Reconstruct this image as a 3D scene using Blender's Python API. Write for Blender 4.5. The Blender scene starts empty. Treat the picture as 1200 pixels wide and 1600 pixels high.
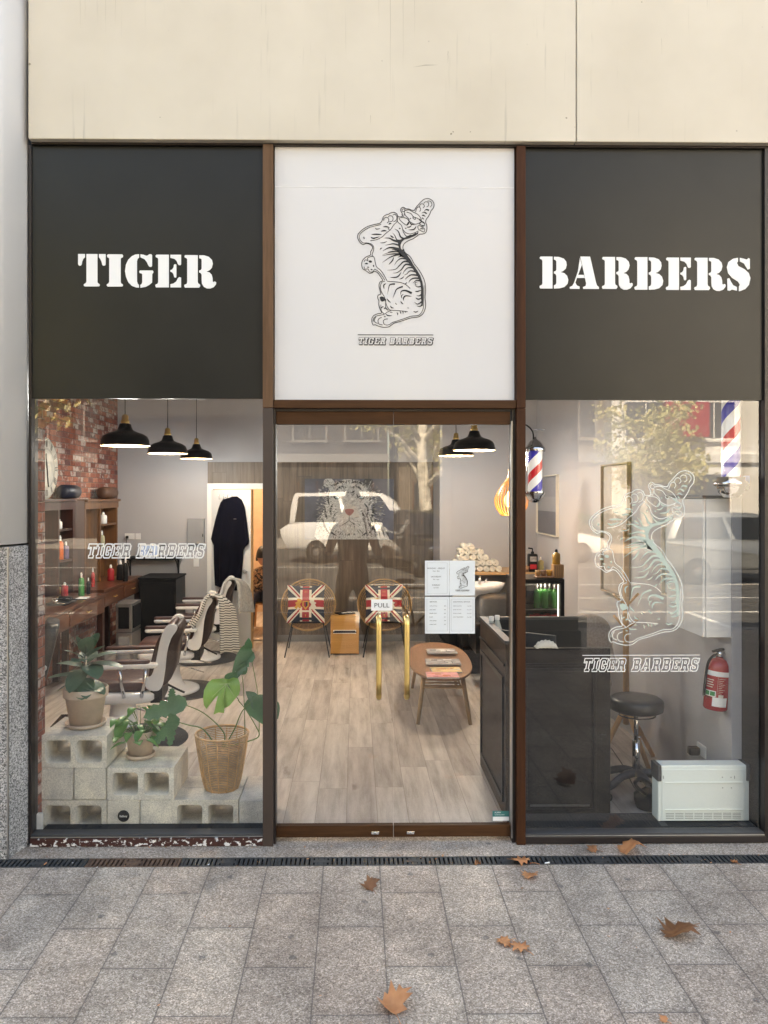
import bpy, math, random
from mathutils import Vector, Matrix
SC = bpy.context.scene
COL = SC.collection
R = math.radians
random.seed(11)

# ---------------------------------------------------------------- camera
CAM = (0.0, -4.36, 1.98); FPX = 1202.0; PPX, PPY = 570.0, 772.0; YAW = R(0.7)
cd = bpy.data.cameras.new('camera'); co = bpy.data.objects.new('camera', cd); COL.objects.link(co)
cd.sensor_fit = 'VERTICAL'; cd.sensor_height = 36.0; cd.lens = 36.0*FPX/1600.0
cd.shift_x = (600-PPX)/1600.0; cd.shift_y = (PPY-800)/1600.0
cd.clip_start = 0.02; cd.clip_end = 400
co.location = CAM; co.rotation_euler = (R(90), 0, -YAW)
SC.camera = co

def at(px, py, Y):
    """point on the plane y=Y seen at photo pixel (px,py)"""
    xc = (px-PPX)/FPX; zc = -(py-PPY)/FPX
    dx = math.cos(YAW)*xc + math.sin(YAW); dy = math.cos(YAW) - math.sin(YAW)*xc
    t = (Y-CAM[1])/dy
    return Vector((t*dx, Y, CAM[2]+t*zc))
def gnd(px, py, z=0.0):
    xc = (px-PPX)/FPX; zc = -(py-PPY)/FPX
    dx = math.cos(YAW)*xc + math.sin(YAW); dy = math.cos(YAW) - math.sin(YAW)*xc
    t = (z-CAM[2])/zc
    return Vector((t*dx, CAM[1]+t*dy, z))

# ---------------------------------------------------------------- light
SUN_EL, SUN_AZ = 46.0, -14.0        # sun stands behind the building (+y), a little to the left
w = bpy.data.worlds.new('World'); SC.world = w; w.use_nodes = True
nt = w.node_tree; bg = nt.nodes['Background']
sky = nt.nodes.new('ShaderNodeTexSky'); sky.sky_type = 'NISHITA'; sky.sun_disc = False
sky.sun_elevation = R(SUN_EL); sky.sun_rotation = R(SUN_AZ); sky.air_density = 1.0; sky.dust_density = 1.6
nt.links.new(sky.outputs[0], bg.inputs[0]); bg.inputs[1].default_value = 0.13
sl = bpy.data.lights.new('sun', 'SUN'); so = bpy.data.objects.new('sun', sl); COL.objects.link(so)
sl.energy = 4.9; sl.angle = R(0.5); sl.color = (1.0, 0.955, 0.89)
d = Vector((math.sin(R(SUN_AZ))*math.cos(R(SUN_EL)), math.cos(R(SUN_AZ))*math.cos(R(SUN_EL)), math.sin(R(SUN_EL))))
so.rotation_euler = d.to_track_quat('Z', 'Y').to_euler()
LAMP = 0.30
SC.view_settings.view_transform = 'Standard'; SC.view_settings.look = 'None'
SC.view_settings.exposure = 2.78; SC.view_settings.gamma = 1.0
SC.view_settings.use_white_balance = True; SC.view_settings.white_balance_temperature = 9000; SC.view_settings.white_balance_tint = 10
SC.cycles.use_denoising = True
SC.cycles.max_bounces = 10; SC.cycles.transparent_max_bounces = 24
SC.cycles.diffuse_bounces = 5; SC.cycles.glossy_bounces = 4
SC.cycles.sample_clamp_indirect = 6.0
SC.cycles.caustics_reflective = False; SC.cycles.caustics_refractive = False

# ---------------------------------------------------------------- node helper
class NT:
    def __init__(s, name):
        s.mat = bpy.data.materials.new(name); s.mat.use_nodes = True
        s.t = s.mat.node_tree; s.p = s.t.nodes['Principled BSDF']; s.out = s.t.nodes['Material Output']
    def n(s, typ, ins=None, **props):
        nd = s.t.nodes.new(typ)
        for k, v in props.items(): setattr(nd, k, v)
        for k, v in (ins or {}).items(): s.put(nd.inputs[k], v)
        return nd
    def put(s, sock, v):
        if isinstance(v, bpy.types.NodeSocket): s.t.links.new(v, sock)
        elif isinstance(v, (tuple, list)) and sock.type == 'RGBA' and len(v) == 3: sock.default_value = (*v, 1)
        else: sock.default_value = v
    def m(s, op, a, b=0.0, c=0.0):
        nd = s.n('ShaderNodeMath', operation=op)
        s.put(nd.inputs[0], a); s.put(nd.inputs[1], b); s.put(nd.inputs[2], c)
        return nd.outputs[0]
    def mix(s, f, a, b, blend='MIX'):
        nd = s.n('ShaderNodeMix', data_type='RGBA', blend_type=blend)
        s.put(nd.inputs[0], f); s.put(nd.inputs[6], a); s.put(nd.inputs[7], b)
        return nd.outputs[2]
    def ramp(s, f, stops, interp='LINEAR'):
        nd = s.n('ShaderNodeValToRGB'); s.put(nd.inputs[0], f); cr = nd.color_ramp; cr.interpolation = interp
        while len(cr.elements) > 1: cr.elements.remove(cr.elements[-1])
        for i, (p, c) in enumerate(stops):
            e = cr.elements[0] if i == 0 else cr.elements.new(p)
            e.position = p; e.color = (*c, 1) if isinstance(c, tuple) else (c, c, c, 1)
        return nd.outputs[0]
    def rng(s, v, a, b, c=0.0, d=1.0):
        nd = s.n('ShaderNodeMapRange'); s.put(nd.inputs[0], v)
        for i, x in enumerate((a, b, c, d)): nd.inputs[1+i].default_value = x
        return nd.outputs[0]
    def noise(s, vec, scale, detail=3.0, rough=0.55, out=0):
        return s.n('ShaderNodeTexNoise', {'Vector': vec, 'Scale': scale, 'Detail': detail, 'Roughness': rough}).outputs[out]
    def objco(s):
        tc = s.n('ShaderNodeTexCoord'); oi = s.n('ShaderNodeObjectInfo')
        k = s.m('MULTIPLY', oi.outputs['Random'], 37.0)
        cb = s.n('ShaderNodeCombineXYZ', {0: k, 1: k, 2: k})
        return s.n('ShaderNodeVectorMath', {0: tc.outputs['Object'], 1: cb.outputs[0]}, operation='ADD').outputs[0]
    def pos(s): return s.n('ShaderNodeNewGeometry').outputs['Position']
    def xyz(s, v):
        o = s.n('ShaderNodeSeparateXYZ', {0: v}).outputs; return o[0], o[1], o[2]
    def comb(s, x, y, z): return s.n('ShaderNodeCombineXYZ', {0: x, 1: y, 2: z}).outputs[0]
    def cells(s, U, V, w, h, rnd_off=False):
        row = s.m('FLOOR', s.m('DIVIDE', V, h))
        if rnd_off: off = s.n('ShaderNodeTexWhiteNoise', {'W': row}, noise_dimensions='1D').outputs[0]
        else: off = s.m('MULTIPLY', s.m('FLOORED_MODULO', row, 2.0), 0.5)
        u = s.m('ADD', s.m('DIVIDE', U, w), off); col = s.m('FLOOR', u)
        wn = s.n('ShaderNodeTexWhiteNoise', {'Vector': s.comb(row, col, 3.7)}, noise_dimensions='3D')
        fu = s.m('MULTIPLY', s.m('SUBTRACT', u, col), w); fv = s.m('MULTIPLY', s.m('FRACT', s.m('DIVIDE', V, h)), h)
        du = s.m('MINIMUM', fu, s.m('SUBTRACT', w, fu)); dv = s.m('MINIMUM', fv, s.m('SUBTRACT', h, fv))
        return wn.outputs[0], wn.outputs[1], s.m('MINIMUM', du, dv)
    def bump(s, h, strength=0.3, dist=0.01):
        nd = s.n('ShaderNodeBump', {'Height': h, 'Strength': strength, 'Distance': dist})
        s.t.links.new(nd.outputs[0], s.p.inputs['Normal']); return nd
    def base(s, c): s.put(s.p.inputs['Base Color'], c)
    def set(s, rough=0.5, metal=0.0, **k):
        s.put(s.p.inputs['Roughness'], rough); s.put(s.p.inputs['Metallic'], metal)
        for a, b in k.items(): s.put(s.p.inputs[a.replace('_', ' ')], b)
        return s.mat

def pm(name, col, rough=0.5, metal=0.0, var=0.08, vs=6.0, bump=0.0, bs=60.0, dist=0.002, spec=0.5, coat=0.0):
    s = NT(name); co_ = s.objco(); nz = s.noise(co_, vs, 4)
    f = s.rng(nz, 0.3, 0.7, 1-var, 1+var)
    mul = s.n('ShaderNodeVectorMath', {0: tuple(col), 1: s.comb(f, f, f)}, operation='MULTIPLY').outputs[0]
    s.base(mul); r2 = s.m('ADD', s.m('MULTIPLY', s.m('SUBTRACT', s.noise(co_, vs*3, 3), 0.5), 0.10*min(1, rough*2)), rough)
    s.set(r2, metal); s.p.inputs['Specular IOR Level'].default_value = spec
    s.p.inputs['Coat Weight'].default_value = coat; s.p.inputs['Coat Roughness'].default_value = 0.1
    if bump: s.bump(s.noise(co_, bs, 5), bump, dist)
    return s.mat
def em(name, col, strength):
    s = NT(name); s.base(col); s.put(s.p.inputs['Emission Color'], col); s.p.inputs['Emission Strength'].default_value = strength
    s.set(0.6); return s.mat

M = {}
def wood(name, c1, c2, axis='Z', scale=1.0, rough=0.45, coat=0.0, world=False):
    s = NT(name); v = s.pos() if world else s.objco(); x, y, z = s.xyz(v)
    k = {'X': (1.5, 22, 22), 'Y': (22, 1.5, 22), 'Z': (22, 22, 1.5)}[axis]
    q = s.comb(*(s.m('MULTIPLY', a, b*scale) for a, b in zip((x, y, z), k)))
    g = s.noise(q, 1.0, 6, 0.65); g2 = s.noise(q, 4.0, 3, 0.6)
    f = s.m('ADD', s.m('MULTIPLY', g, 0.75), s.m('MULTIPLY', g2, 0.25))
    s.base(s.ramp(f, [(0.32, c2), (0.5, tuple((a+b)/2 for a, b in zip(c1, c2))), (0.68, c1)]))
    s.bump(f, 0.15, 0.001); s.set(rough); s.p.inputs['Coat Weight'].default_value = coat
    if 'frame' in name or 'rail' in name: s.p.inputs['Specular IOR Level'].default_value = 0.15
    return s.mat

# granite paving slabs, 300 x 600 mm, long side away from the shop
def paving(name, joints=True):
    s = NT(name); P = s.pos(); x, y, z = s.xyz(P)
    x2 = s.m('ADD', x, 0.17) ; y2 = s.m('ADD', y, 0.824)
    rv, rc, ed = s.cells(y2, x2, 0.585, 0.2985)
    v1 = s.n('ShaderNodeTexVoronoi', {'Vector': P, 'Scale': 165.0}, feature='F1')
    v2 = s.n('ShaderNodeTexVoronoi', {'Vector': P, 'Scale': 320.0}, feature='F1')
    g1 = s.n('ShaderNodeSeparateColor', {0: v1.outputs['Color']}).outputs[0]
    g2 = s.n('ShaderNodeSeparateColor', {0: v2.outputs['Color']}).outputs[1]
    grain = s.m('ADD', s.m('MULTIPLY', g1, 0.6), s.m('MULTIPLY', g2, 0.4))
    c = s.ramp(grain, [(0.10, (0.20, 0.165, 0.14)), (0.36, (0.385, 0.328, 0.275)), (0.6, (0.49, 0.425, 0.365)), (0.80, (0.69, 0.615, 0.54)), (0.93, (0.95, 0.875, 0.80))])
    tone = s.ramp(rv, [(0, (0.90, 0.86, 0.83)), (0.35, (1.0, 0.93, 0.88)), (0.7, (0.95, 0.935, 0.915)), (1, (1.07, 1.03, 0.98))])
    c = s.mix(1.0, c, tone, 'MULTIPLY')
    big = s.noise(P, 1.9, 5, 0.65); c = s.mix(1.0, c, s.ramp(big, [(0.32, (0.66, 0.645, 0.64)), (0.6, (1.06, 1.05, 1.04))]), 'MULTIPLY')
    med = s.noise(P, 9.0, 4, 0.7); c = s.mix(1.0, c, s.ramp(med, [(0.3, 0.82), (0.62, 1.05)]), 'MULTIPLY')
    gum = s.n('ShaderNodeTexVoronoi', {'Vector': P, 'Scale': 2.1}, feature='F1', voronoi_dimensions='2D')
    gd = s.m('ADD', gum.outputs['Distance'], s.m('MULTIPLY', s.noise(P, 40, 2), 0.05))
    c = s.mix(s.rng(gd, 0.048, 0.066, 0.6, 0.0), c, (0.09, 0.085, 0.085))
    if joints:
        e2 = s.m('ADD', ed, s.m('MULTIPLY', s.m('SUBTRACT', s.noise(P, 60, 3), 0.5), 0.0035))
        j = s.rng(e2, 0.0012, 0.0040, 1.0, 0.0)
        dirt = s.rng(ed, 0.0, 0.035, 0.22, 0.0); c = s.mix(dirt, c, (0.12, 0.10, 0.09))
        c = s.mix(s.m('MULTIPLY', j, 0.8), c, (0.11, 0.09, 0.08))
        hgt = s.m('SUBTRACT', s.m('MULTIPLY', grain, 0.25), j); s.bump(hgt, 0.35, 0.003)
    else: s.bump(grain, 0.2, 0.001)
    s.base(c); return s.set(s.rng(grain, 0.2, 0.9, 0.75, 0.45))
M['pave'] = paving('granite_paving'); M['pave_strip'] = paving('granite_strip', False)

def speckle(name, dark, mid, light, sc=110.0):
    s = NT(name); P = s.objco()
    v1 = s.n('ShaderNodeTexVoronoi', {'Vector': P, 'Scale': sc}, feature='F1')
    v2 = s.n('ShaderNodeTexVoronoi', {'Vector': P, 'Scale': sc*2.1}, feature='F1')
    g = s.m('ADD', s.m('MULTIPLY', s.n('ShaderNodeSeparateColor', {0: v1.outputs['Color']}).outputs[0], 0.55),
            s.m('MULTIPLY', s.n('ShaderNodeSeparateColor', {0: v2.outputs['Color']}).outputs[0], 0.45))
    c = s.ramp(g, [(0.18, dark), (0.45, mid), (0.72, light)])
    c = s.mix(1.0, c, s.ramp(s.noise(P, 3, 4), [(0.3, 0.75), (0.65, 1.08)]), 'MULTIPLY')
    s.base(c); s.bump(g, 0.15, 0.001); return s.set(0.4)
M['granite'] = speckle('speckled_granite', (0.05, 0.048, 0.048), (0.26, 0.25, 0.25), (0.66, 0.64, 0.63), 150.0)

def bricks(name, bw=0.165, bh=0.0605, axis='Y'):
    s = NT(name); P = s.pos(); x, y, z = s.xyz(P)
    wob = s.m('MULTIPLY', s.m('SUBTRACT', s.noise(P, 9, 3), 0.5), 0.012)
    U = s.m('ADD', y if axis == 'Y' else x, wob); V = s.m('ADD', z, wob)
    rv, rc, ed = s.cells(U, V, bw, bh)
    r3 = s.n('ShaderNodeSeparateColor', {0: rc}).outputs
    c = s.ramp(rv, [(0.0, (0.16, 0.045, 0.03)), (0.2, (0.30, 0.085, 0.05)), (0.45, (0.22, 0.06, 0.045)), (0.65, (0.40, 0.14, 0.085)), (0.85, (0.26, 0.09, 0.07)), (1.0, (0.13, 0.05, 0.045))])
    c = s.mix(1.0, c, s.ramp(s.noise(P, 28, 4, 0.7), [(0.3, 0.62), (0.65, 1.25)]), 'MULTIPLY')
    wash = s.m('ADD', s.m('MULTIPLY', s.noise(P, 16, 4, 0.7), 1.2), s.m('MULTIPLY', r3[1], 0.55))
    c = s.mix(s.rng(wash, 0.98, 1.12, 0.0, 0.8), c, (0.50, 0.43, 0.39))
    e2 = s.m('ADD', ed, s.m('MULTIPLY', s.m('SUBTRACT', s.noise(P, 70, 3), 0.5), 0.006))
    j = s.rng(e2, 0.0015, 0.0055, 1.0, 0.0)
    low = s.m('MULTIPLY', s.m('FRACT', s.m('DIVIDE', V, bh)), bh)
    jc = s.mix(s.rng(low, 0.0, 0.008, 1.0, 0.0), (0.30, 0.21, 0.18), (0.05, 0.025, 0.022))
    s.base(s.mix(j, c, jc)); s.bump(s.m('SUBTRACT', s.m('MULTIPLY', s.noise(P, 45, 4), 0.5), j), 0.8, 0.008)
    return s.set(0.85)
M['brick'] = bricks('red_brick_slips')

def floor_planks():
    s = NT('oak_laminate'); P = s.pos(); x, y, z = s.xyz(P)
    rv, rc, ed = s.cells(s.m('ADD', y, 0.4), s.m('ADD', x, 0.055), 1.45, 0.19, True)
    off = s.m('MULTIPLY', rv, 40.0)
    q = s.comb(s.m('MULTIPLY', x, 14.0), s.m('ADD', s.m('MULTIPLY', y, 1.5), off), off)
    g = s.noise(q, 1.0, 6, 0.62)
    q2 = s.comb(s.m('MULTIPLY', x, 7.0), s.m('ADD', s.m('MULTIPLY', y, 2.2), off), off)
    kn = s.noise(q2, 1.0, 3, 0.6)
    c = s.ramp(g, [(0.26, (0.30, 0.26, 0.23)), (0.42, (0.43, 0.388, 0.352)), (0.55, (0.53, 0.488, 0.45)), (0.72, (0.64, 0.60, 0.56))])
    c = s.mix(1.0, c, s.ramp(rv, [(0, (0.84, 0.80, 0.78)), (0.5, (1.0, 0.99, 0.97)), (1, (1.10, 1.07, 1.04))]), 'MULTIPLY')
    c = s.mix(s.rng(kn, 0.66, 0.74, 0.0, 0.55), c, (0.16, 0.11, 0.08))
    c = s.mix(s.rng(ed, 0.0006, 0.0022, 0.7, 0.0), c, (0.10, 0.075, 0.055))
    s.base(c); s.bump(s.m('SUBTRACT', s.m('MULTIPLY', g, 0.3), s.rng(ed, 0.0, 0.002, 1.0, 0.0)), 0.12, 0.002)
    return s.set(s.rng(g, 0.3, 0.7, 0.52, 0.38))
M['floor'] = floor_planks()

def panel_wood():
    s = NT('wood_panelling'); P = s.pos(); x, y, z = s.xyz(P)
    rv, rc, ed = s.cells(z, s.m('ADD', x, 0.02), 1.3, 0.19, True)
    off = s.m('MULTIPLY', rv, 30.0)
    q = s.comb(s.m('MULTIPLY', x, 16.0), off, s.m('ADD', s.m('MULTIPLY', z, 1.4), off))
    g = s.noise(q, 1.0, 6, 0.62)
    c = s.ramp(g, [(0.28, (0.060, 0.042, 0.030)), (0.5, (0.125, 0.092, 0.068)), (0.72, (0.19, 0.145, 0.11))])
    c = s.mix(1.0, c, s.ramp(rv, [(0, 0.78), (1, 1.15)]), 'MULTIPLY')
    c = s.mix(s.rng(ed, 0.001, 0.003, 0.75, 0.0), c, (0.03, 0.02, 0.015))
    s.base(c); return s.set(0.5)
M['panel'] = panel_wood()

def concrete(name, c0=(0.40, 0.395, 0.37)):
    s = NT(name); P = s.objco(); oi = s.n('ShaderNodeObjectInfo')
    fine = s.noise(P, 180, 4, 0.75); big = s.noise(P, 7, 4, 0.6)
    c = s.mix(1.0, c0, s.ramp(fine, [(0.3, 0.55), (0.5, 0.96), (0.72, 1.3)]), 'MULTIPLY')
    c = s.mix(1.0, c, s.ramp(big, [(0.3, (0.70, 0.70, 0.71)), (0.7, (1.12, 1.11, 1.05))]), 'MULTIPLY')
    c = s.mix(1.0, c, s.ramp(oi.outputs['Random'], [(0, (0.86, 0.87, 0.88)), (0.5, (1.05, 1.04, 0.98)), (1, (1.18, 1.18, 1.12))]), 'MULTIPLY')
    pit = s.n('ShaderNodeTexVoronoi', {'Vector': P, 'Scale': 55.0}, feature='F1').outputs['Distance']
    c = s.mix(s.rng(pit, 0.10, 0.2, 0.4, 0.0), c, (0.12, 0.115, 0.105))
    s.base(c); s.bump(s.m('ADD', fine, s.rng(pit, 0.0, 0.2, -0.8, 0.0)), 0.5, 0.002); return s.set(0.9)
M['concrete'] = concrete('concrete_block', (0.69, 0.66, 0.625))

def peeling():
    s = NT('peeling_maroon_paint'); P = s.pos(); x, y, z = s.xyz(P)
    q = s.comb(s.m('MULTIPLY', x, 24.0), y, s.m('MULTIPLY', z, 34.0))
    n_ = s.noise(q, 1.3, 5, 0.6); e = s.m('ADD', n_, s.rng(z, 0.0, 0.05, 0.04, -0.03))
    c = s.mix(s.rng(e, 0.56, 0.575, 0, 1), (0.055, 0.016, 0.012), (0.78, 0.76, 0.74))
    s.base(c); s.bump(s.rng(e, 0.56, 0.575, 1, 0), 0.5, 0.001); return s.set(0.55)
M['peel'] = peeling()

def fascia_mat():
    s = NT('cream_metal_cladding'); P = s.pos(); x, y, z = s.xyz(P)
    c = s.mix(s.rng(s.noise(P, 1.1, 4, 0.6), 0.3, 0.7), (0.56, 0.495, 0.395), (0.65, 0.585, 0.48))
    q = s.comb(s.m('MULTIPLY', x, 26.0), y, s.m('MULTIPLY', z, 0.9))
    st = s.m('MULTIPLY', s.rng(s.noise(q, 1.0, 4, 0.7), 0.60, 0.74, 0.0, 0.5), s.rng(s.noise(P, 1.3, 2), 0.46, 0.6))
    c = s.mix(st, c, (0.20, 0.175, 0.14))
    sp = s.n('ShaderNodeTexVoronoi', {'Vector': P, 'Scale': 5.0}, feature='F1').outputs['Distance']
    c = s.mix(s.rng(sp, 0.012, 0.03, 0.5, 0.0), c, (0.14, 0.11, 0.08))
    s.base(c); s.bump(s.noise(P, 2.0, 2), 0.08, 0.01); return s.set(0.32)
M['fascia'] = fascia_mat()

def glass_mat(name, ior=1.72, tint=(0.975, 0.975, 0.97)):
    s = NT(name); t = s.t; t.nodes.remove(s.p)
    tr = s.n('ShaderNodeBsdfTransparent', {'Color': tint}); gl = s.n('ShaderNodeBsdfGlossy', {'Color': (1, 1, 1), 'Roughness': 0.0})
    fr = s.n('ShaderNodeFresnel', {'IOR': ior}); bf = s.n('ShaderNodeNewGeometry').outputs['Backfacing']
    f = s.m('MULTIPLY', fr.outputs[0], s.m('SUBTRACT', 1.0, bf))
    mx = s.n('ShaderNodeMixShader', {0: f, 1: tr.outputs[0], 2: gl.outputs[0]})
    if 'window' in name:      # wiped smears and dust on the pane
        P = s.pos(); x, y, z = s.xyz(P); q = s.comb(s.m('ADD', s.m('MULTIPLY', x, 2.5), s.m('MULTIPLY', z, 1.2)), y, s.m('MULTIPLY', z, 6.0))
        sm = s.m('ADD', s.rng(s.noise(q, 1.6, 5, 0.7), 0.55, 0.75, 0.0, 0.014), s.rng(s.noise(P, 240, 1), 0.74, 0.80, 0.0, 0.07))
        df = s.n('ShaderNodeBsdfDiffuse', {'Color': (0.6, 0.6, 0.58)}); mx = s.n('ShaderNodeMixShader', {0: s.m('MULTIPLY', sm, s.m('SUBTRACT', 1.0, bf)), 1: mx.outputs[0], 2: df.outputs[0]})
    t.links.new(mx.outputs[0], s.out.inputs[0]); return s.mat
M['glass'] = glass_mat('window_glass')
M['clear'] = glass_mat('bottle_glass', 1.5, (0.85, 0.9, 0.9))
M['green_glass'] = glass_mat('green_bottle_glass', 1.5, (0.10, 0.55, 0.12))
M['amber_glass'] = glass_mat('amber_bottle_glass', 1.5, (0.85, 0.5, 0.12))

M['white_wall'] = pm('white_plaster', (0.42, 0.415, 0.43), 0.8, var=0.03, vs=2, bump=0.05, bs=30)
M['ceiling'] = pm('ceiling_paint', (0.5, 0.5, 0.5), 0.9)
M['brown'] = wood('brown_timber_frame', (0.075, 0.028, 0.012), (0.038, 0.014, 0.007), 'Z', 0.8, 0.5)
M['brown_h'] = wood('brown_timber_rail', (0.095, 0.042, 0.018), (0.05, 0.021, 0.009), 'X', 0.8, 0.5)
M['brown_up'] = wood('paler_timber_frame', (0.17, 0.095, 0.055), (0.10, 0.055, 0.03), 'Z', 0.8, 0.55)  # paler brown for the upper left post and the end post
M['brown_dk'] = pm('dark_frame_paint', (0.020, 0.014, 0.013), 0.35)
M['black'] = pm('black_paint', (0.010, 0.010, 0.011), 0.38, var=0.2, spec=0.22)
M['blackm'] = pm('black_matt', (0.011, 0.011, 0.012), 0.7, var=0.2, spec=0.15)
M['blacksign'] = pm('black_vinyl', (0.015, 0.0155, 0.014), 0.30, var=0.15, vs=2.5, spec=0.3, bump=0.12, bs=1.6, dist=0.01)
M['whitesign'] = pm('white_acrylic', (0.66, 0.65, 0.65), 0.18, var=0.015, vs=1.5)
M['white'] = pm('white_paint', (0.76, 0.76, 0.75), 0.35, var=0.03)
M['white_cream'] = pm('cream_enamel', (0.75, 0.70, 0.60), 0.25, var=0.04)
M['white_porc'] = pm('white_porcelain', (0.80, 0.80, 0.80), 0.12, var=0.02)
M['paper'] = pm('paper', (0.74, 0.78, 0.80), 0.55, var=0.02)
M['ink'] = pm('ink', (0.02, 0.02, 0.022), 0.6)
M['greyink'] = pm('grey_ink', (0.12, 0.12, 0.13), 0.6)
M['cap'] = pm('vinyl_white', (0.85, 0.85, 0.84), 0.5, var=0.01)
M['etch'] = pm('etched_vinyl', (0.46, 0.55, 0.49), 0.6, var=0.02)
M['alu'] = pm('aluminium', (0.55, 0.55, 0.55), 0.35, 1.0)
M['chrome'] = pm('chrome', (0.75, 0.75, 0.76), 0.08, 1.0, var=0.02)
M['steel'] = pm('brushed_steel', (0.5, 0.5, 0.5), 0.3, 1.0)
M['gold'] = pm('polished_brass', (0.85, 0.60, 0.24), 0.34, 1.0, var=0.06, vs=12)
M['iron'] = pm('cast_iron', (0.055, 0.057, 0.058), 0.6, 0.3, var=0.3, vs=25, bump=0.3, bs=160)
M['rust'] = pm('rusty_iron', (0.13, 0.075, 0.050), 0.75, 0.1, var=0.35, vs=25, bump=0.4, bs=160)
M['terra'] = pm('terracotta', (0.60, 0.48, 0.38), 0.85, var=0.14, vs=9, bump=0.25, bs=80)
M['soil'] = pm('soil', (0.16, 0.13, 0.10), 0.95, var=0.4, vs=40, bump=0.6, bs=50, dist=0.01)
M['rattan'] = pm('rattan', (0.62, 0.38, 0.19), 0.5, var=0.22, vs=30)
M['rattan2'] = pm('rattan_gold', (0.36, 0.20, 0.07), 0.5, var=0.2, vs=30)
M['leather'] = pm('brown_leather', (0.075, 0.034, 0.030), 0.38, var=0.2, vs=12, bump=0.2, bs=90)
M['darkwood'] = wood('dark_red_wood', (0.060, 0.018, 0.013), (0.026, 0.009, 0.007), 'Z', 0.7, 0.35, 0.2)
M['darkwood_y'] = wood('red_brown_bench', (0.15, 0.052, 0.024), (0.07, 0.024, 0.012), 'Y', 0.7, 0.35, 0.2)
M['pine'] = wood('stained_pine', (0.19, 0.08, 0.03), (0.10, 0.04, 0.015), 'Z', 0.7, 0.4, 0.1)
M['beech'] = wood('beech', (0.62, 0.36, 0.17), (0.48, 0.26, 0.11), 'Z', 0.7, 0.4)
M['beech_x'] = wood('beech_shelf', (0.50, 0.31, 0.16), (0.38, 0.22, 0.10), 'X', 0.7, 0.4)
M['walnut'] = wood('walnut_table', (0.36, 0.20, 0.12), (0.25, 0.13, 0.075), 'Y', 0.6, 0.35)
M['ashleg'] = wood('ash_leg', (0.48, 0.33, 0.19), (0.36, 0.23, 0.12), 'Z', 0.6, 0.45)
M['honey'] = wood('honey_plywood', (0.58, 0.30, 0.085), (0.46, 0.22, 0.055), 'X', 0.6, 0.35)
M['mirror'] = pm('mirror_silver', (0.85, 0.86, 0.86), 0.015, 1.0, var=0.0)
M['towel'] = pm('towel_white', (0.72, 0.68, 0.60), 0.95, var=0.08, vs=40, bump=0.6, bs=260)
M['red'] = pm('fire_red', (0.42, 0.018, 0.022), 0.25, var=0.05, coat=0.4)
M['redp'] = pm('flag_red', (0.36, 0.025, 0.035), 0.8, var=0.1)
M['navy'] = pm('flag_navy', (0.014, 0.018, 0.035), 0.85, var=0.1)
M['creamc'] = pm('flag_cream', (0.66, 0.60, 0.50), 0.85, var=0.06)
M['goldc'] = pm('crest_gold', (0.55, 0.28, 0.05), 0.8)
M['robe'] = pm('black_robe_cloth', (0.004, 0.004, 0.010), 0.9, spec=0.08, var=0.3, bump=0.3, bs=20)
M['blue'] = pm('blue_plastic', (0.03, 0.12, 0.42), 0.35)
M['polered'] = pm('pole_red', (0.50, 0.02, 0.03), 0.4)
M['poleblue'] = pm('pole_blue', (0.02, 0.03, 0.22), 0.4)
M['greenp'] = pm('green_plastic', (0.02, 0.22, 0.05), 0.4)
M['orange'] = pm('orange_liquid', (0.60, 0.12, 0.02), 0.4)
M['teal'] = pm('teal_sticker', (0.03, 0.20, 0.19), 0.5)
M['yellow'] = pm('yellow_tag', (0.70, 0.58, 0.04), 0.6)
M['pinkp'] = pm('pink_print', (0.75, 0.33, 0.32), 0.5, var=0.3, vs=14)
M['yelp'] = pm('yellow_print', (0.72, 0.50, 0.22), 0.5, var=0.3, vs=14)
M['greyp'] = pm('grey_print', (0.33, 0.31, 0.30), 0.5, var=0.6, vs=14)
M['fabric'] = pm('taupe_fabric', (0.42, 0.37, 0.33), 0.95, var=0.2, vs=60, bump=0.5, bs=200)
M['seatpad'] = pm('charcoal_vinyl', (0.028, 0.028, 0.030), 0.38, var=0.2, vs=20, bump=0.15, bs=60)
M['mint'] = pm('mint_white_enamel', (0.80, 0.88, 0.85), 0.3, var=0.01)
M['charc'] = pm('charcoal_plastic', (0.06, 0.062, 0.066), 0.5)
M['greybox'] = pm('grey_metal_box', (0.28, 0.28, 0.29), 0.5, var=0.04)
M['screen'] = em('tablet_screen', (0.25, 0.33, 0.50), 0.12)
M['warm_in'] = pm('lamp_inner_gold', (0.75, 0.52, 0.28), 0.5)
M['bulb'] = em('bulb', (1.0, 0.80, 0.50), 4.0)
M['peach'] = pm('peach_lit_wall', (0.62, 0.44, 0.30), 0.8)  # peach tint puts the room's warm light into the wall colour
M['rubber'] = pm('rubber_mat', (0.035, 0.036, 0.038), 0.8, var=0.2)
M['panelgrey'] = pm('pale_metal_column', (0.64, 0.635, 0.645), 0.45, 0.0, var=0.03, vs=1.2)

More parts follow.
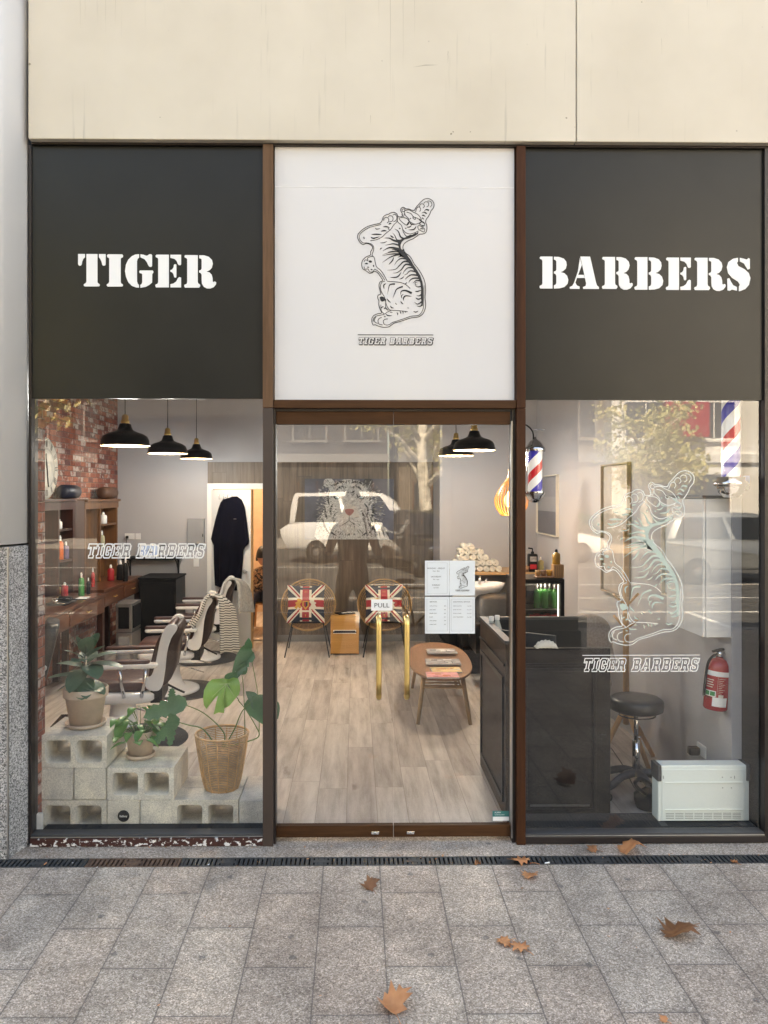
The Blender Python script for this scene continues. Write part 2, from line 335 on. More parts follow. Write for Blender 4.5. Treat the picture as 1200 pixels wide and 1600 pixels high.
def leafmat(name, c, c2, rough=0.35, trans=0.25):
    s = NT(name); co_ = s.objco(); s.base(s.mix(s.rng(s.noise(co_, 14, 3), 0.35, 0.65), c, c2))
    s.bump(s.noise(co_, 60, 2), 0.15, 0.002); mt = s.set(rough)
    tl = s.n('ShaderNodeBsdfTranslucent', {'Color': tuple(min(1, x*1.6) for x in c)})
    mx = s.n('ShaderNodeMixShader', {0: trans, 1: s.p.outputs[0], 2: tl.outputs[0]}); s.t.links.new(mx.outputs[0], s.out.inputs[0])
    return mt
M['leaf_rubber'] = leafmat('rubber_plant_leaf', (0.05, 0.125, 0.075), (0.075, 0.155, 0.095), 0.42, 0.1)
M['leaf_ivy'] = leafmat('pothos_leaf', (0.08, 0.24, 0.06), (0.14, 0.32, 0.09), 0.35)
M['leaf_dk'] = leafmat('monstera_leaf_dark', (0.055, 0.14, 0.07), (0.08, 0.19, 0.09), 0.3)
M['leaf_lt'] = leafmat('monstera_leaf_light', (0.20, 0.40, 0.09), (0.28, 0.48, 0.13), 0.35)
M['stem'] = pm('green_stem', (0.12, 0.22, 0.08), 0.5)
M['dead'] = leafmat('dead_leaf', (0.70, 0.33, 0.15), (0.55, 0.22, 0.09), 0.6, 0.15)
M['dead2'] = leafmat('dead_leaf_brown', (0.34, 0.15, 0.06), (0.22, 0.09, 0.04), 0.6, 0.1)
M['tree_leaf'] = leafmat('plane_tree_leaf', (0.52, 0.55, 0.24), (0.75, 0.60, 0.34), 0.5)
M['bark'] = pm('plane_tree_bark', (0.72, 0.66, 0.56), 0.9, var=0.5, vs=5, bump=0.5, bs=20, dist=0.01)
M['asphalt'] = pm('asphalt', (0.10, 0.098, 0.096), 0.9, var=0.25, vs=3, bump=0.3, bs=150)
M['roadpaint'] = pm('road_paint', (0.75, 0.75, 0.73), 0.7)
M['kerb'] = pm('kerb_stone', (0.36, 0.34, 0.32), 0.8, var=0.15)
M['skin'] = pm('skin', (0.50, 0.27, 0.19), 0.5, var=0.05)
M['hair'] = pm('black_hair', (0.010, 0.009, 0.009), 0.5)
M['stem_lt'] = pm('pale_vein', (0.45, 0.58, 0.28), 0.5)
M['decal'] = pm('frosted_vinyl_line', (0.72, 0.75, 0.72), 0.6)
M['thin_glass'] = glass_mat('tube_glass', 1.3)
M['framegrey'] = pm('greige_frame', (0.30, 0.24, 0.18), 0.6)
# ---------------------------------------------------------------- mesh helpers
def arc(cx, cy, r, a0, a1, n=8, ry=None):
    ry = r if ry is None else ry
    return [(cx+r*math.cos(R(a0+(a1-a0)*i/n)), cy+ry*math.sin(R(a0+(a1-a0)*i/n))) for i in range(n+1)]
def smooth_pts(pts, n=6, closed=False):
    P = [Vector(p) for p in pts]; out = []
    L = len(P); seg = L if closed else L-1
    for i in range(seg):
        if closed: a, b, c, d = P[(i-1) % L], P[i], P[(i+1) % L], P[(i+2) % L]
        else: a, b, c, d = P[max(i-1, 0)], P[i], P[i+1], P[min(i+2, L-1)]
        for k in range(n):
            t = k/n
            out.append(0.5*((2*b)+(c-a)*t+(2*a-5*b+4*c-d)*t*t+(3*b-a-3*c+d)*t*t*t))
    if not closed: out.append(P[-1])
    return out

class MB:
    def __init__(s): s.v = []; s.f = []; s.mi = []; s.sm = []; s.mats = []
    def mat(s, m):
        if m not in s.mats: s.mats.append(m)
        return s.mats.index(m)
    def add(s, vs, fs, m=None, smooth=False):
        k = len(s.v); s.v += [Vector(q) for q in vs]; mi = s.mat(m) if m else 0
        for f in fs: s.f.append([k+i for i in f]); s.mi.append(mi); s.sm.append(smooth)
        return s
    def box(s, x0, x1, y0, y1, z0, z1, m=None):
        if x0 > x1: x0, x1 = x1, x0
        if y0 > y1: y0, y1 = y1, y0
        if z0 > z1: z0, z1 = z1, z0
        vs = [(x, y, z) for x in (x0, x1) for y in (y0, y1) for z in (z0, z1)]
        return s.add(vs, [(0, 1, 3, 2), (4, 6, 7, 5), (0, 4, 5, 1), (2, 3, 7, 6), (0, 2, 6, 4), (1, 5, 7, 3)], m)
    def rbox(s, c, size, r, m=None, rot=None, n=3):
        """box with rounded vertical-ish edges: rounded in XY, extruded Z with small chamfer"""
        sx, sy, sz = (q/2 for q in size); r = min(r, sx*0.99, sy*0.99)
        prof = arc(sx-r, sy-r, r, 0, 90, n)+arc(-sx+r, sy-r, r, 90, 180, n)+arc(-sx+r, -sy+r, r, 180, 270, n)+arc(sx-r, -sy+r, r, 270, 360, n)
        ch = min(r, sz)*0.6; rings = []
        for z, k in ((-sz, 1-ch/max(sx, sy)), (-sz+ch, 1), (sz-ch, 1), (sz, 1-ch/max(sx, sy))):
            rings.append([Vector((x*k, y*k, z)) for x, y in prof])
        L = len(prof); vs = [p for rg in rings for p in rg]
        if rot is not None: vs = [rot @ p for p in vs]
        vs = [p+Vector(c) for p in vs]
        fs = [(i*L+j, i*L+(j+1) % L, (i+1)*L+(j+1) % L, (i+1)*L+j) for i in range(3) for j in range(L)]
        s.add(vs, fs, m, True); s.add([vs[j] for j in range(L)], [list(range(L))[::-1]], m)
        return s.add([vs[3*L+j] for j in range(L)], [list(range(L))], m)
    def prism(s, poly, d0, d1, plane='XZ', m=None, smooth=False):
        def mk(u, v, d):
            return {'XZ': (u, d, v), 'XY': (u, v, d), 'YZ': (d, u, v)}[plane]
        L = len(poly); vs = [mk(u, v, d0) for u, v in poly]+[mk(u, v, d1) for u, v in poly]
        s.add(vs, [list(range(L)), list(range(2*L-1, L-1, -1))], m)
        return s.add(vs, [(i, i+L, (i+1) % L+L, (i+1) % L) for i in range(L)], m, smooth)
    def tube(s, pts, r, seg=8, m=None, closed=False, cap=True, smooth=True):
        P = [Vector(p) for p in pts]; L = len(P); rr = r if isinstance(r, (list, tuple)) else [r]*L
        vs = []; up = Vector((0, 0, 1)); prev = None
        for i, p in enumerate(P):
            a = P[(i-1) % L] if (closed or i > 0) else p; b = P[(i+1) % L] if (closed or i < L-1) else p
            t = (b-a); t = t.normalized() if t.length > 1e-9 else Vector((0, 0, 1))
            if prev is None:
                u = up.cross(t); u = Vector((1, 0, 0)) if u.length < 1e-3 else u.normalized()
            else:
                u = prev - t*prev.dot(t); u = u.normalized() if u.length > 1e-6 else prev
            prev = u; v_ = t.cross(u)
            for k in range(seg):
                an = 2*math.pi*k/seg; vs.append(p+(u*math.cos(an)+v_*math.sin(an))*rr[i])
        n = L if closed else L-1
        fs = [(i*seg+k, i*seg+(k+1) % seg, ((i+1) % L)*seg+(k+1) % seg, ((i+1) % L)*seg+k) for i in range(n) for k in range(seg)]
        s.add(vs, fs, m, smooth)
        if cap and not closed:
            s.add(vs[:seg], [list(range(seg))[::-1]], m); s.add(vs[-seg:], [list(range(seg))], m)
        return s
    def lathe(s, prof, c=(0, 0, 0), seg=24, m=None, rot=None, smooth=True, a0=0, a1=360):
        vs = []; full = abs(a1-a0) >= 360; n = seg if full else seg+1; L = len(prof)
        for j in range(n):
            a = R(a0+(a1-a0)*j/seg)
            for r, z in prof:
                p = Vector((r*math.cos(a), r*math.sin(a), z)); vs.append((rot @ p if rot is not None else p)+Vector(c))
        fs = []
        for j in range(seg if full else seg):
            j2 = (j+1) % n
            for i in range(L-1):
                q = [j*L+i, j2*L+i, j2*L+i+1, j*L+i+1]; fs.append(q)
        return s.add(vs, fs, m, smooth)
    def quad(s, a, b, c, d, m=None): return s.add([a, b, c, d], [(0, 1, 2, 3)], m)
    def ribbon(s, pts, wd, y, t=0.0012, m=None, closed=False, taper=None):
        """flat stroke in the XZ plane at depth y; taper: None, 'end', 'both'"""
        P = [Vector((p[0], p[1])) for p in pts]; L = len(P); vs = []
        for i, p in enumerate(P):
            a = P[(i-1) % L] if (closed or i > 0) else p; b = P[(i+1) % L] if (closed or i < L-1) else p
            d_ = b-a; d_ = d_.normalized() if d_.length > 1e-9 else Vector((1, 0)); nrm = Vector((-d_.y, d_.x))
            k = 1.0; u = i/max(1, L-1)
            if taper == 'end': k = max(0.04, (1-u)**0.8)
            elif taper == 'both': k = max(0.05, math.sin(math.pi*u)**0.8)
            for sg in (1, -1):
                q = p+nrm*sg*wd*0.5*k; vs.append((q.x, y, q.y)); vs.append((q.x, y-t, q.y))
        n = L if closed else L-1; fs = []
        for i in range(n):
            j = (i+1) % L; fs += [(i*4+1, j*4+1, j*4+3, i*4+3), (i*4, i*4+2, j*4+2, j*4), (i*4, j*4, j*4+1, i*4+1), (i*4+2, i*4+3, j*4+3, j*4+2)]
        return s.add(vs, fs, m)
    def xf(s, M4, k0=0):
        for i in range(k0, len(s.v)): s.v[i] = M4 @ s.v[i]
        return s
    def build(s, name, mat, parent=None, origin=None, label=None, bevel=0.0, world=False, subd=0, fixn=True, shade=None):
        me = bpy.data.meshes.new(name); vs = s.v
        if origin is not None: o_ = Vector(origin); vs = [q-o_ for q in vs]
        elif world and parent is not None:
            o_ = Vector(parent.location)
            if parent.parent: o_ = o_+Vector(parent.parent.location)
            vs = [q-o_ for q in vs]
        me.from_pydata([tuple(q) for q in vs], [], s.f)
        mats = s.mats if s.mats else [mat]
        for m_ in mats: me.materials.append(m_ if m_ else mat)
        for p, mi, sm in zip(me.polygons, s.mi, s.sm): p.material_index = mi; p.use_smooth = sm
        me.validate(); me.update()
        if fixn:
            import bmesh
            b = bmesh.new(); b.from_mesh(me); bmesh.ops.remove_doubles(b, verts=b.verts, dist=1e-6)
            bmesh.ops.recalc_face_normals(b, faces=b.faces); b.to_mesh(me); b.free()
        ob = bpy.data.objects.new(name, me); COL.objects.link(ob)
        if parent is not None: ob.parent = parent
        if origin is not None: ob.location = origin
        if label: ob['label'] = label
        if bevel: md = ob.modifiers.new('bevel', 'BEVEL'); md.width = bevel; md.segments = 2; md.limit_method = 'ANGLE'; md.angle_limit = R(40)
        if subd: md = ob.modifiers.new('sub', 'SUBSURF'); md.levels = subd; md.render_levels = subd
        return ob

def tag(o, label=None, cat=None, group=None, kind=None):
    if label: o['label'] = label
    if cat: o['category'] = cat
    if group: o['group'] = group
    if kind: o['kind'] = kind
    return o
def T(name, label, cat, loc=(0, 0, 0), rz=0.0, group=None):
    o = bpy.data.objects.new(name, None); COL.objects.link(o); o.empty_display_size = 0.05
    o.location = loc; o.rotation_euler = (0, 0, rz); return tag(o, label, cat, group)
def dup(root, loc, rz=None, label=None, scale=None):
    kids = [x for x in KIDS(root)]
    r = root.copy(); COL.objects.link(r); r.location = loc
    if rz is not None: r.rotation_euler = (0, 0, rz)
    if label: r['label'] = label
    if scale: r.scale = scale
    for ch in kids:
        c = ch.copy(); COL.objects.link(c); c.parent = r
        for g in KIDS(ch):
            e = g.copy(); COL.objects.link(e); e.parent = c
    return r
def KIDS(o): return [x for x in bpy.data.objects if x.parent == o]
def struct(mb, name, mat, **k):
    o = mb.build(name, mat, **k); o['kind'] = 'structure'; return o
def text_mb(txt, x, z, y, h, mat, mb=None, align='LEFT', axis='XZ', wscale=1.0):
    """printed text as a thin mesh: facing -y (axis XZ)"""
    cu = bpy.data.curves.new('t', 'FONT'); cu.body = txt; cu.size = h/0.72; cu.align_x = align; cu.extrude = 0.0004; cu.resolution_u = 2
    ob = bpy.data.objects.new('t', cu); COL.objects.link(ob)
    dg = bpy.context.evaluated_depsgraph_get(); me = bpy.data.meshes.new_from_object(ob.evaluated_get(dg))
    mb = mb or MB()
    mb.add([(x+v.co.x*wscale, y-v.co.z, z+v.co.y) for v in me.vertices], [list(p.vertices) for p in me.polygons], mat)
    bpy.data.objects.remove(ob); bpy.data.curves.remove(cu); bpy.data.meshes.remove(me)
    return mb

# ---------------------------------------------------------------- lettering
ST = {}   # stencil serif capitals, outlines in drawing units, y down
ST['T'] = [[(103,125),(152,125),(152,148),(140,160),(132,180),(129,200),(122,209),(110,209),(103,200)],
 [(163,125),(242,125),(242,325),(246,335),(258,343),(259,352),(253,359),(150,359),(143,352),(145,343),(158,335),(163,325)],
 [(253,125),(301,125),(301,200),(296,208),(283,209),(277,203),(272,180),(262,160),(253,148)]]
ST['I'] = [[(318,125),(420,125),(427,133),(425,146),(412,152),(410,160),(410,325),(413,337),(425,343),(426,353),(420,360),(316,360),(309,353),(311,343),(322,337),(327,325),(327,160),(325,152),(313,146),(311,133)]]
ST['G'] = [[(542,125),(542,150),(532,158),(527,175),(527,320),(532,338),(541,347),(541,368),(520,366),(490,355),(465,330),(448,290),(441,247),(448,200),(465,165),(490,140),(515,128)],
 [(552,126),(575,129),(595,136),(607,133),(615,125),(630,125),(636,132),(636,208),(630,217),(617,216),(608,205),(598,182),(580,160),(552,148)],
 [(548,243),(640,243),(646,251),(643,262),(637,268),(636,330),(615,348),(590,362),(552,369),(551,348),(560,342),(565,330),(565,272),(560,265),(547,262),(543,252)]]
ST['E'] = [[(668,130),(757,130),(757,366),(664,366),(659,355),(662,345),(675,340),(680,328),(680,162),(676,153),(663,148),(661,138)],
 [(768,130),(845,130),(845,198),(840,205),(827,204),(821,195),(813,175),(798,160),(768,152)],
 [(768,241),(780,237),(790,222),(794,202),(803,197),(811,202),(811,290),(804,296),(795,292),(790,270),(780,257),(768,252)],
 [(768,343),(790,338),(810,323),(822,300),(832,291),(845,295),(845,366),(768,366)]]
ST['R'] = [[(875,133),(965,133),(965,325),(968,337),(981,346),(983,357),(975,369),(873,369),(867,358),(870,348),(885,342),(889,330),(889,165),(884,155),(871,150),(869,140)],
 [(976,134),(1010,134),(1045,145),(1068,168),(1074,195),(1066,225),(1050,242),(1028,252),(1050,258),(1066,275),(1072,300),(1073,325),(1080,328),(1088,323),(1098,330),(1096,345),(1080,365),(1055,375),(1030,374),(1008,362),(995,340),(993,310),(993,275),(985,262),(975,258),(975,245),(988,240),(993,230),(993,165),(988,158),(976,155)]]
ST['B'] = [[(875,133),(965,133),(965,369),(873,369),(867,358),(870,348),(885,342),(889,330),(889,165),(884,155),(871,150),(869,140)],
 [(976,134),(1015,136),(1050,148),(1068,170),(1072,195),(1065,222),(1045,240),(1025,247),(1055,256),(1075,275),(1084,305),(1078,335),(1055,357),(1020,367),(976,369),(976,345),(988,340),(994,328),(994,275),(988,262),(976,257),(976,244),(988,240),(994,230),(994,168),(988,158),(976,155)]]
ST['A'] = [[(272,104),(281,140),(263,188),(291,188),(296,203),(257,203),(249,226),(256,240),(270,246),(270,257),(222,257),(221,248),(234,242),(243,226),(262,170)],
 [(274,98),(322,98),(352,228),(357,240),(366,248),(366,257),(288,257),(287,248),(300,242),(303,230)]]
ST['S'] = [[(1060,103),(1085,109),(1095,112),(1103,104),(1110,108),(1110,158),(1100,162),(1092,150),(1080,131),(1060,121)],
 [(1050,103),(1050,121),(1045,130),(1053,145),(1083,160),(1105,180),(1113,205),(1106,238),(1088,259),(1060,270),(1055,270),(1055,247),(1060,237),(1050,222),(1020,203),(1000,180),(994,150),(1002,124),(1025,108)],
 [(1045,268),(1020,262),(1010,268),(997,266),(996,208),(1006,205),(1014,222),(1025,240),(1045,250)]]
def stencil(mb, ch, p0, p1, y, t, m):
    """p0 top-left, p1 bottom-right corners in X/Z metres"""
    pol = ST[ch]; xs = [p[0] for q in pol for p in q]; ys = [p[1] for q in pol for p in q]
    x0, x1, y0, y1 = min(xs), max(xs), min(ys), max(ys)
    for q in pol:
        mb.prism([(p0[0]+(a-x0)/(x1-x0)*(p1[0]-p0[0]), p0[1]+(b-y0)/(y1-y0)*(p1[1]-p0[1])) for a, b in q], y, y-t, 'XZ', m)
SB = {  # slab letters for the slanted outlined lettering, unit box, y up; first loop outer, others counters
 'T': (1.0, [[(0,1),(1,1),(1,.64),(.82,.64),(.82,.78),(.66,.78),(.66,.2),(.78,.2),(.78,0),(.22,0),(.22,.2),(.34,.2),(.34,.78),(.18,.78),(.18,.64),(0,.64)]]),
 'I': (.62, [[(0,1),(1,1),(1,.8),(.78,.8),(.78,.2),(1,.2),(1,0),(0,0),(0,.2),(.22,.2),(.22,.8),(0,.8)]]),
 'G': (1.0, [[(.18,1),(.72,1),(.78,.92),(.8,1),(.98,1),(.98,.62),(.72,.62),(.66,.8),(.36,.8),(.34,.76),(.34,.24),(.38,.2),(.62,.2),(.66,.26),(.66,.38),(.54,.38),(.54,.54),(1,.54),(1,.38),(.94,.38),(.94,.14),(.8,0),(.18,0),(.02,.16),(.02,.84)]]),
 'E': (.95, [[(0,1),(.96,1),(.96,.64),(.74,.64),(.7,.8),(.42,.8),(.42,.6),(.62,.6),(.62,.4),(.42,.4),(.42,.2),(.72,.2),(.76,.36),(1,.36),(1,0),(0,0),(0,.2),(.12,.2),(.12,.8),(0,.8)]]),
 'R': (1.08, [[(0,1),(.78,1),(.94,.86),(.94,.58),(.82,.47),(.9,.38),(.92,.2),(1.02,.2),(1.02,0),(.68,0),(.6,.08),(.58,.36),(.42,.38),(.42,.2),(.54,.2),(.54,0),(0,0),(0,.2),(.12,.2),(.12,.8),(0,.8)],[(.42,.8),(.6,.8),(.62,.58),(.42,.56)]]),
 'B': (1.05, [[(0,1),(.8,1),(.95,.87),(.95,.62),(.85,.52),(.98,.42),(.98,.14),(.82,0),(0,0),(0,.2),(.12,.2),(.12,.8),(0,.8)],[(.42,.8),(.62,.8),(.62,.6),(.42,.6)],[(.42,.4),(.64,.4),(.64,.2),(.42,.2)]]),
 'A': (1.1, [[(.28,1),(.78,1),(.94,.2),(1.04,.2),(1.04,0),(.56,0),(.56,.2),(.64,.2),(.62,.3),(.38,.3),(.35,.2),(.44,.2),(.44,0),(-.02,0),(-.02,.2),(.08,.2),(.34,.8),(.28,.8)],[(.52,.72),(.6,.46),(.44,.46)]]),
 'S': (.95, [[(.18,1),(.66,1),(.76,.92),(.8,1),(.96,1),(.96,.64),(.76,.64),(.66,.8),(.36,.8),(.36,.66),(.84,.56),(.97,.44),(.97,.14),(.82,0),(.32,0),(.22,.08),(.18,0),(.02,0),(.02,.38),(.22,.38),(.32,.2),(.64,.2),(.64,.34),(.18,.45),(.03,.58),(.03,.86)]]),
}
def slab_text(mb, txt, x0, x1, z0, z1, y, lw, m, t=0.001, fill=None, fy=0.0, shadow=None):
    H = z1-z0; sp = 0.16; tot = sum((SB[c][0]+sp) if c != ' ' else 0.6 for c in txt)-sp; sh = 0.2*H
    k = (x1-x0-sh)/tot; x = x0
    for c in txt:
        if c == ' ': x += 0.6*k; continue
        wd, loops = SB[c]
        for li, lp in enumerate(loops):
            P = [(x+a*k*(wd if wd < 1 else 1)+b*sh, z0+b*H) for a, b in lp]
            if fill and li == 0: mb.prism(P, y, y-t*0.5, 'XZ', fill)
            if shadow: mb.ribbon([(p[0]+lw*0.9, p[1]-lw*0.9) for p in P], lw*1.3, y-t*0.5, t*0.4, shadow, closed=True)
            mb.ribbon(P, lw, y-t*0.55, t*0.5, m, closed=True)
        x += (wd+sp)*k
    return mb

# ---------------------------------------------------------------- the shop's tiger drawing
def o2(pts): return [(a, b+771) for a, b in pts]
TG_OUT = [(835,245),(855,210),(880,180),(915,140),(960,100),(1000,88),(1040,92),(1080,120),(1098,160),(1090,210),(1058,250),(1045,285),(1020,330),(992,370),(987,410),(1000,440),(1002,500),(985,545),(945,562),(905,565),(870,590),(820,625),(750,655),(702,690),(684,725),(684,765),(704,800),(745,842)]+o2([(740,62),(790,110),(832,190),(880,250),(922,315),(960,390),(980,460),(986,560),(977,640),(986,720),(980,790),(950,858),(890,902),(800,914),(720,938),(650,962),(570,984),(530,1010),(500,1033),(460,1041),(410,1040),(350,1025),(310,1008),(284,1012),(266,970),(268,920),(298,880),(350,860),(396,850),(376,800),(360,740),(360,690),(345,650),(350,612),(385,598),(375,550),(362,490),(372,440),(410,415),(385,370),(345,315),(305,295),(270,312),(235,320),(200,295),(168,275),(142,255),(130,210),(136,160),(160,125),(200,95),(246,76),(250,30)])+[(258,790),(276,745),(250,712),(210,694),(178,695),(150,708),(110,682),(82,635),(75,590),(95,550),(150,500),(220,460),(310,435),(375,420),(405,380),(420,335),(455,310),(490,300),(520,280),(570,275),(602,300),(620,330),(670,330),(672,290),(652,250),(660,218),(690,205),(720,226),(760,228),(800,243)]
TG_LINES = [
 [(390,437),(310,456),(230,480),(160,520),(110,568),(98,612),(115,655),(150,684),(200,684),(262,702),(290,740),(287,785),(272,830),(268,860)],
 o2([(272,85),(298,112),(312,180),(330,235),(378,275),(420,330),(468,418)]), o2([(300,262),(340,285),(385,330),(440,410)]),
 o2([(440,425),(400,440),(380,500),(395,570),(435,640),(455,720),(480,780),(520,812),(640,820),(745,832)]),
 o2([(470,425),(560,432),(650,442),(720,470),(780,522)]),
 o2([(520,815),(470,840),(430,868),(370,882),(320,895),(290,925),(285,965)]), o2([(430,862),(398,832),(388,790),(386,740)]), o2([(452,660),(450,740),(455,790),(485,815)]),
 o2([(965,480),(962,600),(955,700),(955,780),(925,850),(880,884),(790,892),(700,925),(600,958),(540,978),(510,1000),(470,1012),(430,1000),(420,960),(440,935),(480,930)]),
 o2([(410,1010),(365,1000),(348,960),(362,925),(400,910)]), o2([(345,990),(310,975),(300,940),(320,905)]),
 [(600,290),(612,340),(600,400),(560,440),(520,500),(460,550),(400,605),(330,640),(245,655)],
 [(425,385),(430,355),(460,340),(488,360),(490,395),(470,418)], [(485,340),(500,320),(535,325),(550,360),(535,395),(500,400)], [(545,312),(575,300),(600,335),(590,380),(555,400)],
 [(612,345),(612,400),(660,445),(680,500),(720,545),(780,562),(850,540),(890,520)],
 [(640,345),(640,375),(690,420),(730,445),(755,430),(762,395),(740,360),(700,345),(650,340)],
 [(665,300),(690,330),(700,290)], [(668,240),(690,225),(708,240),(700,262),(680,262),(668,245)],
 [(700,255),(760,240),(820,270),(880,300),(920,350),(930,380)], [(705,262),(712,310),(760,360),(770,395),(840,430),(900,415),(935,390)],
 [(730,270),(790,290),(820,330),(870,350),(915,375)], [(820,335),(850,345),(845,368),(815,350),(820,335)],
 [(880,460),(900,450),(940,470),(975,500),(960,535),(925,520),(890,500),(880,460)], [(900,430),(940,395),(975,425),(955,450),(900,430)],
 [(850,270),(870,215),(900,200),(920,230),(905,262)], [(905,200),(915,165),(950,160),(970,190),(950,215)], [(960,155),(985,130),(1020,140),(1025,180),(1000,200)], [(1010,120),(1050,125),(1070,165),(1045,205)],
 o2([(160,165),(180,140),(215,150),(205,120),(240,100),(275,95)]), o2([(160,230),(175,265),(215,262),(235,300),(275,300),(300,270)]),
]
TG_STR = [  # (points, width) tapered strokes, thick end first
 ([(1030,245),(990,235),(965,260)],22), ([(1000,290),(965,270),(930,285)],20), ([(985,330),(955,312),(935,318)],16), ([(965,370),(945,350),(935,345)],14),
 ([(820,590),(780,585),(740,600),(700,560),(670,500)],26), ([(700,630),(650,600),(620,530),(570,492)],28), ([(640,650),(600,640),(570,580),(540,548)],20), ([(560,615),(535,600),(512,582)],18),
 ([(860,555),(800,585),(740,590)],26), ([(640,670),(560,650),(500,620),(430,618)],34), ([(470,660),(430,680),(375,682)],9), ([(640,720),(560,695),(500,705),(445,716)],22),
 ([(640,775),(560,750),(490,750),(410,792)],40), ([(405,750),(385,760),(372,778)],12), ([(620,800),(540,798),(480,808)],14), ([(650,830),(560,830),(480,840),(405,856)],22),
 ([(530,425),(505,425),(490,440)],16), ([(505,480),(460,466),(415,468)],16), ([(500,510),(490,495),(480,488)],12), ([(465,525),(430,520),(385,528)],18), ([(400,572),(330,568),(260,572)],18), ([(370,600),(290,622),(250,605)],18), ([(380,490),(330,500),(308,482)],12), ([(158,600),(160,620),(168,632)],14),
 ([(650,495),(640,490),(628,485)],16), ([(730,490),(720,488),(710,480)],14), ([(860,455),(830,500),(755,508)],16), ([(800,440),(770,470),(730,470)],14), ([(770,400),(790,430),(840,440)],14), ([(770,350),(785,355),(775,365)],10), ([(900,365),(940,400),(970,425)],22), ([(960,500),(930,490),(905,500)],12), ([(755,400),(745,430),(725,445)],18), ([(975,440),(955,455),(930,452)],16),
 ([(700,775),(640,790),(560,775),(530,773)],26), (o2([(660,40),(600,30),(500,40),(405,75)]),20), (o2([(680,60),(590,75),(500,110),(405,178)]),26), (o2([(560,100),(540,150),(490,205)]),16),
 (o2([(740,90),(680,85),(610,105)]),14), (o2([(760,130),(660,120),(600,160),(565,215)]),22), (o2([(790,170),(700,160),(640,210),(580,265),(470,278)]),26), (o2([(810,215),(720,200),(660,270),(600,310),(545,315)]),26),
 (o2([(830,245),(750,245),(700,290),(680,330)]),20), (o2([(660,300),(610,365),(510,375)]),16), (o2([(700,355),(670,385),(632,398)]),12), (o2([(860,300),(780,285),(730,330),(690,345)]),20), (o2([(880,345),(790,340),(730,380),(712,405)]),24), (o2([(900,385),(820,385),(770,420),(760,450)]),24), (o2([(740,435),(715,460),(695,462)]),12),
 (o2([(930,420),(860,415),(815,450)]),26), (o2([(935,490),(880,500),(840,480)]),20), (o2([(935,540),(880,560),(845,558)]),16), (o2([(940,590),(900,620),(862,612)]),22), (o2([(945,640),(890,665),(850,645)]),18), (o2([(945,690),(880,730),(832,700)]),22), (o2([(945,740),(905,762),(868,755)]),22), (o2([(880,450),(850,440),(848,470),(880,475)]),9),
 (o2([(455,455),(425,480),(430,530)]),16), (o2([(575,462),(510,470),(490,520),(475,605)]),20), (o2([(680,495),(600,530),(570,590),(545,655)]),20), (o2([(800,585),(720,550),(660,560),(650,610)]),30), (o2([(800,628),(720,620),(690,650),(690,685)]),18), (o2([(690,600),(662,620),(668,655)]),12),
 (o2([(465,655),(490,690),(518,712)]),14), (o2([(512,752),(530,778),(560,785)]),14), (o2([(578,715),(590,730),(602,738)]),9), (o2([(652,690),(665,715),(688,732)]),13), (o2([(738,783),(752,782),(765,785)]),8), (o2([(890,820),(855,838),(820,825)]),14),
 (o2([(600,840),(612,860),(610,880)]),12), (o2([(640,825),(652,845),(652,862)]),12), (o2([(675,828),(685,845),(682,860)]),10), (o2([(710,832),(718,840),(716,848)]),8), (o2([(455,862),(480,885),(540,886)]),13), (o2([(425,890),(440,900),(455,900)]),10), (o2([(505,845),(525,843),(545,845)]),7), (o2([(430,800),(440,785),(480,800)]),13), (o2([(390,790),(405,770),(425,765)]),12),
]
TG_BLOB = [
 [(890,530),(850,560),(800,585),(740,600),(700,612),(655,635),(610,655),(618,700),(628,760),(636,820),(640,857)]+o2([(600,0),(640,60),(700,110),(760,180),(800,240),(850,310),(890,380),(915,450),(925,540),(920,620),(930,700),(925,750),(948,738),(953,640),(955,520),(945,440),(915,350),(870,275),(825,210),(780,130),(730,65),(675,5)])+[(655,760),(650,710),(668,668),(700,640),(770,620),(840,590),(885,560)],
 o2([(370,640),(400,628),(440,645),(450,680),(400,702),(380,680)]),
]
TG_PADS = [o2([(220,158),(240,145),(268,158),(262,178),(235,178)]), o2([(172,185),(195,178),(218,190),(205,200),(180,198)]), o2([(195,238),(215,230),(235,240),(215,246)]), o2([(245,268),(262,262),(278,272),(262,280)]), o2([(278,215),(292,205),(298,225),(285,238)])]
def tiger_art(mb, fx, fz, y, lw, m_line, m_str, t=0.001):
    """fx(u), fz(v) map drawing units to metres"""
    s_ = abs(fx(1)-fx(0))
    f = lambda L: [(fx(a), fz(b)) for a, b in L]
    out = smooth_pts([Vector((a, b, 0)) for a, b in TG_OUT], 3, True)
    mb.ribbon([(fx(q.x), fz(q.y)) for q in out], lw, y, t*0.5, m_line, closed=True)
    for L in TG_LINES:
        q = smooth_pts([Vector((a, b, 0)) for a, b in L], 4)
        mb.ribbon([(fx(p.x), fz(p.y)) for p in q], lw*0.85, y-t*0.1, t*0.5, m_line)
    for L, w_ in TG_STR:
        q = smooth_pts([Vector((a, b, 0)) for a, b in L], 5)
        mb.ribbon([(fx(p.x), fz(p.y)) for p in q], w_*s_*1.0, y-t*0.2, t*0.5, m_str, taper='end' if w_ > 18 else 'both')
    for L in TG_BLOB+TG_PADS: mb.prism(f(L), y-t*0.3, y-t*0.8, 'XZ', m_str)
    return mb
# ================================================================ SETTING
def X(px, Y=0.0): return at(px, 772, Y).x
def Z(py, Y=0.0, px=570): return at(px, py, Y).z
CHH = 3.54
SL = 0.016                                     # the footpath falls away from the shop
YG0, YG1 = -0.160, -0.262                      # drain strip
def gz(y): return 0.0 if y > YG1 else (y-YG1)*SL
XL, XR = at(48, 772, 0).x, at(1197, 772, 0).x

